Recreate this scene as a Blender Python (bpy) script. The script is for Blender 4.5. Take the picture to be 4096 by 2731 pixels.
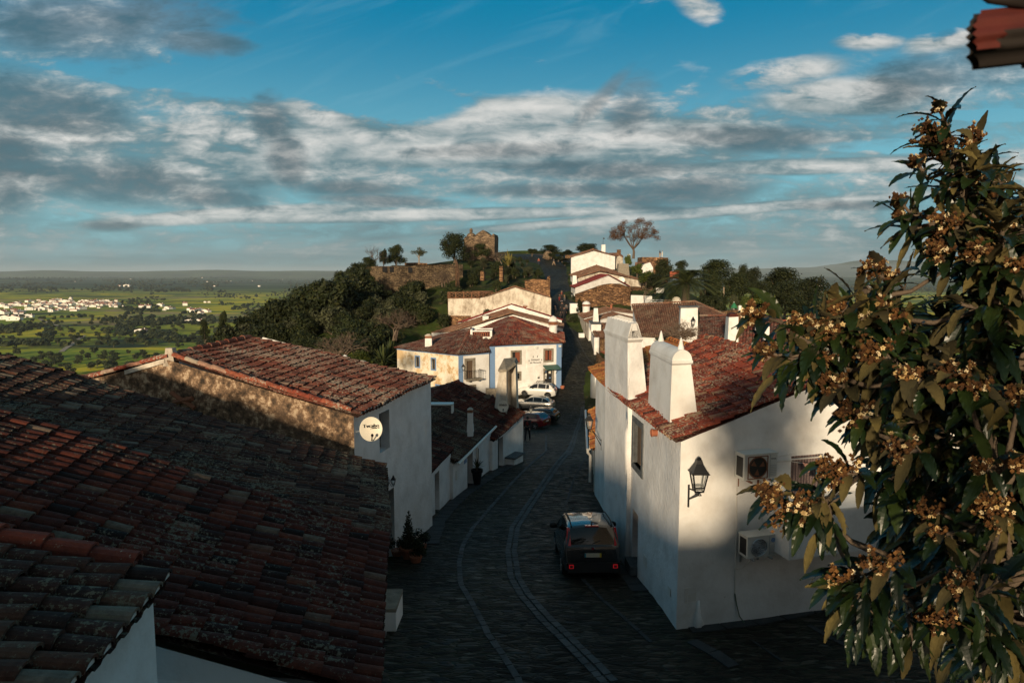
import bpy, bmesh, math, random
import numpy as np
from mathutils import Vector, Matrix, noise
for o in list(bpy.data.objects): bpy.data.objects.remove(o)
sc = bpy.context.scene
COL = sc.collection
# ---------------------------------------------------------------- camera, exposure, world, sun
PITCH = math.radians(5.7); F = 1024*24/36.0
cam_d = bpy.data.cameras.new("camera"); cam = bpy.data.objects.new("camera", cam_d); COL.objects.link(cam)
cam.location = (0,0,0); cam.rotation_euler = (math.pi/2-PITCH,0,0)
cam_d.lens = 24; cam_d.sensor_width = 36; cam_d.clip_start = 0.05; cam_d.clip_end = 90000
cam_d.dof.use_dof = True; cam_d.dof.focus_distance = 22; cam_d.dof.aperture_fstop = 7.0
sc.camera = cam
sc.view_settings.view_transform = 'Standard'; sc.view_settings.look = 'None'
sc.view_settings.exposure = 0.0; sc.view_settings.gamma = 1
SUN_EL = math.radians(12.3); SUN_AZ = math.radians(14)   # light travels toward +y, a little +x
sd = Vector((math.sin(SUN_AZ)*math.cos(SUN_EL), math.cos(SUN_AZ)*math.cos(SUN_EL), -math.sin(SUN_EL)))
sl = bpy.data.lights.new("sun", 'SUN'); sl.energy = 5.0; sl.angle = math.radians(3.0); sl.color = (1.0,0.79,0.53)
so = bpy.data.objects.new("sun", sl); COL.objects.link(so); so.rotation_euler = sd.to_track_quat('-Z','Y').to_euler()

world = bpy.data.worlds.new("World"); sc.world = world; world.use_nodes = True
try: world.cycles.sampling_method='MANUAL'; world.cycles.sample_map_resolution=256
except Exception: pass
def N(nt, t, **kw):
    n = nt.nodes.new(t)
    for k,v in kw.items():
        if k == 'inp':
            for kk,vv in v.items(): n.inputs[kk].default_value = vv
        else: setattr(n,k,v)
    return n
def build_world():
    nt = world.node_tree; nt.nodes.clear(); L = nt.links.new
    def M(op,a,b=None,c=None,clamp=False):
        n = N(nt,'ShaderNodeMath',operation=op,use_clamp=clamp)
        for i,x in enumerate((a,b,c)):
            if x is None: continue
            if isinstance(x,(int,float)): n.inputs[i].default_value = x
            else: L(x,n.inputs[i])
        return n.outputs[0]
    def mixc(f,a,b,mode='MIX'):
        n = N(nt,'ShaderNodeMix',data_type='RGBA',blend_type=mode)
        for s,x in ((0,f),(6,a),(7,b)):
            if isinstance(x,(int,float)): n.inputs[s].default_value = x
            elif isinstance(x,tuple): n.inputs[s].default_value = x+(1,)
            else: L(x,n.inputs[s])
        return n.outputs[2]
    def ramp(x,a,b):
        n = N(nt,'ShaderNodeMapRange',interpolation_type='SMOOTHSTEP'); n.inputs[1].default_value=a; n.inputs[2].default_value=b
        L(x,n.inputs[0]); return n.outputs[0]
    tc = N(nt,'ShaderNodeTexCoord'); sep = N(nt,'ShaderNodeSeparateXYZ'); L(tc.outputs['Generated'],sep.inputs[0])
    X,Y,Z = sep.outputs
    zz = M('MAXIMUM',Z,0.0)
    den = M('ADD',zz,0.16)
    u = M('DIVIDE',X,den); v = M('DIVIDE',Y,den)
    def noisez(ux,vx,scale,detail,rough,dist=0.0,off=0.0):
        cb = N(nt,'ShaderNodeCombineXYZ'); L(M('MULTIPLY',u,ux),cb.inputs[0]); L(M('MULTIPLY',v,vx),cb.inputs[1]); cb.inputs[2].default_value=off
        n = N(nt,'ShaderNodeTexNoise'); n.inputs['Scale'].default_value=scale; n.inputs['Detail'].default_value=detail
        n.inputs['Roughness'].default_value=rough; n.inputs['Distortion'].default_value=dist; L(cb.outputs[0],n.inputs[0]); return n.outputs[0]
    sky = N(nt,'ShaderNodeTexSky',sky_type='NISHITA'); sky.sun_disc=False; sky.sun_elevation=SUN_EL
    sky.sun_rotation = math.radians(180)+SUN_AZ; sky.altitude=300; sky.air_density=1.0; sky.dust_density=0.6; sky.ozone_density=2.5
    # saturated deep blue of the clear parts
    hs = N(nt,'ShaderNodeHueSaturation'); hs.inputs['Hue'].default_value=0.475; hs.inputs['Saturation'].default_value=1.9; hs.inputs['Value'].default_value=1.35
    L(sky.outputs[0],hs.inputs['Color'])
    elev = Z
    az = M('DIVIDE',X,M('MAXIMUM',Y,0.05)); el = M('DIVIDE',Z,M('MAXIMUM',Y,0.05))
    def nz(ax,ex,detail,rough,dist=0.0,off=0.0,shear=0.0):
        cb = N(nt,'ShaderNodeCombineXYZ'); L(M('MULTIPLY',az,ax),cb.inputs[0]); L(M('ADD',M('MULTIPLY',el,ex),M('MULTIPLY',az,shear)),cb.inputs[1]); cb.inputs[2].default_value=off
        n = N(nt,'ShaderNodeTexNoise'); n.inputs['Scale'].default_value=1.0; n.inputs['Detail'].default_value=detail
        n.inputs['Roughness'].default_value=rough; n.inputs['Distortion'].default_value=dist; L(cb.outputs[0],n.inputs[0]); return n.outputs[0]
    grad = mixc(ramp(Z,-0.02,0.37),(4.0,8.6,9.4),(0.0,2.8,5.2))
    clear = mixc(0.98,hs.outputs[0],grad)
    nA = nz(3.0,8.0,3,0.5,0.6,5.3)            # broad masses
    nB = nz(7.0,18.0,7,0.60,0.4,2.1)          # cloudlets
    nC = nz(19.0,50.0,7,0.62,0.35,9.4)         # fine edge detail
    nS = nz(3.0,46.0,5,0.5,0.5,4.4)           # stratified streaks
    nW = nz(3.5,18.0,7,0.62,1.2,8.8,-6.0)     # slanting wisps
    def blob(px,py,rx,ry,tilt=0.0,rag=2.2):
        d = ray(px,py); a0=d.x/d.y; e0=d.z/d.y
        da = M('SUBTRACT',az,a0); de = M('SUBTRACT',el,e0)
        if tilt: de = M('SUBTRACT',de,M('MULTIPLY',da,tilt))
        q = M('ADD',M('POWER',M('ABSOLUTE',M('DIVIDE',da,rx/683.)),2.0),M('POWER',M('ABSOLUTE',M('DIVIDE',de,ry/683.)),2.0))
        q = M('ADD',q,M('MULTIPLY',M('ADD',M('MULTIPLY',M('SUBTRACT',nC,0.5),0.8),M('MULTIPLY',M('SUBTRACT',nB,0.5),1.4)),rag))
        return ramp(q,1.35,-0.15)
    def many(L_):
        r=None
        for b in L_:
            bb=blob(*b); r=bb if r is None else M('MAXIMUM',r,bb)
        return r
    darks = many([(120,182,150,26,-0.10),(40,110,110,40,-0.15),(90,20,150,40,0.0),(190,40,60,16,-0.1),(210,198,60,12,-0.05),(0,160,60,60,0),(288,160,24,30,-0.5,1.8),(270,120,22,26,0,2.0),(600,100,32,14,0.9,1.2),(632,108,30,34,0.2,2.0),(690,190,80,18,0.10,1.4),(640,200,40,10,0,1.4),
              (930,80,80,26,0.1),(1000,55,60,34,0.1),(112,226,34,6,0.0,1.5),(350,188,60,9,0.0,1.5),(380,200,80,7,-0.05,1.5),(760,138,130,14,-0.02),(500,150,100,9,0.02),(560,190,110,8,0),(850,205,60,6,0,1.5),(600,170,120,10,0,1.5)])
    clears = many([(450,30,330,62,-0.12,0.8),(330,88,170,26,-0.16,1.4),(250,60,90,34,0,1.2),(150,75,110,12,-0.1,1.5),(880,10,170,26,0,1.4),(760,30,60,30,0,1.4),(990,115,60,6,0,1.6),(900,146,90,7,0,1.6),(720,62,30,10,0,1.5)])
    whites = many([(520,110,110,22,0.2,2.4),(480,150,150,16,0.0,2.4),(560,140,200,16,0.05,2.4),(660,60,60,10,-.2,2.0),(780,72,70,18,0.1,2.4),(840,95,90,20,0,2.4),(705,12,36,18,-.3,2.0),(835,16,42,14,-.1,2.0),(870,40,40,12,0,2.0),(950,36,50,16,.2,2.0),(525,59,45,7,-0.12,1.2),(555,42,40,4,0,1.0),(420,215,260,6,0.02,1.8),(230,215,150,8,0.06,1.6),(860,165,170,8,0.02,2.0),(300,150,60,24,0.3,2.2),(700,212,300,5,0.08,1.6),(320,115,40,16,-.4,2)])
    lowband = M('SUBTRACT',1.0,ramp(el,0.17,0.40))
    cover = M('ADD',M('MULTIPLY',nA,0.34),M('ADD',M('MULTIPLY',nB,0.34),M('MULTIPLY',nC,0.32)))
    cover = M('ADD',cover,M('MULTIPLY',lowband,0.12))
    cover = M('SUBTRACT',cover,M('MULTIPLY',clears,0.30))
    cover = M('ADD',cover,M('MULTIPLY',whites,0.20))
    cov = M('MULTIPLY',ramp(cover,0.47,0.68),0.92)
    wisp = M('MULTIPLY',ramp(nW,0.48,0.9),0.24)
    clear = mixc(wisp,clear,(4.4,7.2,8.2))
    shade = M('ADD',M('ADD',M('MULTIPLY',nB,0.38),M('MULTIPLY',nS,0.20)),M('ADD',M('MULTIPLY',nC,0.42),M('MULTIPLY',M('SUBTRACT',whites,0.35),0.10)))
    lit = ramp(shade,0.42,0.66)
    cl = mixc(lit,(1.6,2.8,3.2),(10.6,10.2,9.6))
    c = mixc(cov,clear,cl)
    dk = mixc(ramp(M('ADD',M('MULTIPLY',nC,.35),M('MULTIPLY',nB,.65)),0.38,0.66),(0.95,1.75,2.15),(3.3,3.5,3.6))
    c = mixc(M('MULTIPLY',darks,0.80),c,dk)
    # haze towards the horizon
    hz = ramp(el,0.11,0.0)
    c = mixc(M('MULTIPLY',hz,0.85),c,mixc(ramp(nS,0.35,0.7),(2.2,3.3,3.5),(3.1,4.1,4.2)))
    # unseen sky: darkened overhead for deeper shade, warm glow added low behind as fill
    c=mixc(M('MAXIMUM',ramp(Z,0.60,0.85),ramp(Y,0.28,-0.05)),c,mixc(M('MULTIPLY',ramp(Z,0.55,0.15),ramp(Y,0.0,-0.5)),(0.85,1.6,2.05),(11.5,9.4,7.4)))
    # below horizon
    c = mixc(ramp(Z,0.0,-0.05),c,(0.5,0.6,0.6))
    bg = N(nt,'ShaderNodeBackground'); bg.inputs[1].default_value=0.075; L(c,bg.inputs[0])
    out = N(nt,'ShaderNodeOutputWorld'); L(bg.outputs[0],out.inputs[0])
def ray(px,py):
    cp,sp = math.cos(PITCH),math.sin(PITCH)
    return Vector((px-512, F*cp+(341-py)*sp, -F*sp+(341-py)*cp))
def W(px,py,D):
    d = ray(px,py); return d*(D/d.y)
build_world()
# ---------------------------------------------------------------- mesh helpers
def interp(x,T):
    if x <= T[0][0]: return T[0][1]
    for (a,va),(b,vb) in zip(T,T[1:]):
        if x <= b: return va+(vb-va)*(x-a)/(b-a)
    return T[-1][1]
class MB:
    def __init__(s): s.v=[]; s.f=[]; s.m=[]; s.r=[]
    def add(s,vs,fs,mat=0,rnd=0.5):
        o=len(s.v); s.v += [tuple(p) for p in vs]
        for f in fs: s.f.append(tuple(i+o for i in f)); s.m.append(mat); s.r.append(rnd)
        return s
    def hexa(s,p,mat=0,rnd=0.5):      # p: 4 bottom (ccw), 4 top
        return s.add(p,[(3,2,1,0),(4,5,6,7),(0,1,5,4),(1,2,6,5),(2,3,7,6),(3,0,4,7)],mat,rnd)
    def box(s,c,d,rz=0,mat=0,rnd=0.5,M=None):
        x,y,z=[k/2 for k in d]; R=Matrix.Rotation(rz,3,'Z'); c=Vector(c)
        P=[c+R@Vector(q) for q in ((-x,-y,-z),(x,-y,-z),(x,y,-z),(-x,y,-z),(-x,-y,z),(x,-y,z),(x,y,z),(-x,y,z))]
        return s.hexa(P,mat,rnd)
    def prism(s,bot,top,mat=0,rnd=0.5):
        n=len(bot); return s.add(list(bot)+list(top),[tuple(range(n))[::-1],tuple(range(n,2*n))]+[(i,(i+1)%n,n+(i+1)%n,n+i) for i in range(n)],mat,rnd)
    def tube(s,pts,r,n=6,mat=0,rnd=0.5,cap=True):
        pts=[Vector(p) for p in pts]; rs = r if isinstance(r,(list,tuple)) else [r]*len(pts)
        vs=[]; 
        for i,p in enumerate(pts):
            t=(pts[min(i+1,len(pts)-1)]-pts[max(i-1,0)]).normalized()
            a=t.cross(Vector((0,0,1)) if abs(t.z)<0.9 else Vector((1,0,0))).normalized(); b=t.cross(a)
            for k in range(n):
                an=2*math.pi*k/n; vs.append(p+(a*math.cos(an)+b*math.sin(an))*rs[i])
        fs=[(i*n+k,i*n+(k+1)%n,(i+1)*n+(k+1)%n,(i+1)*n+k) for i in range(len(pts)-1) for k in range(n)]
        if cap: fs += [tuple(range(n))[::-1],tuple(range((len(pts)-1)*n,len(pts)*n))]
        return s.add(vs,fs,mat,rnd)
    def lathe(s,c,prof,n=16,mat=0,rnd=0.5,sx=1,sy=1,R=None):
        c=Vector(c); vs=[]
        for r,z in prof:
            for k in range(n):
                a=2*math.pi*k/n; q=Vector((r*sx*math.cos(a),r*sy*math.sin(a),z)); vs.append(c+(R@q if R else q))
        m=len(prof); fs=[(i*n+k,i*n+(k+1)%n,(i+1)*n+(k+1)%n,(i+1)*n+k) for i in range(m-1) for k in range(n)]
        fs += [tuple(range(n))[::-1],tuple(range((m-1)*n,m*n))]
        return s.add(vs,fs,mat,rnd)
    def build(s,name,mats,parent=None,smooth=False,loc=None,merge=False):
        me=bpy.data.meshes.new(name); o=Vector(loc) if loc is not None else Vector((0,0,0))
        vs=np.array(s.v,dtype=np.float64)-np.array(o[:]) if len(s.v) else s.v
        me.from_pydata(vs.tolist() if len(s.v) else [],[],s.f)
        if not isinstance(mats,(list,tuple)): mats=[mats]
        for m in mats: me.materials.append(m)
        me.polygons.foreach_set('material_index',s.m)
        at=me.attributes.new('rnd','FLOAT','FACE'); at.data.foreach_set('value',s.r)
        if smooth: me.polygons.foreach_set('use_smooth',[True]*len(me.polygons))
        if merge:
            bm=bmesh.new(); bm.from_mesh(me); bmesh.ops.remove_doubles(bm,verts=bm.verts,dist=0.0005); bm.to_mesh(me); bm.free()
        me.update(); ob=bpy.data.objects.new(name,me); COL.objects.link(ob)
        if parent is not None:
            ob.parent=parent; ob.location=o-wl(parent)
        else: ob.location=o
        return ob
def wl(o):
    v=Vector(o.location)
    while o.parent: o=o.parent; v+=Vector(o.location)
    return v
def tag(o,label=None,cat=None,group=None,kind=None):
    if label: o['label']=label
    if cat: o['category']=cat
    if group: o['group']=group
    if kind: o['kind']=kind
    return o
def thing(name,label,cat,loc=(0,0,0),group=None,rz=0):
    o=bpy.data.objects.new(name,None); COL.objects.link(o); o.location=loc; o.empty_display_size=0.3; o.rotation_euler=(0,0,rz)
    return tag(o,label,cat,group)
def copy_tree(o,parent=None):
    c=o.copy(); COL.objects.link(c); c.parent=parent
    for ch in o.children: copy_tree(ch,c)
    return c
def children_list(o): return [c for c in bpy.data.objects if c.parent==o]
rng=random.Random(7)
# ---------------------------------------------------------------- materials
MAT={}
def newmat(name):
    m=bpy.data.materials.new(name); m.use_nodes=True; nt=m.node_tree; b=nt.nodes['Principled BSDF']; MAT[name]=m; return m,nt,b
def simple(name,col,rough=0.6,metal=0.0,spec=0.5,noise_amt=0.15,nscale=6,bump=0.0,bscale=40,coat=0.0,emit=None):
    m,nt,b=newmat(name); L=nt.links.new
    b.inputs['Roughness'].default_value=rough; b.inputs['Metallic'].default_value=metal; b.inputs['Specular IOR Level'].default_value=spec
    b.inputs['Coat Weight'].default_value=coat
    tc=N(nt,'ShaderNodeTexCoord'); n=N(nt,'ShaderNodeTexNoise'); n.inputs['Scale'].default_value=nscale; n.inputs['Detail'].default_value=6; L(tc.outputs['Object'],n.inputs[0])
    mx=N(nt,'ShaderNodeMix',data_type='RGBA'); L(n.outputs[0],mx.inputs[0])
    mx.inputs[6].default_value=tuple(c*(1-noise_amt) for c in col)+(1,); mx.inputs[7].default_value=tuple(min(1,c*(1+noise_amt)) for c in col)+(1,)
    L(mx.outputs[2],b.inputs['Base Color'])
    if bump:
        n2=N(nt,'ShaderNodeTexNoise'); n2.inputs['Scale'].default_value=bscale; n2.inputs['Detail'].default_value=4; L(tc.outputs['Object'],n2.inputs[0])
        bp=N(nt,'ShaderNodeBump'); bp.inputs['Strength'].default_value=bump; bp.inputs['Distance'].default_value=0.02; L(n2.outputs[0],bp.inputs['Height']); L(bp.outputs[0],b.inputs['Normal'])
    if emit: b.inputs['Emission Color'].default_value=emit+(1,); b.inputs['Emission Strength'].default_value=1
    return m
def multi(name,stops,scale=3,detail=8,rough=0.85,bump=0.4,bscale=25,bdist=0.03,stretch=(1,1,1),second=None,spec=0.3,rrough=0.6):
    """noise driven colour ramp; stops [(pos,(r,g,b))]; second=(scale,lo,hi,colour) overlay patches"""
    m,nt,b=newmat(name); L=nt.links.new; b.inputs['Roughness'].default_value=rough; b.inputs['Specular IOR Level'].default_value=spec
    tc=N(nt,'ShaderNodeTexCoord'); mp=N(nt,'ShaderNodeMapping'); mp.inputs['Scale'].default_value=stretch; L(tc.outputs['Object'],mp.inputs[0])
    n=N(nt,'ShaderNodeTexNoise'); n.inputs['Scale'].default_value=scale; n.inputs['Detail'].default_value=detail; n.inputs['Roughness'].default_value=rrough; L(mp.outputs[0],n.inputs[0])
    cr=N(nt,'ShaderNodeValToRGB'); L(n.outputs[0],cr.inputs[0]); els=cr.color_ramp.elements
    while len(els)<len(stops): els.new(0.5)
    for e,(p,c) in zip(els,stops): e.position=p; e.color=c+(1,)
    col=cr.outputs[0]
    for sec in (second or []):
        n3=N(nt,'ShaderNodeTexNoise'); n3.inputs['Scale'].default_value=sec[0]; n3.inputs['Detail'].default_value=7; n3.inputs['Roughness'].default_value=0.65; L(mp.outputs[0],n3.inputs[0])
        mr=N(nt,'ShaderNodeMapRange'); mr.inputs[1].default_value=sec[1]; mr.inputs[2].default_value=sec[2]; L(n3.outputs[0],mr.inputs[0])
        mx=N(nt,'ShaderNodeMix',data_type='RGBA'); L(mr.outputs[0],mx.inputs[0]); L(col,mx.inputs[6]); mx.inputs[7].default_value=sec[3]+(1,); col=mx.outputs[2]
    L(col,b.inputs['Base Color'])
    n2=N(nt,'ShaderNodeTexNoise'); n2.inputs['Scale'].default_value=bscale; n2.inputs['Detail'].default_value=6; L(mp.outputs[0],n2.inputs[0])
    bp=N(nt,'ShaderNodeBump'); bp.inputs['Strength'].default_value=bump; bp.inputs['Distance'].default_value=bdist; L(n2.outputs[0],bp.inputs['Height']); L(bp.outputs[0],b.inputs['Normal'])
    return m
def tile_mat(name,stops,lich,lich_col,sat=1.0):
    m,nt,b=newmat(name); L=nt.links.new; b.inputs['Roughness'].default_value=0.9; b.inputs['Specular IOR Level'].default_value=0.25
    at=N(nt,'ShaderNodeAttribute',attribute_name='rnd'); cr=N(nt,'ShaderNodeValToRGB'); cr.color_ramp.interpolation='LINEAR'
    L(at.outputs['Fac'],cr.inputs[0]); els=cr.color_ramp.elements
    while len(els)<len(stops): els.new(0.5)
    for e,(p,c) in zip(els,stops): e.position=p; e.color=c+(1,)
    tc=N(nt,'ShaderNodeTexCoord'); n=N(nt,'ShaderNodeTexNoise'); n.inputs['Scale'].default_value=9; n.inputs['Detail'].default_value=8; n.inputs['Roughness'].default_value=0.7; L(tc.outputs['Object'],n.inputs[0])
    mx=N(nt,'ShaderNodeMix',data_type='RGBA',blend_type='MULTIPLY'); mx.inputs[0].default_value=1; L(cr.outputs[0],mx.inputs[6])
    r2=N(nt,'ShaderNodeMapRange'); r2.inputs[1].default_value=0.3; r2.inputs[2].default_value=0.7; r2.inputs[3].default_value=0.45; r2.inputs[4].default_value=1.25; L(n.outputs[0],r2.inputs[0])
    cmb=N(nt,'ShaderNodeCombineColor'); [L(r2.outputs[0],cmb.inputs[i]) for i in range(3)]; L(cmb.outputs[0],mx.inputs[7])
    n3=N(nt,'ShaderNodeTexNoise'); n3.inputs['Scale'].default_value=16; n3.inputs['Detail'].default_value=5; n3.inputs['Roughness'].default_value=0.75; L(tc.outputs['Object'],n3.inputs[0])
    n4=N(nt,'ShaderNodeTexNoise'); n4.inputs['Scale'].default_value=0.9; n4.inputs['Detail'].default_value=3; L(tc.outputs['Object'],n4.inputs[0])
    ad=N(nt,'ShaderNodeMath',operation='MULTIPLY_ADD'); ad.inputs[1].default_value=0.45; L(n4.outputs[0],ad.inputs[0]); L(n3.outputs[0],ad.inputs[2])
    mr=N(nt,'ShaderNodeMapRange'); mr.inputs[1].default_value=0.90-lich*0.14; mr.inputs[2].default_value=0.95-lich*0.14; L(ad.outputs[0],mr.inputs[0])
    mx2=N(nt,'ShaderNodeMix',data_type='RGBA'); L(mr.outputs[0],mx2.inputs[0]); L(mx.outputs[2],mx2.inputs[6]); mx2.inputs[7].default_value=lich_col+(1,)
    L(mx2.outputs[2],b.inputs['Base Color'])
    bp=N(nt,'ShaderNodeBump'); bp.inputs['Strength'].default_value=0.6; bp.inputs['Distance'].default_value=0.015; L(n3.outputs[0],bp.inputs['Height']); L(bp.outputs[0],b.inputs['Normal'])
    return m
tile_mat('tile_red',[(0,(0.022,0.012,0.010)),(0.25,(0.055,0.017,0.012)),(0.6,(0.105,0.026,0.016)),(0.9,(0.16,0.042,0.022)),(1,(0.17,0.12,0.085))],0.65,(0.17,0.145,0.105))
tile_mat('tile_old',[(0,(0.025,0.017,0.014)),(0.4,(0.07,0.033,0.024)),(0.75,(0.12,0.05,0.03)),(0.95,(0.17,0.12,0.085)),(1,(0.2,0.16,0.12))],0.85,(0.18,0.155,0.105))
tile_mat('tile_worn',[(0,(0.05,0.025,0.02)),(0.4,(0.14,0.045,0.03)),(0.75,(0.23,0.07,0.042)),(1,(0.26,0.17,0.12))],0.95,(0.27,0.22,0.17))
tile_mat('tile_orange',[(0,(0.12,0.04,0.02)),(0.5,(0.36,0.11,0.04)),(1,(0.48,0.2,0.06))],1.0,(0.42,0.24,0.06))
tile_mat('tile_bright',[(0,(0.06,0.02,0.016)),(0.35,(0.17,0.04,0.026)),(0.65,(0.28,0.055,0.03)),(0.92,(0.36,0.09,0.045)),(1,(0.3,0.18,0.11))],0.95,(0.34,0.26,0.18))
tile_mat('tile_brown',[(0,(0.10,0.05,0.035)),(0.5,(0.23,0.10,0.06)),(1,(0.33,0.18,0.11))],0.85,(0.34,0.26,0.17))
multi('ridge_red',[(0.3,(0.12,0.03,0.02)),(0.7,(0.24,0.055,0.03))],scale=8,bump=0.5,second=[(14,0.62,0.66,(0.35,0.3,0.22))])
multi('lime',[(0.25,(0.62,0.59,0.55)),(0.55,(0.80,0.79,0.77)),(0.8,(0.86,0.85,0.83))],scale=1.3,bump=0.35,bscale=14,bdist=0.02,second=[(0.7,0.60,0.78,(0.64,0.59,0.52)),(5.0,0.70,0.76,(0.55,0.50,0.43))])
multi('lime_rough',[(0.25,(0.62,0.6,0.58)),(0.6,(0.8,0.79,0.78)),(0.8,(0.85,0.84,0.83))],scale=1.6,bump=0.5,bscale=9,bdist=0.04,second=[(0.8,0.60,0.8,(0.60,0.56,0.50))])
multi('lime_stained',[(0.3,(0.16,0.13,0.10)),(0.42,(0.42,0.36,0.29)),(0.55,(0.62,0.56,0.47)),(0.75,(0.72,0.67,0.58))],scale=1.1,bump=0.5,bscale=16,stretch=(1,1,0.6),second=[(0.9,0.55,0.75,(0.28,0.22,0.16))],rrough=0.7)
multi('lime_ochre',[(0.34,(0.42,0.26,0.12)),(0.42,(0.6,0.44,0.26)),(0.50,(0.76,0.68,0.54)),(0.7,(0.84,0.8,0.72))],scale=0.9,bump=0.4,bscale=20,second=[(0.35,0.56,0.66,(0.60,0.44,0.25))],rrough=0.75)
multi('plaster_ruin',[(0.36,(0.03,0.022,0.016)),(0.45,(0.10,0.065,0.042)),(0.53,(0.20,0.125,0.075)),(0.59,(0.42,0.31,0.21)),(0.7,(0.52,0.42,0.3))],scale=4.2,bump=1.0,bscale=6,bdist=0.06,second=[(0.5,0.58,0.75,(0.12,0.08,0.055))],rrough=0.72)
simple('blue_trim',(0.16,0.27,0.46),0.8,noise_amt=0.12,bump=0.2)
multi('stone_frame',[(0.3,(0.16,0.14,0.11)),(0.7,(0.32,0.28,0.22))],scale=4,bump=0.6)
multi('slate',[(0.3,(0.06,0.065,0.07)),(0.7,(0.14,0.15,0.155))],scale=5,bump=0.5)
simple('dark_frame',(0.035,0.038,0.038),0.7,noise_amt=0.3)
simple('dark_void',(0.012,0.012,0.013),0.9)
simple('shutter_wood',(0.20,0.055,0.025),0.7,noise_amt=0.35,nscale=15)
simple('old_wood',(0.10,0.065,0.04),0.8,noise_amt=0.4,nscale=14,bump=0.4)
simple('pergola_wood',(0.26,0.13,0.07),0.8,noise_amt=0.3,nscale=10)
simple('black_iron',(0.012,0.012,0.013),0.45,metal=0.3)
simple('lamp_glass',(0.55,0.6,0.58),0.15,noise_amt=0.05)
simple('glass',(0.02,0.025,0.03),0.05,spec=0.8)
simple('white_metal',(0.72,0.72,0.68),0.4,noise_amt=0.05)
simple('ac_white',(0.66,0.65,0.60),0.45,noise_amt=0.06)
simple('ac_dark',(0.02,0.018,0.016),0.5)
simple('rust',(0.22,0.09,0.045),0.8,noise_amt=0.4,nscale=20)
simple('dish_cream',(0.72,0.67,0.56),0.5,noise_amt=0.12,nscale=4)
simple('ink',(0.02,0.02,0.02),0.7)
simple('terracotta',(0.36,0.12,0.06),0.8,noise_amt=0.25)
simple('red_coping',(0.20,0.028,0.022),0.75,noise_amt=0.25)
simple('pipe_white',(0.68,0.65,0.6),0.5)
simple('hose_green',(0.05,0.10,0.06),0.5)
simple('zinc',(0.45,0.47,0.48),0.4,metal=0.6)
def schist(name,c1,c2,c3,mort,scale=1.0,zs=4.2):
    m,nt,b=newmat(name); L=nt.links.new; b.inputs['Roughness'].default_value=0.92; b.inputs['Specular IOR Level'].default_value=0.2
    tc=N(nt,'ShaderNodeTexCoord'); mp=N(nt,'ShaderNodeMapping'); mp.inputs['Scale'].default_value=(2.2*scale,2.2*scale,2.2*scale*zs/1.5); L(tc.outputs['Object'],mp.inputs[0])
    nd=N(nt,'ShaderNodeTexNoise'); nd.inputs['Scale'].default_value=2.5; L(mp.outputs[0],nd.inputs[0])
    vm=N(nt,'ShaderNodeVectorMath',operation='MULTIPLY_ADD'); vm.inputs[1].default_value=(0.5,0.5,0.5); L(nd.outputs['Color'],vm.inputs[0]); L(mp.outputs[0],vm.inputs[2])
    v=N(nt,'ShaderNodeTexVoronoi'); v.inputs['Scale'].default_value=1.0; L(vm.outputs[0],v.inputs['Vector'])
    v2=N(nt,'ShaderNodeTexVoronoi',feature='DISTANCE_TO_EDGE'); v2.inputs['Scale'].default_value=1.0; L(vm.outputs[0],v2.inputs['Vector'])
    sp=N(nt,'ShaderNodeSeparateColor'); L(v.outputs['Color'],sp.inputs[0])
    cr=N(nt,'ShaderNodeValToRGB'); L(sp.outputs[0],cr.inputs[0]); els=cr.color_ramp.elements; els.new(0.5)
    for e,(p,c) in zip(els,[(0,c1),(0.55,c2),(1,c3)]): e.position=p; e.color=c+(1,)
    nb=N(nt,'ShaderNodeTexNoise'); nb.inputs['Scale'].default_value=0.7; nb.inputs['Detail'].default_value=6; L(tc.outputs['Object'],nb.inputs[0])
    mr=N(nt,'ShaderNodeMapRange'); mr.inputs[1].default_value=0.0; mr.inputs[2].default_value=0.08; L(v2.outputs['Distance'],mr.inputs[0])
    mx=N(nt,'ShaderNodeMix',data_type='RGBA'); L(mr.outputs[0],mx.inputs[0]); mx.inputs[6].default_value=mort+(1,); L(cr.outputs[0],mx.inputs[7])
    mr2=N(nt,'ShaderNodeMapRange'); mr2.inputs[1].default_value=0.3; mr2.inputs[2].default_value=0.7; mr2.inputs[3].default_value=0.6; mr2.inputs[4].default_value=1.3; L(nb.outputs[0],mr2.inputs[0])
    cmb=N(nt,'ShaderNodeCombineColor'); [L(mr2.outputs[0],cmb.inputs[i]) for i in range(3)]
    mx2=N(nt,'ShaderNodeMix',data_type='RGBA',blend_type='MULTIPLY'); mx2.inputs[0].default_value=1; L(mx.outputs[2],mx2.inputs[6]); L(cmb.outputs[0],mx2.inputs[7])
    L(mx2.outputs[2],b.inputs['Base Color'])
    bp=N(nt,'ShaderNodeBump'); bp.inputs['Strength'].default_value=0.9; bp.inputs['Distance'].default_value=0.05; L(mr.outputs[0],bp.inputs['Height']); L(bp.outputs[0],b.inputs['Normal'])
    return m
schist('schist',(0.09,0.05,0.03),(0.22,0.12,0.065),(0.42,0.24,0.12),(0.04,0.025,0.018))
schist('schist_small',(0.10,0.06,0.035),(0.24,0.14,0.075),(0.40,0.25,0.13),(0.05,0.03,0.02),scale=1.8)
schist('rampart_stone',(0.10,0.07,0.05),(0.2,0.14,0.09),(0.32,0.23,0.15),(0.05,0.04,0.03),scale=0.8)
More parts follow.
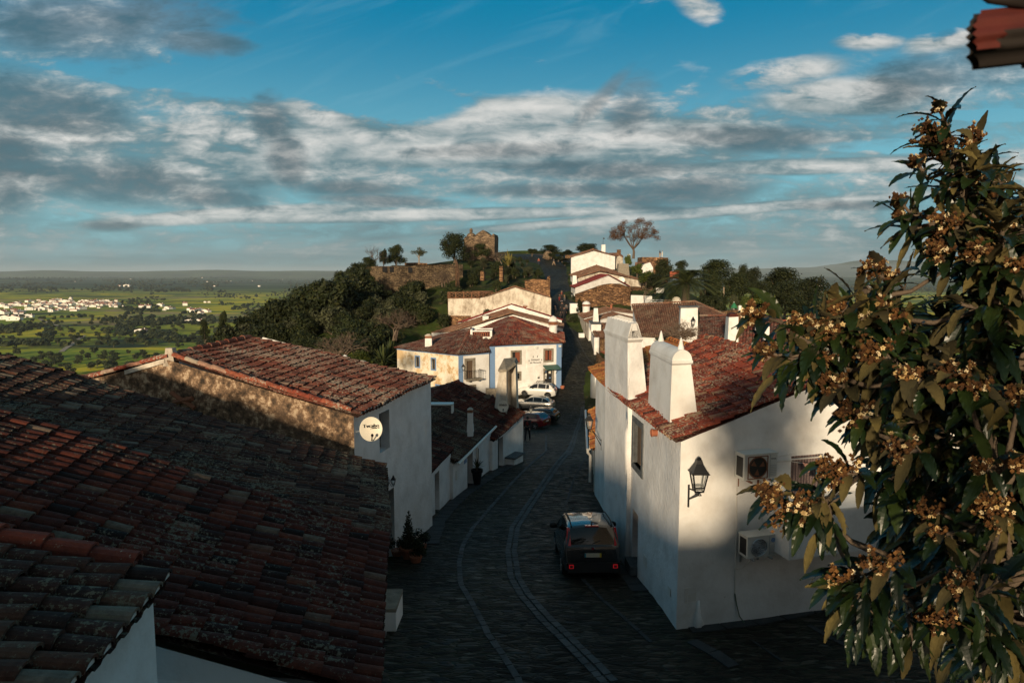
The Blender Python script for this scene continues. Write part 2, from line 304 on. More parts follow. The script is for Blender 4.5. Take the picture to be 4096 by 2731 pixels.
def cobble():
    m,nt,b=newmat('cobbles'); L=nt.links.new; b.inputs['Specular IOR Level'].default_value=0.15
    tc=N(nt,'ShaderNodeTexCoord'); mp=N(nt,'ShaderNodeMapping'); mp.inputs['Scale'].default_value=(3.0,11.0,1.0); L(tc.outputs['Object'],mp.inputs[0])
    nd=N(nt,'ShaderNodeTexNoise'); nd.inputs['Scale'].default_value=0.6; nd.inputs['Detail'].default_value=3; L(mp.outputs[0],nd.inputs[0])
    vm=N(nt,'ShaderNodeVectorMath',operation='MULTIPLY_ADD'); vm.inputs[1].default_value=(1.3,1.3,0); L(nd.outputs['Color'],vm.inputs[0]); L(mp.outputs[0],vm.inputs[2])
    v=N(nt,'ShaderNodeTexVoronoi'); v.inputs['Scale'].default_value=1; L(vm.outputs[0],v.inputs['Vector'])
    v2=N(nt,'ShaderNodeTexVoronoi',feature='DISTANCE_TO_EDGE'); v2.inputs['Scale'].default_value=1; L(vm.outputs[0],v2.inputs['Vector'])
    sp=N(nt,'ShaderNodeSeparateColor'); L(v.outputs['Color'],sp.inputs[0])
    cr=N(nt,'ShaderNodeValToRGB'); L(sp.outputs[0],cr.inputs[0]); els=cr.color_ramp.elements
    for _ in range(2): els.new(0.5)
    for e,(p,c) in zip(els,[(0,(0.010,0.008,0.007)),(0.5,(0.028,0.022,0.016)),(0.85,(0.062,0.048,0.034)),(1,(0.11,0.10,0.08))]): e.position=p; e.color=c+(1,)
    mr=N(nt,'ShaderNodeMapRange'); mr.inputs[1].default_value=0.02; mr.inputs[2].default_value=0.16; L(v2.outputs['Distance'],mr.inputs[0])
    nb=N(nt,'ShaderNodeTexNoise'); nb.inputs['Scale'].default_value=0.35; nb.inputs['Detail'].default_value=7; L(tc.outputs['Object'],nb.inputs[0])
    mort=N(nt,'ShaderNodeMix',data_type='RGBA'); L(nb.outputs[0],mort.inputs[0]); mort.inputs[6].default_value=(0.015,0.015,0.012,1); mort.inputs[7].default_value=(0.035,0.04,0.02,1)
    mx=N(nt,'ShaderNodeMix',data_type='RGBA'); L(mr.outputs[0],mx.inputs[0]); L(mort.outputs[2],mx.inputs[6]); L(cr.outputs[0],mx.inputs[7])
    mr2=N(nt,'ShaderNodeMapRange'); mr2.inputs[1].default_value=0.35; mr2.inputs[2].default_value=0.65; mr2.inputs[3].default_value=0.6; mr2.inputs[4].default_value=1.25; L(nb.outputs[0],mr2.inputs[0])
    cmb=N(nt,'ShaderNodeCombineColor'); [L(mr2.outputs[0],cmb.inputs[i]) for i in range(3)]
    mx2=N(nt,'ShaderNodeMix',data_type='RGBA',blend_type='MULTIPLY'); mx2.inputs[0].default_value=1; L(mx.outputs[2],mx2.inputs[6]); L(cmb.outputs[0],mx2.inputs[7])
    L(mx2.outputs[2],b.inputs['Base Color'])
    nr=N(nt,'ShaderNodeMapRange'); nr.inputs[3].default_value=0.45; nr.inputs[4].default_value=0.85; L(sp.outputs[1],nr.inputs[0]); L(nr.outputs[0],b.inputs['Roughness'])
    ad=N(nt,'ShaderNodeMath',operation='MULTIPLY_ADD'); ad.inputs[1].default_value=0.5; L(sp.outputs[2],ad.inputs[0]); L(mr.outputs[0],ad.inputs[2])
    bp=N(nt,'ShaderNodeBump'); bp.inputs['Strength'].default_value=1.0; bp.inputs['Distance'].default_value=0.03; L(ad.outputs[0],bp.inputs['Height']); L(bp.outputs[0],b.inputs['Normal'])
cobble()
def terrain_mat():
    m,nt,b=newmat('earth_and_grass'); L=nt.links.new; b.inputs['Roughness'].default_value=0.95; b.inputs['Specular IOR Level'].default_value=0.15
    geo=N(nt,'ShaderNodeNewGeometry'); sp=N(nt,'ShaderNodeSeparateXYZ'); L(geo.outputs['Position'],sp.inputs[0])
    def nz(scale,detail=6,rough=0.6,st=(1,1,1)):
        mp=N(nt,'ShaderNodeMapping'); mp.inputs['Scale'].default_value=st; L(geo.outputs['Position'],mp.inputs[0])
        n=N(nt,'ShaderNodeTexNoise'); n.inputs['Scale'].default_value=scale; n.inputs['Detail'].default_value=detail; n.inputs['Roughness'].default_value=rough; L(mp.outputs[0],n.inputs[0]); return n.outputs[0]
    def rr(x,a,b_):
        n=N(nt,'ShaderNodeMapRange'); n.inputs[1].default_value=a; n.inputs[2].default_value=b_; L(x,n.inputs[0]); return n.outputs[0]
    def mix(f,a,b_):
        n=N(nt,'ShaderNodeMix',data_type='RGBA'); L(f,n.inputs[0])
        for s,x in ((6,a),(7,b_)):
            if isinstance(x,tuple): n.inputs[s].default_value=x+(1,)
            else: L(x,n.inputs[s])
        return n.outputs[2]
    # near: scrub and grass
    near=mix(rr(nz(0.25,8),0.42,0.6),(0.022,0.028,0.010),(0.05,0.075,0.015))
    near=mix(rr(nz(0.8,8,0.7),0.56,0.66),near,(0.12,0.085,0.045))
    # plain: patchwork of fields
    v=N(nt,'ShaderNodeTexVoronoi'); v.inputs['Scale'].default_value=1.0
    mp=N(nt,'ShaderNodeMapping'); mp.inputs['Scale'].default_value=(1/420.,1/260.,1/400.); mp.inputs['Rotation'].default_value=(0,0,0.25); L(geo.outputs['Position'],mp.inputs[0])
    nd=N(nt,'ShaderNodeTexNoise'); nd.inputs['Scale'].default_value=1.7; L(mp.outputs[0],nd.inputs[0])
    vm=N(nt,'ShaderNodeVectorMath',operation='MULTIPLY_ADD'); vm.inputs[1].default_value=(0.9,0.9,0); L(nd.outputs['Color'],vm.inputs[0]); L(mp.outputs[0],vm.inputs[2]); L(vm.outputs[0],v.inputs['Vector'])
    sc_=N(nt,'ShaderNodeSeparateColor'); L(v.outputs['Color'],sc_.inputs[0])
    cr=N(nt,'ShaderNodeValToRGB'); L(sc_.outputs[0],cr.inputs[0]); els=cr.color_ramp.elements; cr.color_ramp.interpolation='CONSTANT'
    for _ in range(4): els.new(0.5)
    for e,(p,c) in zip(els,[(0,(0.20,0.27,0.02)),(0.25,(0.36,0.36,0.02)),(0.45,(0.70,0.55,0.02)),(0.6,(0.20,0.25,0.03)),(0.75,(0.50,0.46,0.03)),(0.9,(0.40,0.28,0.14))]): e.position=p; e.color=c+(1,)
    plain=mix(rr(nz(0.02,8,0.7,(1,0.5,1)),0.42,0.62),cr.outputs[0],(0.22,0.27,0.03))
    plain=mix(rr(nz(0.006,6,0.6,(0.6,1.4,1)),0.54,0.62),plain,(0.62,0.50,0.03))
    plain=mix(rr(nz(0.0035,8,0.68,(0.7,2.2,1)),0.53,0.60),plain,(0.022,0.04,0.014))
    far=mix(rr(nz(0.0012,7,0.6,(0.5,2.5,1)),0.45,0.6),(0.012,0.030,0.018),(0.09,0.13,0.05))
    plain=mix(rr(sp.outputs[1],3600.,4600.),plain,far)
    c=mix(rr(sp.outputs[2],-35.,-85.),near,plain)
    L(c,b.inputs['Base Color'])
    bp=N(nt,'ShaderNodeBump'); bp.inputs['Strength'].default_value=0.7; bp.inputs['Distance'].default_value=0.25; L(nz(1.6,6,0.7),bp.inputs['Height']); L(bp.outputs[0],b.inputs['Normal'])
terrain_mat()
# ---------------------------------------------------------------- zoom-window coordinates -> render pixels
ZW={'1':(0,1300,1.0956),'2':(1300,900,2.352),'3':(2100,900,1.96),'4':(1500,1350,2.412),'5':(2200,1300,1.3067),'6':(2600,1000,3.137),
    'L':(1340,1600,2.413),'M':(1680,1400,4.055),'Z':(2000,1480,3.92),'A':(2200,950,4.48),'B':(2080,980,4.9),'C':(2200,1150,4.48),'8':(1400,1800,1.684),
    'T':(3500,350,2.413),'R':(3000,1000,2.146),'S':(3000,1700,1.521),'V':(0,1100,2.613),'G':(3000,1550,2.09),'P':(2200,2000,4.9),'D':(2700,2300,1.96)}
def q(z,X,Y):
    a,b,s=ZW[z]; return ((a+X/s)/4.0,(b+Y/s)/4.0)
def WQ(z,X,Y,D):
    p=q(z,X,Y); return W(p[0],p[1],D)
# ---------------------------------------------------------------- road profile
ZR=[(-12,-7.3),(8,-7.75),(15,-8.05),(19,-8.6),(25,-9.35),(28,-9.6),(32,-9.85),(36,-10.1),(43,-10.9),(50,-12.3),(56,-13.4),(64,-14.5),(69,-14.75),(73,-14.3),(78,-13.2),(85,-11.5),(92,-9.95),(98,-8.9),(104,-8.0),(112,-6.0),(117,-4.8),(142,-1.3),(155,0.4),(168,1.95),(185,4.7),(200,5.6),(240,5.0)]
XL=[(-12,-2.2),(8,-2.0),(15,-2.5),(19,-3.4),(22,-3.3),(25.6,-3.1),(28.7,-2.5),(31.6,-1.6),(35,-0.8),(38,0.7),(44,-3),(55,-7),(66,-8),(75,-4),(77.5,4.6),(80,5.6),(90,6),(98,6),(110,6.2),(120,6.8),(140,7.2),(155,6.8),(165,6.0),(175,4.3),(185,0.5),(200,-8)]
XR=[(-12,14),(10,13),(14.5,12.5),(16.2,12),(16.6,3.5),(21,3.3),(29,3.7),(36,4.3),(50,7),(64,9.5),(80,10.9),(89,11.0),(98,10.4),(104,10.2),(117,10.3),(140,11.0),(155,12.6),(170,14.5),(185,18),(200,26)]
def zr(y): 
    # smoothed
    return (interp(y-1.5,ZR)+interp(y,ZR)*2+interp(y+1.5,ZR))/4
def G(px,py):
    """point on the road surface seen through the photograph's pixel"""
    d=ray(px,py); t0=2.0/d.y; lo=None
    y=3.0
    while y<240:
        t=y/d.y
        if d.z*t <= zr(y): return Vector((d.x*t,y,zr(y)))
        y+=0.05
    return Vector((d.x*t,y,zr(y)))
def GQ(z,X,Y): return G(*q(z,X,Y))
CP=[]
for px,py,D,dz in [(200,350,110,-3),(244,322,112,-3.5),(305,294,115,-3.5),(345,280,122,-3),(366,286,129,-0.5),(440,289,127,-0.5),(300,330,90,-3),(250,348,85,-3),(350,310,100,-2.5),(400,300,110,-2),(440,300,115,-1),
    (350,340,80,-3),(400,340,88,-3),(440,335,95,0),(300,365,60,-3),(400,380,62,-2),(360,365,66,-3),(430,392,62,-1),(385,264,138,0),(440,263,145,0),(470,258,150,0),(500,257,158,0),(530,255.5,188,0),(600,255.5,188,0),
    (500,270,138,0),(505,292,116,0),(480,282,125,0),(520,276,132,0),(655,264,150,-3),(620,262,160,-1),(700,300,98,-1),(760,305,92,-2),(680,322,72,-1),(740,335,58,-1),(700,292,125,-5),(800,300,125,-8),(835,315,110,-8),(760,290,140,-8)]:
    p=W(px,py,D); CP.append((p.x,p.y,p.z+dz))
CP += [(70,200,-24),(95,150,-34),(120,80,-50),(150,250,-70),(60,60,-20),(30,40,-10.5),(15,20,-8.2),(10,5,-7.8),(30,10,-9),(60,10,-20),(0,230,3),(-30,200,-6),(20,220,2),(0,300,-30),(-60,200,-34),(-60,260,-50),(60,280,-42),(-90,110,-48),(-90,50,-52),
       (-60,20,-38),(-30,20,-17),(-14,5,-9.5),(-14,20,-10.8),(-14,35,-12),(-24,50,-18),(-130,60,-80),(-130,160,-80),(0,-30,-7),(-40,-20,-22),(-13,45,-13),(-14,60,-15),(-10,70,-15),(-16,80,-14),(20,60,-12.5),(25,85,-10),(35,70,-12),(25,100,-6.5),(24,125,-3),(-4,101,-11.5),(-12,98,-12.5),(0,90,-12),(-12,106,-10.5),(-16,112,-9),(30,150,0.5),(18,150,1),(12,30,-9.8),(14,50,-11.5),(45,110,-7)]
for y in range(-10,240,14):
    CP.append((interp(y,XL)-0.2,y,zr(y))); CP.append((interp(y,XR)+0.2,y,zr(y)))
CP=np.array(CP,dtype=np.float64)
def _phi(r): return r
_A=_phi(np.linalg.norm(CP[:,None,:2]-CP[None,:,:2],axis=2)); _n=len(CP)
_M=np.zeros((_n+3,_n+3)); _M[:_n,:_n]=_A+np.eye(_n)*(-0.4); _M[:_n,_n]=1; _M[:_n,_n+1:]=CP[:,:2]; _M[_n,:_n]=1; _M[_n+1:,:_n]=CP[:,:2].T
_w=np.linalg.solve(_M,np.concatenate([CP[:,2],[0,0,0]]))
def sst(a,b,x): t=np.clip((x-a)/(b-a),0,1); return t*t*(3-2*t)
def terrain(xs,ys):
    xs=np.asarray(xs,dtype=np.float64).ravel(); ys=np.asarray(ys,dtype=np.float64).ravel(); out=np.zeros(len(xs))
    r=np.hypot(xs*1.15,ys-105); near=r<520
    P=np.stack([xs[near],ys[near]],1); z=np.zeros(len(P))
    for i in range(0,len(P),8000):
        d=np.linalg.norm(P[i:i+8000,None,:]-CP[None,:,:2],axis=2); z[i:i+8000]=_phi(d)@_w[:_n]+_w[_n]+P[i:i+8000]@_w[_n+1:]
    full=np.full(len(xs),-110.0); t=sst(110,400,r[near]); zn=np.clip(z,-110,8); full[near]=zn*(1-t)+(-110)*t
    # gentle swell of the plain
    amp=sst(350,1500,r); full+=amp*(4*np.sin(xs/610.+1)*np.sin(ys/480.)+2.5*np.sin(xs/233.+ys/310.))
    rr=np.hypot(xs,ys); full+=sst(3600,7000,rr)*(22+14*np.sin(xs/900.+2)+12*np.sin(xs/390.+ys/1500.))
    return full
def roadmask(x,y):
    if y>205 or y<-12: return 0
    a=interp(y,XL); b=interp(y,XR); m=1.2
    return max(0,min(1,(x-a+m)/m))*max(0,min(1,(b+m-x)/m))
def tz(x,y):
    t=float(terrain([x],[y])[0]); m=roadmask(x,y); return t*(1-m)+zr(y)*m
def build_terrain():
    s=np.linspace(-1,1,241); xs=np.sign(s)*(np.abs(s)*120+ (np.exp(np.abs(s)*6.0)-1)*(21000-120)/(math.exp(6)-1)); 
    ys=[]; y=-40.0
    while y<260: ys.append(y); y+=1.25
    st=1.6
    while y<26000: ys.append(y); y+=st; st*=1.055
    ys=[-400,-250,-150,-100,-70,-50]+ys; ys=np.array(ys)
    X,Y=np.meshgrid(xs,ys); Zt=terrain(X,Y).reshape(X.shape)
    v=[]
    for j in range(len(ys)):
        for i in range(len(xs)):
            x,y,z=X[j,i],Y[j,i],Zt[j,i]
            if -13<y<206 and -15<x<32:
                m=roadmask(x,y)
                if m>0: z=z*(1-m)+(zr(y)-0.12)*m
            v.append((x,y,z))
    n=len(xs); f=[(j*n+i,j*n+i+1,(j+1)*n+i+1,(j+1)*n+i) for j in range(len(ys)-1) for i in range(n-1)]
    mb=MB(); mb.add(v,f); o=mb.build('ground',MAT['earth_and_grass'],smooth=True); tag(o,kind='structure')
    # far hills on the horizon
    mb=MB()
    for (px0,px1,py,base,D,seed,amp) in [(-300,760,268.5,276,15000,1,1.0),(300,1300,270.0,277,15500,2,1.2),(690,1300,262.0,272,19000,4,7),(760,1200,256.0,272,23000,9,8)]:
        top=[];bot=[]
        for k in range(81):
            t=k/80; px=px0+(px1-px0)*t; e=math.sin(math.pi*t)**0.6
            hgt=(base-py)*e*(0.75+0.25*noise.noise(Vector((px*0.012,seed,0))))+amp*0.5*noise.noise(Vector((px*0.03,seed,1)))*e
            p=W(px,base-hgt,D); b=W(px,base+6,D*0.9); bb=W(px,base+8,D*1.15); top.append(p);bot.append((b,bb))
        vs=[];
        for p,(b,bb) in zip(top,bot): vs+= [b,(b+p*2)/3+Vector((0,-D*0.01,0)),p,bb]
        fs=[(4*i+k,4*(i+1)+k,4*(i+1)+k+1,4*i+k+1) for i in range(80) for k in range(3)]
        mb.add(vs,fs)
    tag(mb.build('hills',MAT['far_hill'],smooth=True),kind='structure')
multi('far_hill',[(0.35,(0.02,0.035,0.02)),(0.6,(0.06,0.09,0.035)),(0.75,(0.10,0.11,0.05))],scale=0.002,bump=0)
build_terrain()
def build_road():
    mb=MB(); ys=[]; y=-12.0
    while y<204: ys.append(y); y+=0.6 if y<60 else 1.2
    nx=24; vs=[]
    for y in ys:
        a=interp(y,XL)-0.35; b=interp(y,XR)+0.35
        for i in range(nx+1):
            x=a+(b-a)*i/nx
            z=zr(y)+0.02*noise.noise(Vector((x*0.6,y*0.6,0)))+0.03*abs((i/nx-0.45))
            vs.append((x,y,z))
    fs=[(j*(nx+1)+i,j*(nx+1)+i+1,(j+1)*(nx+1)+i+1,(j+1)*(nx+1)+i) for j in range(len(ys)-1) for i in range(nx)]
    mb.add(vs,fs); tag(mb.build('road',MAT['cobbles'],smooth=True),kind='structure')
build_road()
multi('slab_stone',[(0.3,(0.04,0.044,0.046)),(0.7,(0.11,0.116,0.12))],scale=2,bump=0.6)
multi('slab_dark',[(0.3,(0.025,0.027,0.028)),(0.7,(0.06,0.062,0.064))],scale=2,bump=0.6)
def stone_line(pts,width,rows,mat,mb,sl=0.34,lift=0.02):
    pts=[Vector(p) for p in pts]; L=[0]
    for a,b in zip(pts,pts[1:]): L.append(L[-1]+(b-a).length)
    def at(s):
        for i in range(len(L)-1):
            if s<=L[i+1] or i==len(L)-2:
                t=(s-L[i])/(L[i+1]-L[i]); p=pts[i].lerp(pts[i+1],t)
                return p
    s=0
    for r in range(rows):
        s=rng.uniform(0,sl)
        while s<L[-1]-sl:
            l=sl*rng.uniform(0.6,1.35); p0=at(s); p1=at(s+l-0.03); d=(p1-p0); d.z=0
            if d.length<0.01: s+=l; continue
            n=Vector((d.y,-d.x,0)).normalized(); w=width/rows; off=(r-(rows-1)/2)*w
            a=[]
            for p,sg in ((p0,-1),(p0,1),(p1,1),(p1,-1)):
                pp=p+n*(off+sg*(w/2-0.015)*rng.uniform(0.8,1.0)); pp.z=zr(pp.y)+lift+rng.uniform(0,0.008); a.append(pp)
            bt=[x-Vector((0,0,0.12)) for x in a]; mb.hexa([bt[0],bt[1],bt[2],bt[3],a[0],a[1],a[2],a[3]][::1],0,rng.random()); s+=l
mb=MB()
cen=[GQ('8',*p) for p in [(1800,1568+60),(1750,1568),(1530,1340),(1330,1150),(1180,980),(1110,860),(1085,680),(1110,520),(1200,380),(1350,160),(1480,0)]]+[GQ('Z',*p) for p in [(1050,1330),(1130,1180),(1190,960),(1250,800),(1285,690),(1300,560)]]
stone_line(cen,0.42,2,None,mb)
lft=[GQ('8',*p) for p in [(1150,1600),(1130,1540),(930,1240),(830,1050),(745,900),(735,760),(760,640),(830,520),(960,370),(1090,220),(1320,10)]]+[GQ('Z',*p) for p in [(720,1290),(640,1180),(720,1010)]]
stone_line(lft[:-3],0.19,1,None,mb,0.42); stone_line(lft[-4:-2]+[lft[-1]],0.16,1,None,mb,0.4)
tag(mb.build('drain_stones',MAT['slab_stone']),kind='structure')
# big dark slabs beside the walls
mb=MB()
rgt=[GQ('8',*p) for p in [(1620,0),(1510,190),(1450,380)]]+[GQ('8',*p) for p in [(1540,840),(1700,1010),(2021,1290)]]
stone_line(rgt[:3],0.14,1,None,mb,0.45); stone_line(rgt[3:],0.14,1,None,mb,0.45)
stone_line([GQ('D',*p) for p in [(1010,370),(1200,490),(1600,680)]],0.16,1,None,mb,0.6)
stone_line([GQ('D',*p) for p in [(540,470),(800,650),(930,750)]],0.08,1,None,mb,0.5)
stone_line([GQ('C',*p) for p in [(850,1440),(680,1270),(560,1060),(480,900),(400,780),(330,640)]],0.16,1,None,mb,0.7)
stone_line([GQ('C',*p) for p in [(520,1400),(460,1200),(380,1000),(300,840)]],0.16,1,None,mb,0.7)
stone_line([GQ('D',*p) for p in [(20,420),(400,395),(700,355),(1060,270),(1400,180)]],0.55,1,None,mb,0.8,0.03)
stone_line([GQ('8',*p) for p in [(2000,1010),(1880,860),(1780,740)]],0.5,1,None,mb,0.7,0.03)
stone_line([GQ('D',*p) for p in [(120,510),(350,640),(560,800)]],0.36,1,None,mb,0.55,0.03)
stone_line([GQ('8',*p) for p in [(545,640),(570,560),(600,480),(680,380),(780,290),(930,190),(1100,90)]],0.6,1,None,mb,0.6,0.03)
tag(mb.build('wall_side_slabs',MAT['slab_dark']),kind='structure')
# ---------------------------------------------------------------- tiles, walls, houses
def tiles(mb,E0,E1,R1,R0,pitch=0.21,row=0.34,seg=5,lift=0.0,jit=1.0,channel=True,end_mb=None,thick=True,seed=0,hump=0.0):
    rg=random.Random(seed+int(abs(E0[0]*97+E1[1]*31))); E0,E1,R1,R0=[Vector(p) for p in (E0,E1,R1,R0)]
    nc=max(2,int(round((E1-E0).length/pitch))); ln=((R0-E0).length+(R1-E1).length)/2; nr=max(1,int(round(ln/row)))
    nrm=(E1-E0).cross(R0-E0).normalized()
    if nrm.z<0: nrm=-nrm
    def P(u,v):
        p=(E0*(1-u)+E1*u)*(1-v)+(R0*(1-u)+R1*u)*v
        if hump: p=p+nrm*(hump*(noise.noise(p*0.35)+0.4*noise.noise(p*1.1)))
        return p
    r0=pitch*0.5
    # underlay
    nu=8; vs=[P(i/nu,j/nu)-nrm*0.07 for j in range(nu+1) for i in range(nu+1)]
    mb.add(vs,[(j*(nu+1)+i,j*(nu+1)+i+1,(j+1)*(nu+1)+i+1,(j+1)*(nu+1)+i) for j in range(nu) for i in range(nu)],0,0.1)
    for i in range(nc):
        uc=(i+0.5)/nc
        for j in range(nr):
            v0=j/nr-0.01; v1=min(1.0,(j+1.18)/nr)
            rd=min(1,max(0,rg.gauss(0.5,0.27))) ; a=rg.gauss(0,0.012)*jit; b=rg.gauss(0,0.012)*jit; sl=rg.gauss(0,0.03)*jit/nr
            p0=P(uc,max(-0.02,v0+sl)); p1=P(uc,v1); d=(P(uc,min(1,v0+0.05))-P(uc,max(0,v0+0.05)-0.05))
            side=(P(min(1,uc+0.02),max(0,v0))-P(max(0,uc-0.02),max(0,v0))).normalized()
            r=r0*0.98; rb=r0*0.84; up0=0.045+lift+rg.uniform(0,0.012)*jit; up1=0.012+lift
            vs=[]
            for (p,rr_,up,dx) in ((p0,r,up0,a),(p1,rb,up1,b)):
                for k in range(seg+1):
                    an=math.pi*(0.04+0.92*k/seg); vs.append(p+side*(rr_*math.cos(an)+dx)+nrm*(rr_*0.78*math.sin(an)+up-0.02))
            fs=[(k,k+1,seg+1+k+1,seg+1+k) for k in range(seg)]
            if thick:
                for k in range(seg+1):
                    an=math.pi*(0.04+0.92*k/seg); vs.append(p0+side*(r*0.78*math.cos(an)+a)+nrm*(r*0.56*math.sin(an)+up0-0.02))
                o=2*(seg+1); fs+=[(k+1,k,o+k,o+k+1) for k in range(seg)]
            mb.add(vs,fs,0,rd)
            if end_mb is not None and j==0:
                vs=[p0+side*(r*0.8*math.cos(math.pi*k/6)+a)+nrm*(r*0.62*math.sin(math.pi*k/6)+up0-0.03)+ (P(uc,0.02)-P(uc,0)).normalized()*0.02 for k in range(7)]
                end_mb.add(vs,[tuple(range(7))],1,0.5)
        if channel:
            for j in range(nr):
                v0=j/nr-0.015; v1=min(1.0,(j+1.1)/nr); u0=i/nc; rd=min(1,max(0,rg.gauss(0.4,0.25)))
                if u0<=0: continue
                p0=P(u0,max(-0.03,v0)); p1=P(u0,v1); side=(P(u0,0)-P(max(0,u0-0.02),0)).normalized()
                vs=[]
                for (p,up) in ((p0,0.0),(p1,-0.025)):
                    for k in range(4):
                        an=math.pi*(1+k/3); vs.append(p+side*(r0*0.8*math.cos(an))+nrm*(r0*0.5*math.sin(an)+up+0.02))
                mb.add(vs,[(k,k+1,4+k+1,4+k) for k in range(3)],0,rd*0.7)
def ridge_tiles(mb,A,B,r=0.11,l=0.42,seed=1):
    rg=random.Random(seed); A,B=Vector(A),Vector(B); n=max(1,int((B-A).length/l)); d=(B-A).normalized(); side=d.cross(Vector((0,0,1))).normalized(); up=side.cross(d)
    for i in range(n):
        p0=A.lerp(B,i/n); p1=A.lerp(B,min(1,(i+1.12)/n)); vs=[]
        for p,rr_,u in ((p0,r*1.08,0.03),(p1,r*0.9,0.0)):
            for k in range(8):
                an=math.pi*(-0.08+1.16*k/7); vs.append(p+side*(rr_*math.cos(an))+up*(rr_*math.sin(an)*0.9+u))
        o=16
        for k in range(8):
            an=math.pi*(-0.08+1.16*k/7); vs.append(p0+side*(r*0.82*math.cos(an))+up*(r*0.7*math.sin(an)+0.03))
        mb.add(vs,[(k,k+1,9+k,8+k) for k in range(7)]+[(k+1,k,o+k,o+k+1) for k in range(7)],0,min(1,max(0,rg.gauss(0.7,0.2))))
class Wall:
    """vertical wall seen from its right-hand side when walking P0->P1"""
    def __init__(s,P0,P1,zb,tops,openings=(),depth=0.25,step=0.3,amp=0.0,mat=0,lean=0.0):
        s.P0=Vector((P0[0],P0[1],0)); s.P1=Vector((P1[0],P1[1],0)); s.d=(s.P1-s.P0); s.L=s.d.length; s.d/=s.L; s.n=Vector((s.d.y,-s.d.x,0)); s.zb=zb; s.tops=sorted(tops); s.op=list(openings); s.depth=depth; s.step=step; s.amp=amp; s.mat=mat; s.lean=lean
    def top(s,u): return interp(u,s.tops)
    def pt(s,u,z,out=0.0): 
        p=s.P0+s.d*u+s.n*out; return Vector((p.x,p.y,z))
    def hit(s,px,py):
        d=ray(px,py); t=(s.P0.dot(s.n))/(Vector((d.x,d.y,0)).dot(s.n)); p=d*t; return ((Vector((p.x,p.y,0))-s.P0).dot(s.d),p.z)
    def rect(s,a,b,c=None,d=None):
        (u0,z0),(u1,z1)=s.hit(*a),s.hit(*b); return (min(u0,u1),max(u0,u1),min(z0,z1),max(z0,z1))
    def emit(s,mb):
        us={0.0,s.L}; zs={s.zb}
        for t in s.tops:
            if 0<t[0]<s.L: us.add(t[0])
        for o in s.op: us|={o[0],o[1]}; zs|={o[2],o[3]}
        us=sorted(us); zmin=min(z for _,z in s.tops); zs=sorted(z for z in zs if z<zmin-0.02)
        def refine(a,st):
            out=[]
            for x,y in zip(a,a[1:]):
                k=max(1,int(math.ceil((y-x)/st))); out+= [x+(y-x)*i/k for i in range(k)]
            return out+[a[-1]]
        us=refine(us,s.step); zmax=max(zs); top_cut=zmin-0.01
        if top_cut>zmax+0.05: zs=zs+[top_cut]
        zs=refine(zs,s.step*1.2); idx={}; vs=[]; fs=[]
        def V(i,j):
            k=(i,j)
            if k not in idx:
                u=us[i]; z=zs[j] if j<len(zs) else s.top(u)
                edge=(j==len(zs)) or any(abs(u-o[0])<1e-6 or abs(u-o[1])<1e-6 for o in s.op if o[2]-0.01<=z<=o[3]+0.01) or i in (0,len(us)-1)
                p=s.pt(u,z)
                if s.amp and not edge: p=p+s.n*(s.amp*(noise.noise(p*0.55)*1.2+0.5*noise.noise(p*1.9)+0.3*noise.noise(p*4.5)))
                idx[k]=len(vs); vs.append(p)
            return idx[k]
        for i in range(len(us)-1):
            for j in range(len(zs)):
                uc=(us[i]+us[i+1])/2; zc=(zs[j]+(zs[j+1] if j+1<len(zs) else s.top(uc)))/2
                if any(o[0]<uc<o[1] and o[2]<zc<o[3] for o in s.op): continue
                fs.append((V(i,j),V(i+1,j),V(i+1,j+1),V(i,j+1)))
        mb.add(vs,fs,s.mat)
        for o in s.op:
            a=[s.pt(o[0],o[2]),s.pt(o[1],o[2]),s.pt(o[1],o[3]),s.pt(o[0],o[3])]; b=[p-s.n*s.depth for p in a]
            mb.add(a+b,[(0,1,5,4),(1,2,6,5),(2,3,7,6),(3,0,4,7)],s.mat)
        # thickness towards inside at the top
        return s
    def panel(s,o,name,mat,parent,inset=0.2,th=0.05,shrink=0.0):
        mb=MB(); c=s.pt((o[0]+o[1])/2,(o[2]+o[3])/2,-inset); mb.box(c,(o[1]-o[0]-shrink,th,o[3]-o[2]-shrink),math.atan2(s.d.y,s.d.x)); return mb.build(name,mat,parent)
    def frame(s,o,name,mat,parent,w=0.14,out=0.02,sill=True):
        mb=MB(); rz=math.atan2(s.d.y,s.d.x); u0,u1,z0,z1=o
        def b(ua,ub,za,zb_): mb.box(s.pt((ua+ub)/2,(za+zb_)/2,out/2-0.06),(ub-ua,out+0.12,zb_-za),rz)
        b(u0-w,u0,z0,z1); b(u1,u1+w,z0,z1); b(u0-w,u1+w,z1,z1+w)
        if sill: b(u0-w,u1+w,z0-w,z0)
        return mb.build(name,mat,parent)
def mono(pts3,name,mat,parent):
    mb=MB(); mb.add(pts3,[tuple(range(len(pts3)))]); return mb.build(name,mat,parent)
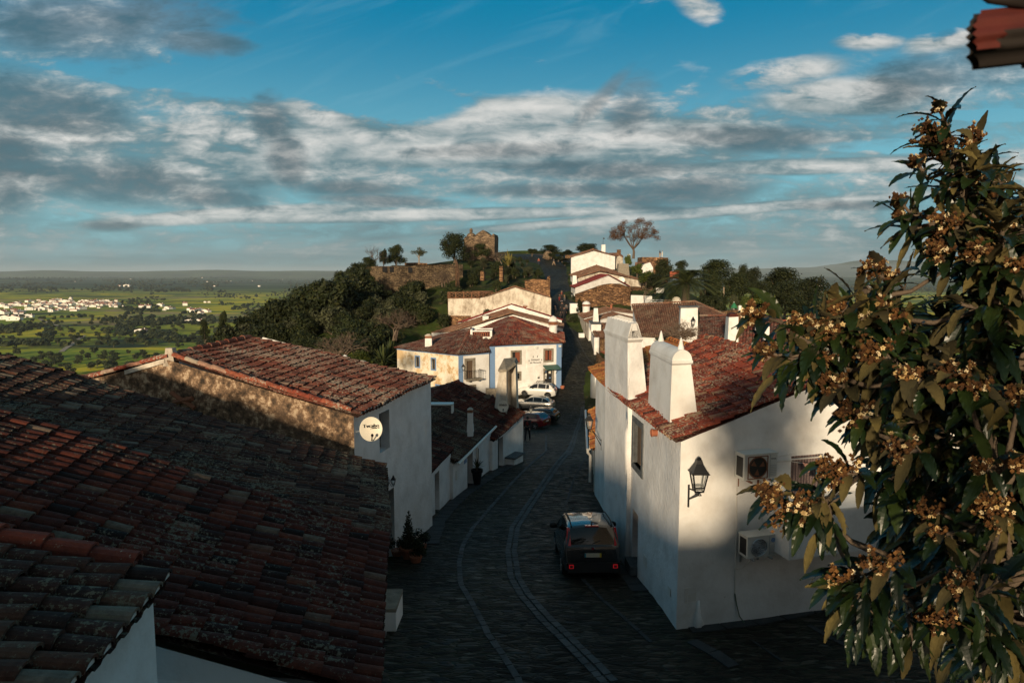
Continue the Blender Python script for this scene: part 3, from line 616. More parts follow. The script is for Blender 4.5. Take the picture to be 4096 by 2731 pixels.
def house(name,label,A0,A1,R0,R1,B0,B1,zb,mats,tile,openings=None,over=0.12,amp=0.0,step=0.35,pitch=0.22,row=0.36,seg=4,channel=True,group=None,side='AB',verge=0.10,depth=0.25,ends=True,hump=0.03,cat='house',body_inset=None,jit=1.0,roofdrop=0.06,thick=True):
    """mats: (front,right,back,left) wall materials; returns thing,walls dict"""
    A0,A1,R0,R1,B0,B1=[Vector(p) for p in (A0,A1,R0,R1,B0,B1)]
    c=(A0+B0)/2; t=thing(name,label,cat,(c.x,c.y,zb),group)
    xa=(B0-A0); xa.z=0; xa.normalize(); ya=(B1-B0); ya.z=0; ya.normalize()
    def ins(p,sx,sy): r=p+xa*(sx*over)+ya*(sy*verge); return r
    a0,b0,b1,a1=ins(A0,1,1),ins(B0,-1,1),ins(B1,-1,-1),ins(A1,1,-1)
    op=openings or {}
    ws={}
    def tops(p,q_,peak,pz):
        d=Vector((q_.x-p.x,q_.y-p.y,0)); L=d.length; d/=L; u=(Vector((peak.x,peak.y,0))-Vector((p.x,p.y,0))).dot(d)
        T=[(0,p.z-roofdrop)]
        if 0.05<u<L-0.05: T.append((u,peak.z-roofdrop))
        T.append((L,q_.z-roofdrop)); return T
    shed_r = (R0-B0).length<0.3; shed_l=(R0-A0).length<0.3
    ws['front']=Wall(a0,b0,zb,tops(a0,b0,R0,0),op.get('front',()),depth,step,amp,0)
    ws['right']=Wall(b0,b1,zb,[(0,b0.z-roofdrop),((b1-b0).length,b1.z-roofdrop)],op.get('right',()),depth,step,amp,1)
    ws['back']=Wall(b1,a1,zb,tops(b1,a1,R1,0),op.get('back',()),depth,step*2,0,2)
    ws['left']=Wall(a1,a0,zb,[(0,a1.z-roofdrop),((a1-a0).length,a0.z-roofdrop)],op.get('left',()),depth,step,amp,3)
    t['_n']=0; del t['_n']
    def finish():
        for k,w in ws.items():
            mb=MB(); w.mat=0; w.emit(mb); i={'front':0,'right':1,'back':2,'left':3}[k]
            mb.build('wall',MAT[mats[i]],t,smooth=bool(amp) )
        rm=MB(); em=rm
        if not shed_l and 'A' in side: tiles(rm,A1,A0,R0,R1,pitch,row,seg,channel=channel,end_mb=em if ends else None,hump=hump,jit=jit,thick=thick)
        if not shed_r and 'B' in side: tiles(rm,B0,B1,R1,R0,pitch,row,seg,channel=channel,end_mb=em if ends else None,hump=hump,jit=jit,thick=thick)
        ridge_tiles(rm,R0+Vector((0,0,0.04)),R1+Vector((0,0,0.04)))
        roof=rm.build('roof',[MAT[tile],MAT['lime']],t)
        return t
    return t,ws,finish
tile_mat('tile_verge',[(0,(0.09,0.03,0.02)),(0.5,(0.22,0.05,0.03)),(0.85,(0.30,0.09,0.05)),(1,(0.4,0.33,0.25))],0.8,(0.38,0.33,0.26))
# ================================================================ NEAR LEFT ROW
def text_mesh(s,size,name,mat,parent,origin,right,up,extr=0.004,shear=0.0,align='CENTER',sx=1.0):
    cu=bpy.data.curves.new('txt','FONT'); cu.body=s; cu.size=size; cu.extrude=extr; cu.align_x=align; cu.align_y='CENTER'; cu.shear=shear; cu.resolution_u=3
    ob=bpy.data.objects.new('txt',cu); COL.objects.link(ob); dg=bpy.context.evaluated_depsgraph_get(); me=bpy.data.meshes.new_from_object(ob.evaluated_get(dg)); bpy.data.objects.remove(ob)
    r=Vector(right).normalized(); u=Vector(up).normalized(); n=r.cross(u)
    M=Matrix((( r.x*sx,u.x,n.x,origin[0]),(r.y*sx,u.y,n.y,origin[1]),(r.z*sx,u.z,n.z,origin[2]),(0,0,0,1)))
    me.transform(M); me.materials.clear(); me.materials.append(mat); o=bpy.data.objects.new(name,me); COL.objects.link(o)
    if parent is not None: o.parent=parent; o.location=-wl(parent)
    return o
def lantern(name,label,c,h,wallpt,group=None,glow=None):
    """four sided street lantern; c = centre of the glass body, h total height, wallpt = bracket foot on the wall"""
    c=Vector(c); t=thing(name,label,'street lamp',tuple(wallpt),group)
    s=h; mb=MB()
    def sq(z,w): return [c+Vector((x*w,y*w,z)) for x,y in ((-1,-1),(1,-1),(1,1),(-1,1))]
    mb.prism(sq(0.16*s,0.20*s),sq(0.38*s,0.08*s)); mb.prism(sq(0.38*s,0.085*s),sq(0.47*s,0.06*s)); mb.prism(sq(0.145*s,0.215*s),sq(0.165*s,0.215*s)); mb.lathe(c+Vector((0,0,0.47*s)),[(0.05*s,0),(0.06*s,0.03*s),(0.02*s,0.06*s)],8)
    mb.build('lamp_hood',MAT['black_iron'],t)
    fr=MB(); a=sq(0.15*s,0.175*s); b=sq(-0.30*s,0.10*s)
    for p,r_ in zip(a,b): fr.tube([p,r_],0.018*s,4)
    for ring,wd in ((b,0.02),(sq(-0.2*s,0.118*s),0.014),(sq(-0.40*s,0.06*s),0.014)):
        for i in range(4): fr.tube([ring[i],ring[(i+1)%4]],wd*s,4)
    fr.build('lamp_frame',MAT['black_iron'],t)
    g=MB(); g.prism(sq(-0.29*s,0.092*s),sq(0.14*s,0.165*s)); g.build('lamp_glass',MAT['lantern_glass'],t)
    br=MB(); w=Vector(wallpt); low=c+Vector((0,0,-0.33*s)); d=(w-low)
    br.tube([low,low+Vector((0,0,-0.08*s)),low+Vector((d.x*0.35,d.y*0.35,-0.16*s)),w+Vector((0,0,-0.05*s))],0.022*s,5)
    br.tube([low+Vector((d.x*0.2,d.y*0.2,-0.02*s)),w+Vector((0,0,0.22*s))],0.016*s,5)
    br.tube([w+Vector((0,0,-0.25*s)),w+Vector((0,0,0.32*s))],0.028*s,5)
    br.build('bracket',MAT['black_iron'],t)
    return t
m,nt,b=newmat('lantern_glass'); b.inputs['Base Color'].default_value=(0.75,0.78,0.75,1); b.inputs['Roughness'].default_value=0.1; b.inputs['Transmission Weight'].default_value=0.0; b.inputs['Alpha'].default_value=0.12
def dish(name,label,c,r,face,wallpt,txt,tsize,sub=None):
    """offset satellite dish, face = outward unit normal"""
    c=Vector(c); n=Vector(face).normalized(); up=Vector((0,0,1)); up=(up-n*up.dot(n)).normalized(); rt=up.cross(n)
    t=thing(name,label,'satellite dish',tuple(wallpt)); mb=MB(); vs=[c-n*0.16*r]; 
    K=28
    for ring,(rr_,dp) in enumerate([(0.33,-0.145),(0.66,-0.09),(0.97,0.0),(1.0,0.005),(1.0,-0.03),(0.6,-0.15),(0.1,-0.2)]):
        for k in range(K):
            a=2*math.pi*k/K; vs.append(c+(rt*math.cos(a)+up*math.sin(a)*1.08)*rr_*r+n*dp*r)
    fs=[(0,1+k,1+(k+1)%K) for k in range(K)]
    for g in range(6): fs+=[(1+g*K+k,1+(g+1)*K+k,1+(g+1)*K+(k+1)%K,1+g*K+(k+1)%K) for k in range(K)]
    mb.add(vs,fs); rf=mb.build('reflector',MAT['dish_cream'],t,smooth=True)
    a=MB(); low=c-up*r*1.0; tip=c+n*0.75*r-up*0.55*r; a.tube([low-n*0.03,low+n*0.25*r,tip],0.025*r*2,5); a.build('feed_arm',MAT['black_iron'],t)
    a=MB(); a.lathe(tip,[(0.10*r,-0.12*r),(0.13*r,0.05*r),(0.05*r,0.14*r)],8); a.build('receiver',MAT['black_iron'],t)
    a=MB(); a.tube([c-n*0.16*r,Vector(wallpt)],0.05*r,6); a.build('mount',MAT['zinc'],t)
    text_mesh(txt,tsize,'lettering',MAT['ink'],rf,c+up*r*0.28+n*0.0+n*(-0.035*r),rt,up,0.012,sx=1.15)
    if sub: text_mesh(sub,tsize*0.32,'lettering',MAT['ink'],rf,c+up*r*0.06+rt*r*0.38-n*0.05*r,rt,up,0.012)
    return t
# --- L1b : old lichen-covered roof
E1=W(382,466,17.5); R1_=Vector((-12.4,15.8,-1.82)); E0=W(384,546,12.2); R0_=R1_+(E0-E1)
def lowhouse(name,label,E0,E1,R1_,R0_,zb,tile,pitch,row,seg,seed,mat='lime',over=0.14,openings=None,lift=0.0,wall_op=None,hump=0.05,jit=1.4,endm=True,back_drop=4.5):
    """single visible slope falling to the street (right), closed body below"""
    E0,E1,R0_,R1_=[Vector(p) for p in (E0,E1,R0_,R1_)]
    t=thing(name,label,'house',(E0.x,E0.y,zb))
    rm=MB(); tiles(rm,E0,E1,R1_,R0_,pitch,row,seg,lift=lift,jit=jit,end_mb=rm,seed=seed,hump=hump)
    # far slope
    bd=(R0_-E0); L0=R0_+Vector((bd.x,bd.y,-bd.z))*0.8; bd=(R1_-E1); L1=R1_+Vector((bd.x,bd.y,-bd.z))*0.8
    tiles(rm,L1,L0,R0_,R1_,pitch*1.6,row*1.6,3,channel=False,thick=False,seed=seed,hump=hump); ridge_tiles(rm,R0_+Vector((0,0,.04)),R1_+Vector((0,0,.04)),seed=seed)
    rf=rm.build('roof',[MAT[tile],MAT['lime']],t)
    xa=(R0_-E0); xa.z=0; xa.normalize(); ya=(E1-E0); ya.z=0; ya.normalize()
    b0=E0+xa*over+ya*0.05; b1=E1+xa*over-ya*0.05; l0=L0+ya*0.05; l1=L1-ya*0.05
    dz=0.14
    W1=Wall(b0,b1,zb,[(0,b0.z-dz+0.05),((b1-b0).length,b1.z-dz+0.05)],openings or (),0.3,0.35,0.025,0)
    def fin(mats=None):
        mats=mats or (mat,)*4
        mb=MB(); W1.emit(mb); mb.build('wall',MAT[mats[1]],t,smooth=True)
        for nm,(p,q_,R) in {'f':(l0,b0,R0_),'b':(b1,l1,R1_)}.items():
            L=(Vector((q_.x-p.x,q_.y-p.y,0))).length; d=Vector((q_.x-p.x,q_.y-p.y,0))/L; u=(Vector((R.x-p.x,R.y-p.y,0))).dot(d)
            w=Wall(p,q_,zb,[(0,p.z-dz),(u,R.z-dz),(L,q_.z-dz)],(),0.2,0.4,0.03 if nm=='f' else 0,0); mb=MB(); w.emit(mb); mb.build('wall',MAT[mats[0 if nm=='f' else 2]],t,smooth=True)
        w=Wall(l1,l0,zb,[(0,l1.z-dz),((l1-l0).length,l0.z-dz)],(),0.2,1.0,0,0); mb=MB(); w.emit(mb); mb.build('wall',MAT[mats[3]],t)
        return t
    return t,W1,fin,rf
t,w,fin,rf=lowhouse('house','low house at left under a long roof of old grey-brown lichen-covered tiles',E0,E1,R1_,R0_,-10.2,'tile_old',0.205,0.33,5,3,hump=0.12,jit=1.8); fin()
# orange-lichen verge along the eave
# --- L1a : nearer dark red roof
E0a=W(371,700,7.7); E1a=W(383,541,12.3); B=W(0,417,11.2); R1a=E1a+(B-E1a)*1.25; R0a=R1a+(E0a-E1a)
up=Vector((0,0,0.10))
t,w,fin,rf=lowhouse('house','nearest big house at left under dark red barrel tiles beside the cobbled street',E0a+up,E1a+up,R1a+up,R0a+up,-9.2,'tile_red',0.215,0.36,7,5,hump=0.07,jit=1.3); fin()
# parapet wall in front of it
t=thing('parapet_wall','whitewashed flat-topped wall along the bottom edge of the near dark red roof','wall',tuple(W(366,690,7.7)-Vector((0,0,4))))
a=W(367,681,8.0)+Vector((0,-0.02,-0.02)); b=W(120,650,7.45)+Vector((-1.2,-0.24,0.1)); n=Vector((b.y-a.y,-(b.x-a.x),0)).normalized(); n=-n if n.y>0 else n
mb=MB(); K=24
vs=[]
for i in range(K+1):
    p=a.lerp(b,i/K); p=p+Vector((0,0,0.015*noise.noise(p*2.2)));  q2=p+n*0.45+Vector((0,0,-0.03+0.015*noise.noise(p*3+Vector((5,5,5)))))
    vs+= [Vector((p.x,p.y,-9)),p+Vector((0,0.03*noise.noise(p*3),0)),q2,Vector((q2.x,q2.y,-9))]
mb.add(vs,[(4*i+k,4*(i+1)+k,4*(i+1)+k+1,4*i+k+1) for i in range(K) for k in range(3)]+[(0,1,2,3),(4*K+3,4*K+2,4*K+1,4*K)]); mb.build('wall',MAT['lime'],t,smooth=False)
# --- L0 : bottom-left roof and white wall
E1z=W(168,577,6.5); E0z=W(58,700,4.45); Bz=W(0,549,6.5); R1z=E1z+(Bz-E1z)*1.6+Vector((0,0,0.02)); R0z=R1z+(E0z-E1z)
t,w,fin,rf=lowhouse('outhouse','small tiled outhouse roof with orange ridge tiles in the bottom left corner',E0z,E1z,R1z,R0z,-8.5,'tile_old',0.25,0.40,8,11,hump=0.05,jit=1.6)
fin(); 
rm=MB(); ridge_tiles(rm,W(137,569,6.75)+Vector((0,0,0.05)),R1z+Vector((0,0.12,0.07)),r=0.12,l=0.42,seed=4); rm.build('verge_ridge',MAT['ridge_red'],rf)
# --- L2 : tall house with dish
P0=W(359.5,430,18.5); P1=W(431,400,24.1)
B0=W(358,414,18.3); B1=W(434.5,377.5,24.3); R0=W(170,357,19.8); R1=W(250,338,23.6)
A0=R0+(W(91,376.5,20.4)-R0)*2.6; A1=A0+(R1-R0)
t,ws,fin=house('house','two-storey white house at left with a crumbling ochre gable, reddish tiled roof and garage door',A0,A1,R0,R1,B0,B1,-11,('plaster_ruin','lime_rough','lime','lime'),'tile_worn',over=0.14,amp=0.035,step=0.3,pitch=0.205,row=0.33,seg=5,hump=0.10,verge=0.02,jit=1.8)
w=ws['right']; o1=w.rect(q('L',425,80),q('L',530,480)); u0,za=w.hit(*q('L',433,517)); u1,zb_=w.hit(*q('L',530,443)); _,zt=w.hit(*q('L',520,84)); o1=(u0,u1,(za+zb_)/2,zt)
ug,zg_=w.hit(*q('L',568,832)); o2=(ug-2.3,ug,-9.6,zg_); ob=w.hit(*q('L',745,1270)); oc=w.hit(*q('L',800,1235)); 
w.op=[o1,o2]; w.depth=0.35
fin()
f=w.panel(o1,'window',MAT['dark_frame'],t,0.33,0.05); w.panel((o1[0]+0.08,o1[1]-0.08,o1[2]+0.08,o1[3]-0.08),'pane',MAT['glass'],f,0.295,0.02)
w.panel(o2,'garage_door',MAT['dark_frame'],t,0.3,0.06)
rm=MB(); ridge_tiles(rm,W(91,377,20.3),R0+Vector((0,-0.05,0.04)),r=0.10,l=0.45,seed=3); ridge_tiles(rm,R0+Vector((0.1,0,0.05)),W(352,411,18.4)+Vector((0,-0.02,0.04)),r=0.085,l=0.42,seed=8); rm.build('verge_ridge',MAT['tile_verge'],t)
mb=MB(); c=R0; mb.prism([c+Vector((x,y,-0.25)) for x,y in ((-.17,-.1),(.17,-.1),(.17,.2),(-.17,.2))],[c+Vector((x,y,0.28)) for x,y in ((-.09,-.06),(.10,-.06),(.12,.14),(-.1,.14))]); mb.build('finial',MAT['lime_stained'],t)
# white mortar bed next to the ridge (left verge)
mb=MB(); a=W(104,376,20.2); 
for i in range(10):
    p=a.lerp(R0,0.35+0.6*i/10); q2=a.lerp(R0,0.35+0.6*(i+1)/10); hh=0.10+0.03*noise.noise(p*3)
    mb.hexa([p+Vector((0,-.13,-.12)),q2+Vector((0,-.13,-.12)),q2+Vector((0,.1,-.12)),p+Vector((0,.1,-.12)),p+Vector((0,-.13,hh-.1)),q2+Vector((0,-.13,hh-.1)),q2+Vector((0,.1,hh-.1)),p+Vector((0,.1,hh-.1))])
mb.build('verge_mortar',MAT['lime_stained'],t)
# crossed rusty iron straps on the gable
fw=ws['front']
def strap(a,b): 
    (u0,z0),(u1,z1)=fw.hit(*a),fw.hit(*b); mb.tube([fw.pt(u0,z0,0.06),fw.pt(u1,z1,0.06)],0.075,4)
mb=MB(); strap(q('1',755,293),q('1',858,360)); strap(q('1',768,335),q('1',850,318)); tag(mb.build('wall_cross',MAT['rust'],None),'rusty iron tie bars crossed on the crumbling ochre gable','wall anchor')
# dish
u,z=w.hit(*q('L',345,400)); cw=W(*q('L',348,275),18.15)
dish('satellite_dish','cream satellite dish on the corner of the house with the crumbling gable',cw,0.305,(0.30,-0.93,0.22),w.pt(0.12,cw.z-0.15,0.0),'Tvcabo',0.13,'DIGITAL TV')
# small wall lamp
u,z=w.hit(*q('L',516,775)); p=w.pt(u,z,0.16)
lantern('wall_lantern','small black wall lantern above the dark garage door',p,0.36,w.pt(u,z+0.02,0.0))
# flat panel left of the corner lean-to utility door by plants
u0,z0=w.hit(*q('L',745,1300)); u1,z1=w.hit(*q('L',800,1240)); mb=MB()
P=lambda u,z,o: w.pt(u,z,o)
mb.hexa([P(u0,-9.3,0),P(u0,-9.3,0.06),P(u1,-9.3,0.06),P(u1,-9.3,0),P(u0,z0,0),P(u0,z0,0.06),P(u1,z0+0.02,0.06),P(u1,z0+0.02,0)]); tag(mb.build('meter_cabinet',MAT['pipe_white'],None),'low white utility cabinet in the wall beside the potted conifer','cabinet')
# --- L3 L4 L5 cottages
def cottage(label,B0,B1,w_,rise,zb,tile,ops,seed,mat='lime_rough',pitch=0.2,name='cottage',extra=None,jit=1.5,w1=None):
    B0,B1=Vector(B0),Vector(B1); d=(B1-B0); d.z=0; d.normalize(); l=Vector((-d.y,d.x,0)); R0=B0+l*w_+Vector((0,0,rise)); R1=B1+l*(w1 or w_)+Vector((0,0,rise))
    A0=R0+l*w_*0.9+Vector((0,0,-rise*.9)); A1=R1+l*w_*0.9+Vector((0,0,-rise*.9))
    t,ws,fin=house(name,label,A0,A1,R0,R1,B0,B1,zb,(mat,)*4,tile,over=0.10,amp=0.05,step=0.3,pitch=pitch,row=0.36,seg=4,hump=0.08,verge=0.02,jit=jit)
    return t,ws,fin
# L3
B0=W(429,474,25.0); B1=W(453,449,28.5)
t,ws,fin=cottage('small white cottage under dark red tiles just beyond the tall white house',B0,B1,3.6,1.25,-10.5,'tile_red',None,21)
w=ws['right']; a=w.hit(*q('L',962,700)); b=w.hit(*q('L',1005,660)); o=(a[0],b[0],-9.7,(a[1]+b[1])/2-0.05); w.op=[o]; w.depth=0.35; fin(); w.panel(o,'door',MAT['old_wood'],t,0.3,0.05)
# L4
B0=W(455,462,28.3); B1=W(493,425.5,34.2)
t,ws,fin=cottage('long low white cottage under mossy brown tiles with a white gutter',B0,B1,5.0,1.75,-10.8,'tile_old',None,22,w1=4.6)
w=ws['right']; a=w.hit(*q('4',890,1110)); b=w.hit(*q('4',940,1065)); o=(a[0],b[0]+0.05,-9.9,a[1]); a2=w.hit(*q('4',975,1060)); b2=w.hit(*q('4',1003,1040)); o2=(a2[0],b2[0],-10.0,b2[1]-0.1); w.op=[o,o2]; w.depth=0.3; fin(); w.panel(o,'door',MAT['dark_frame'],t,0.27,0.05); w.panel(o2,'door',MAT['old_wood'],t,0.27,0.05)
g=MB(); e=Vector((w.n.x,w.n.y,0))*0.16; g.tube([B0+e+Vector((0,0,-0.05)),B1+e+Vector((0,0,-0.02))],0.06,6); p=w.pt(a2[0]-0.1,w.top(a2[0])-0.05,0.08); g.tube([p,p+Vector((0,0,-1.9))],0.045,6); g.build('gutter',MAT['pipe_white'],t)
def wbox(w,pa,pb,name,mat,label,cat,out=0.08,parent=None):
    u0,u1,z0,z1=w.rect(pa,pb); mb=MB(); mb.box(w.pt((u0+u1)/2,(z0+z1)/2,out/2),(u1-u0,out,z1-z0),math.atan2(w.d.y,w.d.x)); o=mb.build(name,MAT[mat],parent)
    return tag(o,label,cat) if parent is None else o
wbox(w,q('4',855,1140),q('4',880,1195),'wall_sign','blue_trim','small blue-green plaque beside the cottage door','sign',0.03)
wbox(w,q('4',778,1280),q('4',800,1350),'meter_box','pipe_white','pale meter box low on the cottage wall','meter box',0.03)
L4w=w; L4t=t
# chimney on L4
def stack(name,label,px,pybase,pytop,wpx,D,mat='lime',cap='band',dz=0.4,lenf=1.0,parent=None,rz=0.0,taper=0.92):
    b=W(px,pybase,D); tp=W(px,pytop,D); w_=wpx/F*D*1.0; h=tp.z-b.z; t=None; c=Vector((b.x,b.y+w_*lenf/2,0))
    R=Matrix.Rotation(rz,3,'Z')
    def sq(z,s,s2=None): return [c+R@Vector((x*w_/2*s,y*w_/2*(s2 or s)*lenf,0))+Vector((0,0,z)) for x,y in ((-1,-1),(1,-1),(1,1),(-1,1))]
    mb=MB(); z0=b.z-dz; zt=tp.z
    if cap=='band':
        mb.prism(sq(z0,1),sq(zt-0.28*h,taper)); mb.prism(sq(b.z-0.1*h-0.2,1.2),sq(b.z+0.09*h,1.02)); ob=mb.build('chimney',MAT[mat],parent)
        m2=MB(); m2.prism(sq(zt-0.28*h,taper*1.0),sq(zt-0.12*h,taper*1.0)); m2.build('chimney_band',MAT['rust'],ob)
        m2=MB(); m2.prism(sq(zt-0.12*h,taper*1.1),sq(zt-0.09*h,taper*1.1)); m2.prism(sq(zt-0.09*h,taper*1.05),sq(zt,taper*0.35)); m2.build('chimney_cap',MAT['lime_stained'],ob)
    elif cap=='flat':
        mb.prism(sq(z0,1),sq(zt-0.06*h,taper)); ob=mb.build('chimney',MAT[mat],parent)
        m2=MB(); m2.prism(sq(zt-0.06*h,taper*1.15),sq(zt,taper*1.15)); m2.build('chimney_cap',MAT['slate'],ob)
    elif cap=='dome':
        r=w_/2; pr=[(r*1.0,z0),(r*0.97,b.z+0.48*h),(r*1.1,b.z+0.48*h),(r*1.1,b.z+0.52*h),(r*0.9,b.z+0.53*h)]
        cc=Vector((c.x,c.y,0)); mb.lathe(cc,pr,20); ob=mb.build('chimney',MAT[mat],parent,smooth=False)
        m2=MB(); m2.lathe(cc,[(r*0.8,b.z+0.52*h),(r*0.8,b.z+0.70*h)],20); 
        for k in range(14):
            an=2*math.pi*k/14; m2.box(cc+Vector((math.cos(an)*r*0.95,math.sin(an)*r*0.95,b.z+0.61*h)),(0.07*w_*1.3,0.07*w_,0.19*h),an)
        m2.build('chimney_band',MAT['rust'],ob)
        m2=MB(); m2.lathe(cc,[(r*1.12,b.z+0.70*h),(r*1.12,b.z+0.73*h)]+[(r*1.05*math.cos(a),b.z+0.73*h+0.25*h*math.sin(a)) for a in [i*math.pi/14 for i in range(7)]]+[(r*0.1,b.z+0.985*h),(r*0.12,b.z+h)],20); m2.build('chimney_cap',MAT[mat],ob,smooth=True)
    elif cap=='plain':
        mb.prism(sq(z0,1),sq(zt,taper)); ob=mb.build('chimney',MAT[mat],parent)
    elif cap=='mitre':
        mb.prism(sq(z0,1),sq(zt-0.15*h,taper)); mb.prism(sq(zt-0.15*h,taper*1.12),sq(zt-0.12*h,taper*1.12)); mb.prism(sq(zt-0.12*h,taper),sq(zt,taper*0.4)); ob=mb.build('chimney',MAT[mat],parent)
    if parent is None and label: tag(ob,label,'chimney')
    return ob
ROOF4=[c for c in children_list(L4t) if c.name.startswith('roof')][0]
stack('chimney','',379.5+0,0,0,0,1) if False else None
cpx=q('4',918,850); ctp=q('4',912,675); stack('chimney','',cpx[0],cpx[1],ctp[1],5.8,31.5,'lime','band',parent=ROOF4,dz=0.5)
# little white skylight frame
mb=MB(); a=WQ('4',590,665,31.0); mb.box(a+Vector((-0.7,0,0.15)),(3.0,0.5,0.06)); mb.box(a+Vector((0.75,0,-0.05)),(0.08,0.5,0.4)); mb.build('roof_canopy',MAT['white_metal'],ROOF4)
# L5
B0=W(494,440,33.8); B1=W(525,412.5,37.4)
t,ws,fin=cottage('white cottage end with red tiles and a slate-topped bench beneath a tall stained chimney',B0,B1,4.2,1.5,-11.2,'tile_red',None,23,pitch=0.21)
w=ws['right']; a=w.hit(*q('4',1185,970)); b=w.hit(*q('4',1235,930)); o=(a[0],b[0],-10.3,(b[1])-0.05); w.op=[o]; w.depth=0.3; fin(); w.panel(o,'door',MAT['dark_frame'],t,0.27,0.05)
L5w=w
# bench
pt=GQ('4',1290,1245); mb=MB(); u,_=w.hit(*q('4',1300,1200)); rz=math.atan2(w.d.y,w.d.x)
bt=thing('bench','white masonry bench with a dark slate seat against the cottage end','bench',tuple(w.pt(u,zr(36)-0.1,0.3))); zz=zr(w.pt(u,0,0).y)
mb.box(w.pt(u,zz+0.12,0.28),(1.15,0.5,0.55),rz); mb.build('base',MAT['lime'],bt); mb=MB(); mb.box(w.pt(u,zz+0.43,0.29),(1.3,0.62,0.08),rz); mb.build('seat',MAT['slate'],bt)
# near step/bench by bottom-left roof
c=W(394.5,604,15.2); ct=thing('stone_step','whitewashed block with a brown stone top against the near left wall','step',(c.x,c.y,-8.1)); mb=MB(); mb.box((c.x-0.28,c.y,-7.9),(0.78,0.95,0.62)); mb.build('base',MAT['lime'],ct); mb=MB(); mb.box((c.x-0.28,c.y,-7.56),(0.8,0.98,0.08)); mb.build('slab',MAT['stone_frame'],ct)
# --- big stained chimney with dish
ct=thing('chimney_stack','tall stained double chimney at the cottage end carrying a round dish','chimney',tuple(W(505,418,37)))
def pris(pts_b,pts_t,name,mat,parent=ct): mb=MB(); mb.prism(pts_b,pts_t); return mb.build(name,MAT[mat],parent)
a=W(492.5,424,37.0); b=W(506.8,424,36.6); c=W(499.0,370.5,37.0); d=W(506.3,370.5,36.6); bk=Vector((0.1,1.0,0))
pris([a,b,b+bk,a+bk],[c,d,d+bk,c+bk],'shaft','lime_stained')
a=W(509.7,424,37.9); b=W(517.2,422,37.4); c=W(510.0,362.5,37.9); d=W(515.4,363.5,37.4); 
pris([a,b,b+bk*1.1,a+bk*1.1],[c,d,d+bk*1.1,c+bk*1.1],'shaft','lime_stained')
a=W(505,424,37.6); b=W(511,424,37.8); c=W(505.2,366,37.6); d=W(511,364,37.8); pris([a,b,b+bk*.8,a+bk*.8],[c,d,d+bk*.8,c+bk*.8],'shaft','lime_stained')
a=W(498.0,371.2,36.7); b=W(507.0,371.2,36.5); c=W(502.5,363.5,37.2); d=W(514.5,360.8,38.0); e=W(516.4,364.2,37.3)
mb=MB(); mb.prism([a,b,e,e+bk*1.2,c+bk*1.0],[a+Vector((0,0,.10)),b+Vector((-.05,0,.12)),e+Vector((-.1,0,.16)),d+bk*1.0+Vector((0,0,.1)),c+bk*0.7+Vector((0,0,.22))]); mb.build('cap',MAT['stone_frame'],ct)
dc=WQ('4',1235,658,36.1); dish('satellite_dish','round cream dish fixed low on the tall stained chimney',dc,0.30*1.0,(0.05,-0.98,0.15),dc+Vector((0.05,0.6,-0.1)),'meo',0.2)
# whitewashed crumbling wall with red coping behind the cottages
gt=thing('garden_wall','crumbling whitewashed wall with red tile coping behind the mossy cottage roofs','wall',tuple(W(470,405,41)-Vector((0,0,3))))
a=W(425,397,40.5); b=W(494,399.6,38.6); w=Wall(a,b,-12,[(0,a.z),((b-a).length,b.z)],(),0.2,0.3,0.08,0); mb=MB(); w.emit(mb); w2=Wall(Vector((b.x,b.y+.4,0)),Vector((a.x,a.y+.4,0)),-12,[(0,b.z),((b-a).length,a.z)],(),0.2,0.6,0,0); w2.emit(mb); mb.build('wall',MAT['lime_stained'],gt,smooth=True)
rm=MB(); tiles(rm,a+Vector((0,-.15,0)),b+Vector((0,-.15,0)),b+Vector((0,.5,.18)),a+Vector((0,.5,.18)),0.21,0.35,4,seed=9); rm.build('coping',MAT['tile_red'],gt)
schist('rubble',(0.012,0.009,0.007),(0.04,0.03,0.022),(0.12,0.09,0.06),(0.01,0.008,0.006),scale=3.2,zs=1.5)
# ================================================================ NEAR RIGHT HOUSE
A0=W(675,439.5,14.75); A1=Vector((3.15,22.6,-3.78)); R0=Vector((7.7,16.0,-2.36)); R1=Vector((6.75,24.2,-2.28)); B0=Vector((12.2,17.2,-4.1)); B1=Vector((11.0,25.2,-4.0))
t,ws,fin=house('house','big white house at right with two tall chimneys and air conditioners',A0,A1,R0,R1,B0,B1,-10.5,('lime','lime','lime','lime_rough'),'tile_bright',over=0.16,amp=0.035,step=0.28,pitch=0.215,row=0.37,seg=7,hump=0.07,verge=0.03,jit=1.7)
R1T=t; lw=ws['left']; fw=ws['front']; lw.depth=0.22
u0,_=lw.hit(*q('5',432,600)); u1,_=lw.hit(*q('5',489,600)); zt=lw.hit(*q('5',489,524))[1]; zb_=lw.hit(*q('5',481,795))[1]; zt2=lw.hit(*q('5',435,475))[1]; zb2=lw.hit(*q('5',430,735))[1]
ow=(u0+0.15,u1-0.15,(zb_+zb2)/2+0.15,(zt+zt2)/2-0.12)
d0,_=lw.hit(*q('5',430,1100)); d1,_=lw.hit(*q('5',459,1100)); dt=lw.hit(*q('5',455,985))[1]; od=(d0,d1,-9.2,dt)
lw.op=[ow,od]
fw.op=[]; 
cu0=fw.hit(*q('G',340,700))[0]; cu1=fw.hit(*q('G',605,700))[0]; ctop=fw.hit(*q('G',450,560))[1]; 
oc=(cu0,cu1,fw.hit(*q('G',450,990))[1]-0.5,ctop); fw.op=[oc]
fin()
fr=lw.frame(ow,'window',MAT['slate'],t,w=0.16,out=0.03); lw.panel(ow,'pane',MAT['glass'],fr,0.2,0.03); lw.panel((ow[0],ow[0]+0.35,ow[2],ow[3]),'shutter',MAT['old_wood'],fr,0.13,0.04)
dr=lw.panel(od,'door',MAT['shutter_wood'],t,0.2,0.05)
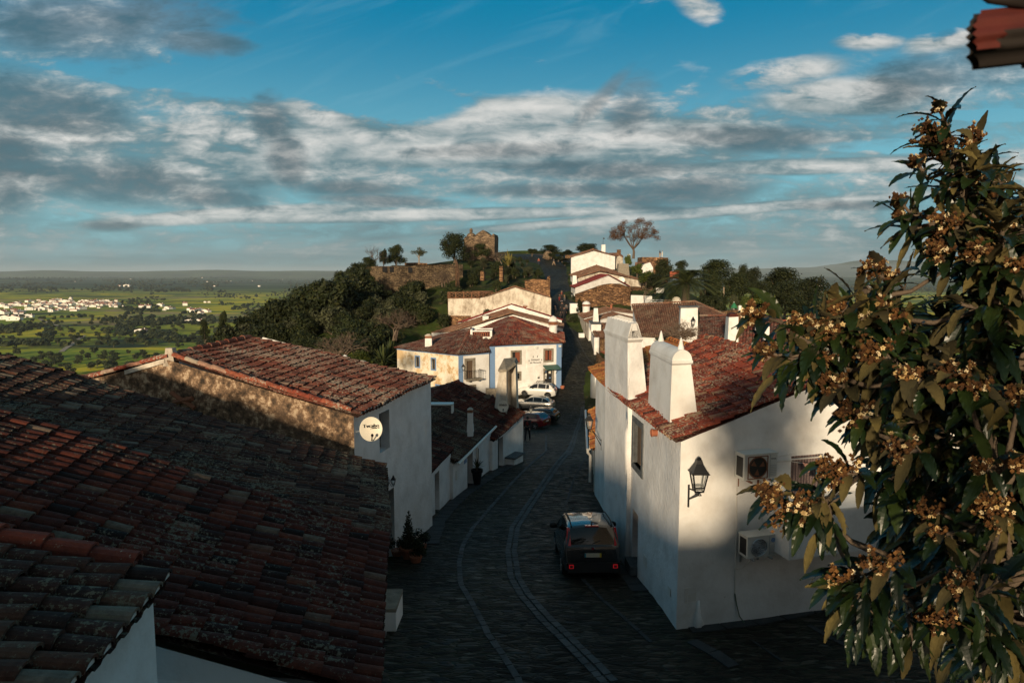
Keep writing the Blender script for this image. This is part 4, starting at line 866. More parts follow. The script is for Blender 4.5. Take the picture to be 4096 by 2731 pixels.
mb=MB(); mb.box(lw.pt((d0+d1)/2,-8.35,-0.05),(d1-d0+0.1,0.5,0.25),math.atan2(lw.d.y,lw.d.x)); mb.build('doorstep',MAT['slate'],t)
wbox(lw,q('P',1412,600),q('P',1470,850),'air_vent','dark_void','','',0.015,parent=t)
# curtain of the doorway
m,nt,b=newmat('bead_curtain'); L=nt.links.new; tc=N(nt,'ShaderNodeTexCoord'); wv=N(nt,'ShaderNodeTexWave',bands_direction='X'); wv.inputs['Scale'].default_value=9; wv.inputs['Distortion'].default_value=0.4; L(tc.outputs['Object'],wv.inputs[0])
nn=N(nt,'ShaderNodeTexNoise'); nn.inputs['Scale'].default_value=40; L(tc.outputs['Object'],nn.inputs[0]); mm=N(nt,'ShaderNodeMath',operation='MULTIPLY'); L(wv.outputs[0],mm.inputs[0]); L(nn.outputs[0],mm.inputs[1])
cr=N(nt,'ShaderNodeValToRGB'); L(mm.outputs[0],cr.inputs[0]); cr.color_ramp.elements[0].color=(0.035,0.025,0.035,1); cr.color_ramp.elements[1].color=(0.30,0.22,0.2,1); cr.color_ramp.elements[1].position=0.6; L(cr.outputs[0],b.inputs['Base Color']); b.inputs['Roughness'].default_value=0.9
mb=MB(); K=40; vs=[]
for i in range(K+1):
    u=oc[0]+(oc[1]-oc[0])*i/K
    for z in (oc[2],oc[3]): vs.append(fw.pt(u,z,-0.08+0.02*math.sin(i*2.1)))
mb.add(vs,[(2*i,2*i+2,2*i+3,2*i+1) for i in range(K)]); tag(mb.build('door_curtain',MAT['bead_curtain'],None),'woven purplish brown curtain hanging in the upper doorway','curtain')
wbox(fw,q('G',335,590),q('G',620,572),'lintel','pipe_white','','',0.05,parent=t)
# solid balcony
u0=fw.hit(*q('G',105,1100))[0]; u1=oc[1]+1.4; ztop=fw.hit(*q('G',105,940))[1]; zlo=fw.hit(*q('G',118,1300))[1]; rz=math.atan2(fw.d.y,fw.d.x)
bt=MB(); dep=0.95; P=lambda u,z,o: fw.pt(u,z,o)
bt.hexa([P(u0,zlo,0),P(u0,zlo,dep),P(u1,zlo,dep),P(u1,zlo,0)]+[P(u0,ztop,0),P(u0,ztop,dep),P(u1,ztop,dep),P(u1,ztop,0)]); bt.build('balcony',MAT['lime'],t)
# buttress bulge at the foot of the corner
mb=MB(); ub=fw.hit(*q('D',120,385))[0]; uc=fw.hit(*q('D',185,395))[0]; 
mb.prism([P(ub,-8.4,-.1),P(ub+.05,-8.4,.16),P(uc,-8.4,.18),P(uc+0.5,-8.4,-.1)],[P(ub+.14,-7.45,-.1),P(ub+.16,-7.45,0.01),P(ub+.22,-7.45,0.01),P(ub+.3,-7.45,-.1)]); mb.build('buttress',MAT['lime'],t,smooth=True)
mb=MB(); u0_,u1_,z0_,z1_=fw.rect(q('D',80,98),q('D',160,200))
for (a,b) in (((u0_,z0_),(u1_,z0_)),((u1_,z0_),(u1_,z1_)),((u1_,z1_),(u0_,z1_)),((u0_,z1_),(u0_,z0_))): mb.tube([P(a[0],a[1],0.004),P(b[0],b[1],0.004)],0.007,4)
mb.box(P((u0_+u1_)/2,(z0_+z1_)/2,0.0),(u1_-u0_,0.012,z1_-z0_),rz); mb.build('hatch',MAT['pipe_white'],t)
for za,zb2_ in (((490,1190),(503,1265)),((618,1355),(630,1415))):
    wbox(lw,q('5',*za),q('5',*zb2_),'hatch','pipe_white','','',0.012,parent=t)
# pot sticking out under the eave
pp=lw.hit(*q('5',560,560)); mb=MB(); c=lw.pt(pp[0],pp[1],0.0); RR=Matrix.Rotation(math.pi/2,3,'Y')
R_=Vector((lw.n.x,lw.n.y,0)).to_track_quat('Z','Y').to_matrix(); mb.lathe(c,[(0.09,-0.1),(0.09,0.12),(0.11,0.14),(0.08,0.16),(0.07,0.0)],14,R=R_); mb.build('vent_pipe',MAT['terracotta'],t,smooth=True)
ROOF1=[c for c in children_list(t) if c.name.startswith('roof')][0]
# --- chimneys
def big_chimney(base,top,cap,label):
    pass
def quad_z(P4,z): return [Vector((p.x,p.y,z)) for p in P4]
def subd_prism(bot,top,mat,name,parent,amp=0.02,nx=8,nz=14,smooth=True):
    mb=MB(); n=len(bot)
    for i in range(n):
        a,b,c,d=bot[i],bot[(i+1)%n],top[(i+1)%n],top[i]; nn=(b-a).cross(d-a).normalized(); vs=[]
        for j in range(nz+1):
            for k in range(nx+1):
                p=a.lerp(b,k/nx).lerp(d.lerp(c,k/nx),j/nz)
                if 0<k<nx: p=p+nn*(amp*(noise.noise(p*1.3)+0.6*noise.noise(p*4.0)+0.35*noise.noise(p*9)))
                vs.append(p)
        mb.add(vs,[(j*(nx+1)+k,j*(nx+1)+k+1,(j+1)*(nx+1)+k+1,(j+1)*(nx+1)+k) for j in range(nz) for k in range(nx)])
    mb.add(top,[tuple(range(n))]); return mb.build(name,MAT[mat],parent,smooth=smooth)
# C2 (nearer, vaulted top with two spikes)
nb=W(669.6,426,15.95); fb=W(647.6,410.5,18.3); rb=W(698,415,16.15); fbr=fb+(rb-nb)
nt_=W(672.0,364,16.05); ft=W(650.6,354,18.25); rt=W(691.0,362.5,16.2); frt=ft+(rt-nt_)
for p in (nb,fb,rb,fbr): p.z-=0.12
z=nt_.z; 
top=[Vector((p.x,p.y,z)) for p in (nt_,rt,frt,ft)]; bot=[nb,rb,Vector((rb.x+(fb.x-nb.x),rb.y+(fb.y-nb.y),rb.z)),fb]
c2=subd_prism(bot,top,'lime','chimney',ROOF1,0.018)
mb=MB(); 
cen=sum(top,Vector())/4; 
def grow(P,s,dz=0): return [p+(Vector((p.x,p.y,0))-Vector((cen.x,cen.y,0))).normalized()*s+Vector((0,0,dz)) for p in P]
flare=grow(bot,0.10,-0.05); mb.prism([p+Vector((0,0,-0.25)) for p in flare],[p.lerp(q_,0.16) for p,q_ in zip(bot,top)]); mb.build('chimney_foot',MAT['lime'],c2)
mb=MB(); mb.prism(grow(top,0.02,-0.02),grow(top,0.09,0.03)); mb.prism(grow(top,0.09,0.03),grow(top,0.09,0.09)); 
a,b,c,d=grow(top,0.05,0.09); K=12; vs=[]; M_=10
for j in range(M_+1):
    p=a.lerp(d,j/M_); q2=b.lerp(c,j/M_)
    for k in range(K+1):
        an=math.pi*k/K; mid=(p+q2)/2; r=(q2-p)/2; vs.append(mid-r*math.cos(an)+Vector((0,0,0.26*math.sin(an)+0.006*noise.noise(mid*6))))
fs=[(j*(K+1)+k,j*(K+1)+k+1,(j+1)*(K+1)+k+1,(j+1)*(K+1)+k) for j in range(M_) for k in range(K)]+[tuple(range(K+1))[::-1],tuple(range(M_*(K+1),(M_+1)*(K+1)))]
mb.add(vs,fs); cp=mb.build('chimney_cap',MAT['lime'],c2)
for f_ in (0.06,0.9):
    mb=MB(); m_=(a.lerp(d,f_)+b.lerp(c,f_))/2+Vector((0,0,0.24)); mb.lathe(m_,[(0.085,-0.02),(0.075,0.06),(0.055,0.12),(0.035,0.22),(0.008,0.30)],12); mb.build('finial',MAT['lime'],cp,smooth=True)
# C1 (farther, slotted gable top, flush with the street wall)
nb=W(628.0,412,19.5); rb=W(650.0,385,19.7); nt_=W(627.6,341,19.6); rt=W(641.5,339.5,19.8)
zt=nt_.z; far=3.0; dirn=Vector((-0.085,1,0)).normalized()
bot=[nb,rb,rb+dirn*far,nb+dirn*far]; top=[Vector((nt_.x,nt_.y,zt)),Vector((rt.x,rt.y,zt)),Vector((rt.x,rt.y,zt))+dirn*far,Vector((nt_.x,nt_.y,zt))+dirn*far]
bot=[Vector((p.x,p.y,-4.3)) for p in bot]
c1=subd_prism(bot,top,'lime_rough','chimney',ROOF1,0.03,nx=10,nz=16)
cen=sum(top,Vector())/4
mb=MB(); mb.prism(grow(top,0.0,-0.04),grow(top,0.12,0.05)); mb.prism(grow(top,0.12,0.05),grow(top,0.12,0.10)); cp=mb.build('chimney_cap',MAT['lime'],c1)
mb=MB(); a,b,c,d=grow(top,0.02,0.10); hh=0.42
def rdg(s,f_): return (a.lerp(d,f_)+b.lerp(c,f_))/2+Vector((0,0,hh))
# left leaning slab, end gables and right slab with open slots along the top
t0=(a+b)/2+Vector((0,0,hh)); t1=(d+c)/2+Vector((0,0,hh)); sx_=(b-a)*0.10
mb.prism([a,b,b.lerp(c,0.12),a.lerp(d,0.12)],[t0-sx_,t0+sx_,t0.lerp(t1,0.10)+sx_,t0.lerp(t1,0.10)-sx_]); mb.prism([a.lerp(d,0.88),b.lerp(c,0.88),c,d],[t0.lerp(t1,0.9)-sx_,t0.lerp(t1,0.9)+sx_,t1+sx_,t1-sx_])
mb.prism([a,a+(b-a)*0.22,d+(c-d)*0.22,d],[t0-sx_*2.6,t0-sx_*1.4,t1-sx_*1.4,t1-sx_*2.6]); mb.prism([b+(a-b)*0.22,b,c,c+(d-c)*0.22],[t0+sx_*0.8,t0+sx_*1.8,t1+sx_*1.8,t1+sx_*0.8])
for k in range(1,9):
    f_=k/9; p=t0.lerp(t1,f_); mb.box(p+Vector((0,0,-0.02)),(0.26,0.07,0.06),math.atan2(dirn.y,dirn.x)-math.pi/2)
mb.build('chimney_vent',MAT['lime'],cp)
m2=MB(); m2.prism([a+(b-a)*0.25,b+(a-b)*0.25,c+(d-c)*0.25,d+(c-d)*0.25],[p+Vector((0,0,0.2)) for p in (a+(b-a)*0.3,b+(a-b)*0.3,c+(d-c)*0.3,d+(c-d)*0.3)]); m2.build('chimney_flue',MAT['dark_void'],cp)
# breast of C1 on the street wall
mb=MB(); off=lw.n*0.10; p0=Vector((nb.x,nb.y,0)); p1=p0+dirn*far; ux,_=lw.hit(628,450)
wv_=Wall(p1+Vector((-.0,0,0)),p0,-10.5,[(0,-3.0),(far,-3.0)],(),0.2,0.28,0.035,0); wv_.emit(mb); fwv=Wall(p0,p0+Vector((0.9,0.1,0)),-10.5,[(0,-3.6),(0.9,-3.5)],(),0.2,0.3,0.0,0); fwv.emit(mb); mb.build('chimney_breast',MAT['lime_rough'],R1T,smooth=True)
# --- street lantern on the front wall
u,z=fw.hit(*q('5',777,800)); u2,z2=fw.hit(*q('5',722,895))
c=fw.pt(u-0.02,z,0.42); wp=fw.pt(u2,z2,0.02)
c=W(*q('5',777,800),fw.pt(u,z,0.45).y)
lantern('street_lantern','black iron street lantern on the front of the big white house near its corner',c,0.92*0.98,wp)
# --- air conditioners
m,nt,b=newmat('grille'); b.inputs['Base Color'].default_value=(0.04,0.04,0.038,1)
def aircon(label,w,pa,pb,brand,big=True,blades=True):
    u0,u1,z0,z1=w.rect(pa,pb); W_=u1-u0; H=z1-z0; dp=0.34; rz=math.atan2(w.d.y,w.d.x); c=w.pt((u0+u1)/2,(z0+z1)/2,0.12+dp/2)
    t=thing('air_conditioner',label,'air conditioner',tuple(w.pt((u0+u1)/2,z0,0.1)),'air conditioner units on the white house')
    mb=MB(); mb.box(c,(W_,dp,H),rz); mb.box(c+Vector((0,0,H/2+0.012)),(W_+0.03,dp+0.03,0.024),rz); o=mb.build('casing',MAT['ac_white'],t)
    mb=MB(); fc=w.pt(u0+W_*0.40,(z0+z1)/2,0.12+dp); R_=Vector((w.n.x,w.n.y,0)).to_track_quat('Z','Y').to_matrix(); r=min(W_*0.36,H*0.41)
    mb.lathe(fc,[(r,-0.02),(r,0.008),(0.01,0.008)],28,R=R_); mb.build('fan_opening',MAT['ac_dark'],t)
    mb=MB(); rt=w.d; upv=Vector((0,0,1))
    rings=(1.0,0.8,0.6,0.4,0.2) if blades else (1.0,)
    for rr_ in rings:
        pts=[fc+w.n*0.018+(rt*math.cos(a)+upv*math.sin(a))*r*rr_ for a in [2*math.pi*i/24 for i in range(25)]]; mb.tube(pts,0.008 if rr_<1 else 0.016,4,cap=False)
    for k in range(12 if blades else 0):
        a=2*math.pi*k/12; pts=[fc+w.n*0.018+(rt*math.cos(a+s*1.0)+upv*math.sin(a+s*1.0))*r*s for s in (0.15,0.4,0.7,1.0)]; mb.tube(pts,0.006,4)
    if not blades:
        for k in range(3):
            a=2*math.pi*k/3+0.4; p=[fc+w.n*(0.012)+(rt*math.cos(a+x)+upv*math.sin(a+x))*r*y for x,y in ((0,.15),(-.35,.8),(.35,.8))]; mb.add(p,[(0,1,2)])
        s_=r*1.06
        for i in range(4):
            cs=[(-1,-1),(1,-1),(1,1),(-1,1)]; p=fc+w.n*0.02+(rt*cs[i][0]+upv*cs[i][1])*s_; p2=fc+w.n*0.02+(rt*cs[(i+1)%4][0]+upv*cs[(i+1)%4][1])*s_; mb.tube([p,p2],0.012,4)
    mb.build('fan_guard',MAT['rust'] if not blades else MAT['zinc'],t)
    mb=MB()
    for k in range(7): mb.box(w.pt(u0+W_*0.88,z0+H*(0.12+0.07*k),0.12+dp+0.004),(W_*0.18,0.01,0.012),rz)
    mb.box(w.pt(u0+W_*0.78,(z0+z1)/2,0.12+dp+0.003),(0.008,0.01,H*0.95),rz); mb.build('side_louvres',MAT['zinc'],t)
    mb=MB(); mb.hexa([w.pt(u0-0.004,z0+H*0.12,0.17),w.pt(u0-0.004,z0+H*0.12,0.12+dp-0.05),w.pt(u0+0.01,z0+H*0.12,0.12+dp-0.05),w.pt(u0+0.01,z0+H*0.12,0.17),w.pt(u0-0.004,z0+H*0.9,0.17),w.pt(u0-0.004,z0+H*0.9,0.12+dp-0.05),w.pt(u0+0.01,z0+H*0.9,0.12+dp-0.05),w.pt(u0+0.01,z0+H*0.9,0.17)]); mb.build('side_coil',MAT['ac_dark'],t)
    for uu in (u0+W_*0.18,u0+W_*0.82): mb=MB(); mb.box(w.pt(uu,z0-0.03,0.28),(0.04,0.52,0.035),rz); mb.box(w.pt(uu,z0-0.14,0.02),(0.04,0.03,0.25),rz); mb.build('bracket',MAT['rust'] if not blades else MAT['zinc'],t)
    if brand: text_mesh(brand,H*0.09,'lettering',MAT['ink'],o,w.pt(u0+W_*0.885,z0+H*0.80,0.12+dp+0.003),w.d,(0,0,1),0.002)
    return (u0,u1,z0,z1)
acu=aircon('upper air conditioner with a rusty fan guard on the big white house',fw,q('5',950,782),q('5',1122,640),'Orima',blades=False)
acl=aircon('lower air conditioner with a round spoked fan on the big white house',fw,q('5',968,1178),q('5',1114,1055),'',blades=True)
mb=MB(); mb.lathe(fw.pt(acl[0]+(acl[1]-acl[0])*0.9,acl[2]+(acl[3]-acl[2])*0.78,0.47),[(0.055,0),(0.055,0.005),(0.0,0.005)],20,R=Vector((fw.n.x,fw.n.y,0)).to_track_quat('Z','Y').to_matrix()); 
ac2=[o for o in bpy.data.objects if o.name.startswith('air_conditioner')][-1]; mb.build('badge',MAT['blue_trim'],ac2)
mb=MB()
def wp_(z_,X,Y,o=0.03): u,z=fw.hit(*q(z_,X,Y)); return fw.pt(u,z,o)
mb.tube([wp_('5',975,785),wp_('5',972,920),wp_('5',970,1060),wp_('5',966,1180),wp_('5',964,1265),wp_('5',962,1395)],0.016,6); mb.tube([wp_('5',1040,1180,0.1),wp_('5',1035,1220,0.1),wp_('5',1000,1260,0.05),wp_('5',964,1268)],0.014,6)
mb.tube([wp_('5',1125,712),wp_('5',1255,700)],0.028,6); mb.tube([wp_('5',1125,692,0.05),wp_('5',1280,665,0.05)],0.008,5)
tag(mb.build('pipe_run',MAT['pipe_white'],None),'white pipes and cables running between the air conditioners down the wall','pipe')
mb=MB(); mb.tube([wp_('5',962,1395),wp_('5',968,1450,0.05),wp_('5',980,1510,0.08),wp_('5',1000,1545,0.2),wp_('5',1012,1556,0.35)],0.014,6); tag(mb.build('hose',MAT['hose_green'],None),'thin dark green hose hanging to the ground at the foot of the white wall','hose')
# laundry
oo=0.75
def lp(z_,X,Y,o=oo): u,z=fw.hit(*q(z_,X,Y)); return W(*q(z_,X,Y),fw.pt(u,z,o).y)
mb=MB(); a=lp('G',295,605,0.1); b=lp('G',640,640); mb.tube([a,a.lerp(b,0.35)+Vector((0,0,-0.02)),a.lerp(b,0.7)+Vector((0,0,-0.02)),b,b+Vector((0.9,0,0.03))],0.006,4); tag(mb.build('washing_line',MAT['pipe_white'],None),'thin washing line strung in front of the curtained doorway','washing line')
simple('cloth_pink',(0.72,0.38,0.30),0.9); simple('cloth_teal',(0.02,0.27,0.36),0.9)
a,b,c=lp('G',437,620),lp('G',540,628),lp('G',485,700); K=8; mb=MB(); vs=[]
for j in range(K+1):
    f_=j/K; l_=a.lerp(c,f_); r_=b.lerp(c,f_); pin=0.16*math.sin(f_*math.pi); l_=l_.lerp(r_,pin*0.6); r_=r_.lerp(a.lerp(c,f_),pin*0.6)
    l_=l_.lerp(l_+(a-b)*0.12,f_); r_=r_.lerp(r_+(b-a)*0.12,f_)
    for k in range(K+1): p=l_.lerp(r_,k/K); vs.append(p+Vector((0,0.012*math.sin(k*2.3+j),(-0.02*math.sin(math.pi*k/K) if j==0 else 0))))
mb.add(vs,[(j*(K+1)+k,j*(K+1)+k+1,(j+1)*(K+1)+k+1,(j+1)*(K+1)+k) for j in range(K) for k in range(K)]); tag(mb.build('hanging_cloth',MAT['cloth_pink'],None,smooth=True),'small pale pink garment pegged on the washing line','laundry')
a,b=lp('G',556,628),lp('G',650,640); d_=lp('G',550,755)-a; mb=MB(); vs=[]
for j in range(9):
    for k in range(9): p=a.lerp(b,k/8)+d_*(j/8); vs.append(p+Vector((0,0.02*math.sin(k*1.7)*j/8,0)))
mb.add(vs,[(j*9+k,j*9+k+1,(j+1)*9+k+1,(j+1)*9+k) for j in range(8) for k in range(8)]); tag(mb.build('hanging_cloth',MAT['cloth_teal'],None,smooth=True),'teal blue cloth pegged on the washing line beside the pink garment','laundry')
# --- R2 : next house with orange lichened roof
B0=W(612,391.5,23.0); A0_=W(612.5,391.5,22.9); A1_=W(589,368.5,29.3)
d=(A1_-A0_); d.z=0; d.normalize(); r=Vector((d.y,-d.x,0)); R0=A0_+r*3.4+Vector((0,0,1.25)); R1=A1_+r*3.4+Vector((0,0,1.25)); B0=R0+r*3.4-Vector((0,0,1.25)); B1=R1+r*3.4-Vector((0,0,1.25))
A0_+= -d*0.6; R0+=-d*0.6; B0+=-d*0.6
t,ws,fin=house('house','narrow white house beyond the big chimneys under an orange lichen-spotted roof',A0_,A1_,R0,R1,B0,B1,-11.5,('lime','lime','lime','lime'),'tile_orange',over=0.30,amp=0.03,step=0.3,pitch=0.2,row=0.34,seg=5,hump=0.06,verge=0.05,jit=1.6)
w=ws['left']; a=w.hit(*q('5',297,400)); b=w.hit(*q('5',316,400)); c=w.hit(*q('5',300,555)); o=(min(a[0],b[0]),max(a[0],b[0]),c[1],w.hit(*q('5',303,385))[1]); 
a=w.hit(*q('5',290,800)); b=w.hit(*q('5',311,800)); o2=(min(a[0],b[0]),max(a[0],b[0]),-10.4,w.hit(*q('5',300,722))[1]); w.op=[x for x in (o,o2) if x[1]>x[0] and x[1]<w.L]; w.depth=0.2; fin()
for k,x in enumerate(w.op): w.panel(x,'window' if k==0 else 'door',MAT['old_wood'],t,0.15,0.05)
R2w=w
u,z=w.hit(601.5,440); 
wp=w.pt(min(max(u,0.3),w.L-0.3),W(601,441,28).z,0.0); lc=W(589.2,422.5,wp.y-0.1)
lantern('street_lantern','black street lantern reaching over the street from the narrow house with the orange roof',lc,0.78,wp)
# --- R3 low mossy roof
A0_=W(592.0,449,29.4); A1_=W(589.3,410,36.5); d=(A1_-A0_); d.z=0; d.normalize(); r=Vector((d.y,-d.x,0)); R0=A0_+r*3.2+Vector((0,0,1.7)); R1=A1_+r*3.2+Vector((0,0,1.7)); B0=R0+r*3-Vector((0,0,1.5)); B1=R1+r*3-Vector((0,0,1.5))
t,ws,fin=house('cottage','low cottage at right with a mossy roof, pale blue gutter and white downpipe',A0_,A1_,R0,R1,B0,B1,-11.5,('lime','lime','lime','lime_stained'),'tile_orange',over=0.15,amp=0.05,step=0.3,pitch=0.2,row=0.34,seg=4,hump=0.1,verge=0.02,jit=2)
fin(); w=ws['left']; g=MB(); e=w.n*0.2; g.tube([A0_+e,A1_+e],0.06,6); g.build('gutter',MAT['zinc'],t); g=MB(); p=A0_+e*0.9; g.tube([p,p+Vector((0.0,0.05,-0.15)),p+Vector((0.12,0.1,-0.3)),p+Vector((0.12,0.1,-1.5))],0.06,7); g.build('downpipe',MAT['pipe_white'],t)
p=w.pt(1.2,-9.2,0.1); g=MB(); g.tube([p+Vector((0,0,1.6)),p],0.06,7); g.tube([p,p+w.n*0.15+Vector((0,0,-0.1))],0.06,7); g.build('downpipe',MAT['pipe_white'],t)
# small white dome and dish above R3 / R2
c=W(597,365,31.5); mb=MB(); mb.lathe((c.x,c.y,c.z-0.9),[(0.3,-0.6),(0.3,0.2),(0.29,0.45)]+[(0.28*math.cos(a),0.45+0.28*math.sin(a)) for a in [i*math.pi/12 for i in range(1,6)]]+[(0.01,0.74)],18); 
tag(mb.build('chimney_pot',MAT['zinc'],None,smooth=True),'pale blue-white domed chimney top beside the orange lichen roof','chimney')
# ================================================================ rampart underfoot (casts the long foreground shadow), crest stepped up to shade roofs and loquat
t=thing('rampart_wall','rough stone parapet of the lookout wall in the bottom right corner','wall',(6,-2,-8))
w=Wall(Vector((-60,-1.2,0)),Vector((40,-1.2,0)),-12,[(0,0.1),(47,0.0),(52,-0.5),(55,-1.0),(58.3,-1.1),(58.8,-2.15),(60.6,-2.2),(61.2,-1.35),(100,-1.35)],(),0.2,1.2,0.08,0); mb=MB(); w.emit(mb); w2=Wall(Vector((40,-6,0)),Vector((-60,-6,0)),-12,[(0,-2.3),(100,-2.1)],(),0.2,4,0,0); w2.emit(mb); mb.add([(-60,-1.2,-2.1),(0,-1.25,-2.25),(40,-1.25,-2.3),(40,-6,-2.3),(-60,-6,-2.1)],[(0,1,2,3,4)]); mb.build('wall',MAT['rampart_stone'],t)
mb=MB(); K=40; vs=[]
for i in range(K+1):
    for j in range(13):
        x=3.25+4.4*i/K; y=3.5+1.75*j/12-0.10*max(0,j-9)*(1+noise.noise(Vector((x*1.7,0,0))))-0.9*max(0,1-i*.12)**2*(j/12); p=Vector((x,y,-2.74-0.02*(x-2.6))); p.z+=0.06*noise.noise(p*2.5)+0.04*noise.noise(p*8)+0.02*noise.noise(p*21)-0.5*max(0,(1.2-i*.35))**2*.3; vs.append(p)
    vs.append(Vector((vs[-1].x,vs[-1].y+.05,-8.5)))
mb.add(vs,[(i*14+j,(i+1)*14+j,(i+1)*14+j+1,i*14+j+1) for i in range(K) for j in range(13)]); mb.build('wall_top',MAT['rubble'],t,smooth=True)

t=thing('sky_blocking_tower','unseen stone castle tower behind the viewer at right, added to block sky light','tower',(18,-20,-8)); mb=MB(); mb.box((20,-17,3),(19,16,24)); mb.build('wall',MAT['rampart_stone'],t)  # unseen tower added to cut sky light on the near left walls
schist('fort_stone',(0.07,0.05,0.035),(0.17,0.12,0.075),(0.30,0.22,0.13),(0.04,0.03,0.022),scale=1.3)
# ================================================================ THE INN (middle distance, left of the street)
def Q(z,X,Y,D): return WQ(z,X,Y,D)
def H2(v,z): return Vector((v.x,v.y,z))
simple('awning_green',(0.05,0.12,0.09),0.5)
inn=thing('inn','white inn with blue corner strips, stone-framed windows and a red hipped tile roof','hotel',(-3,76,-13))
Lp,Cp,Ap,Bl,Br=[W(px,350,D) for px,D in ((397,78.2),(458.3,72),(489,74.2),(489.6,74.6),(561.2,78))]
zA=-8.55; zB=-7.9
def inn_wall(p,q_,zt,ops,mat,frames=True):
    w=Wall(p,q_,-15,[(0,zt),(Vector((q_.x-p.x,q_.y-p.y,0)).length,zt)],(),0.22,0.6,0.02,0)
    w.op=[w.rect(q(z,a,b),q(z,c,d)) for z,a,b,c,d in ops]; mb=MB(); w.emit(mb); mb.build('wall',MAT[mat],inn,smooth=True); return w
wl_=inn_wall(Lp,Cp,zA,[('2',853,1232,888,1330),('2',1003,1252,1039,1355),('M',262,562,322,610)],'lime_ochre')
for o in wl_.op:
    f=wl_.frame(o,'window',MAT['blue_trim'],inn,w=0.14,out=0.03); wl_.panel(o,'pane',MAT['glass'],f,0.15,0.03); wl_.panel((o[0]+o[1]*0 if False else (o[0]+o[1])/2,o[1],o[2],o[3]),'shutter',MAT['old_wood'],f,0.10,0.03)
wa=inn_wall(Cp,Ap,zA,[('M',755,170,865,452),('M',768,602,876,800)],'lime')
for k,o in enumerate(wa.op):
    f=wa.frame(o,'door',MAT['stone_frame'],inn,w=0.27,out=0.03,sill=False); wa.panel(o,'door_leaf',MAT['old_wood'] if k==0 else MAT['dark_void'],f,0.15,0.04)
wb=inn_wall(Bl,Br,zB,[('2',1762,1192,1835,1290),('2',2070,1175,2135,1268),('M',1563,370,1617,458),('M',2026,322,2146,600)],'lime')
for k,o in enumerate(wb.op):
    f=wb.frame(o,'window' if k<3 else 'door',MAT['stone_frame'],inn,w=0.2,out=0.03,sill=k<3)
    wb.panel(o,'pane' if k<3 else 'door_leaf',MAT['dark_void'],f,0.16,0.03)
    if k<2: wb.panel((o[0]+(o[1]-o[0])*(0.42 if k==0 else 0.0),o[0]+(o[1]-o[0])*(1.0 if k==0 else .42),o[2]+.05,o[3]-.05),'shutter',MAT['shutter_wood'],f,0.08,0.03)
    if k==1: wb.panel((o[0]+(o[1]-o[0])*0.6,o[1],o[2]+.05,o[3]-.05),'shutter',MAT['shutter_wood'],f,0.08,0.03)
    if k==2:
        g=MB()
        for i in range(1,4): u=o[0]+(o[1]-o[0])*i/4; g.tube([wb.pt(u,o[2],-.03),wb.pt(u,o[3],-.03)],0.025,4)
        for i in range(1,4): z=o[2]+(o[3]-o[2])*i/4; g.tube([wb.pt(o[0],z,-.03),wb.pt(o[1],z,-.03)],0.025,4)
        g.build('grille',MAT['black_iron'],f)
    if k==3:
        for a,b_,c_,d_,mt in ((2030,375,2062,420,'white_metal'),(2095,338,2128,375,'dish_cream'),(2035,432,2058,458,'white_metal'),(2102,438,2128,452,'blue_trim'),(2033,340,2060,356,'blue_trim')):
            wb2=wb.rect(q('M',a,b_),q('M',c_,d_)); wb.panel(wb2,'notice',MAT[mt],f,0.12,0.02)
def strip(w,u0,u1,z0,z1,mat,name='corner_strip',out=0.04,parent=inn):
    mb=MB(); mb.box(w.pt((u0+u1)/2,(z0+z1)/2,out/2-0.01),(u1-u0,out+0.02,z1-z0),math.atan2(w.d.y,w.d.x)); return mb.build(name,MAT[mat],parent)
strip(wa,0.0,0.55,-14.5,zA-0.02,'blue_trim'); strip(wa,0.55,wa.L-0.0,zA-0.22,zA-0.02,'blue_trim','eave_band'); strip(wl_,0,wl_.L,zA-0.20,zA-0.02,'blue_trim','eave_band')
strip(wb,0.0,0.62,-14.5,zB-0.02,'blue_trim'); strip(wb,wb.L-0.62,wb.L+0.02,-14.5,zB-0.02,'blue_trim'); strip(wb,0.62,wb.L-0.62,zB-0.2,zB-0.02,'blue_trim','eave_band')
u0,u1,z0,z1=wb.rect(q('M',1735,-40),q('M',1992,285)); sp_=strip(wb,u0,u1,z0,zB-0.2,'lime','sign_panel',0.06)
for k in range(2):
    c=wb.pt(u0+(u1-u0)*(0.27+0.5*k),z0,0.0); mb=MB(); mb.lathe(c,[((u1-u0)*0.235,0),((u1-u0)*0.235,0.055),(0.01,0.055)],20,R=Vector((wb.n.x,wb.n.y,0)).to_track_quat('Z','Y').to_matrix()); mb.build('scallop',MAT['lime'],sp_)
u,z=wb.hit(*q('M',1865,148)); text_mesh('Estalagem',0.27,'lettering',MAT['ink'],sp_,wb.pt(u,z,0.08),wb.d,(0,0,1),0.01,shear=0.25)
u,z=wb.hit(*q('M',1868,194)); text_mesh('de Monsaraz',0.27,'lettering',MAT['ink'],sp_,wb.pt(u,z,0.08),wb.d,(0,0,1),0.01,shear=0.25)
for X,Y in ((1765,165),(1832,100),(1901,95),(1970,150)): u,z=wb.hit(*q('M',X,Y)); strip(wb,u-0.03,u+0.03,z-0.09,z+0.09,'ink','sign_mark',0.09,sp_)
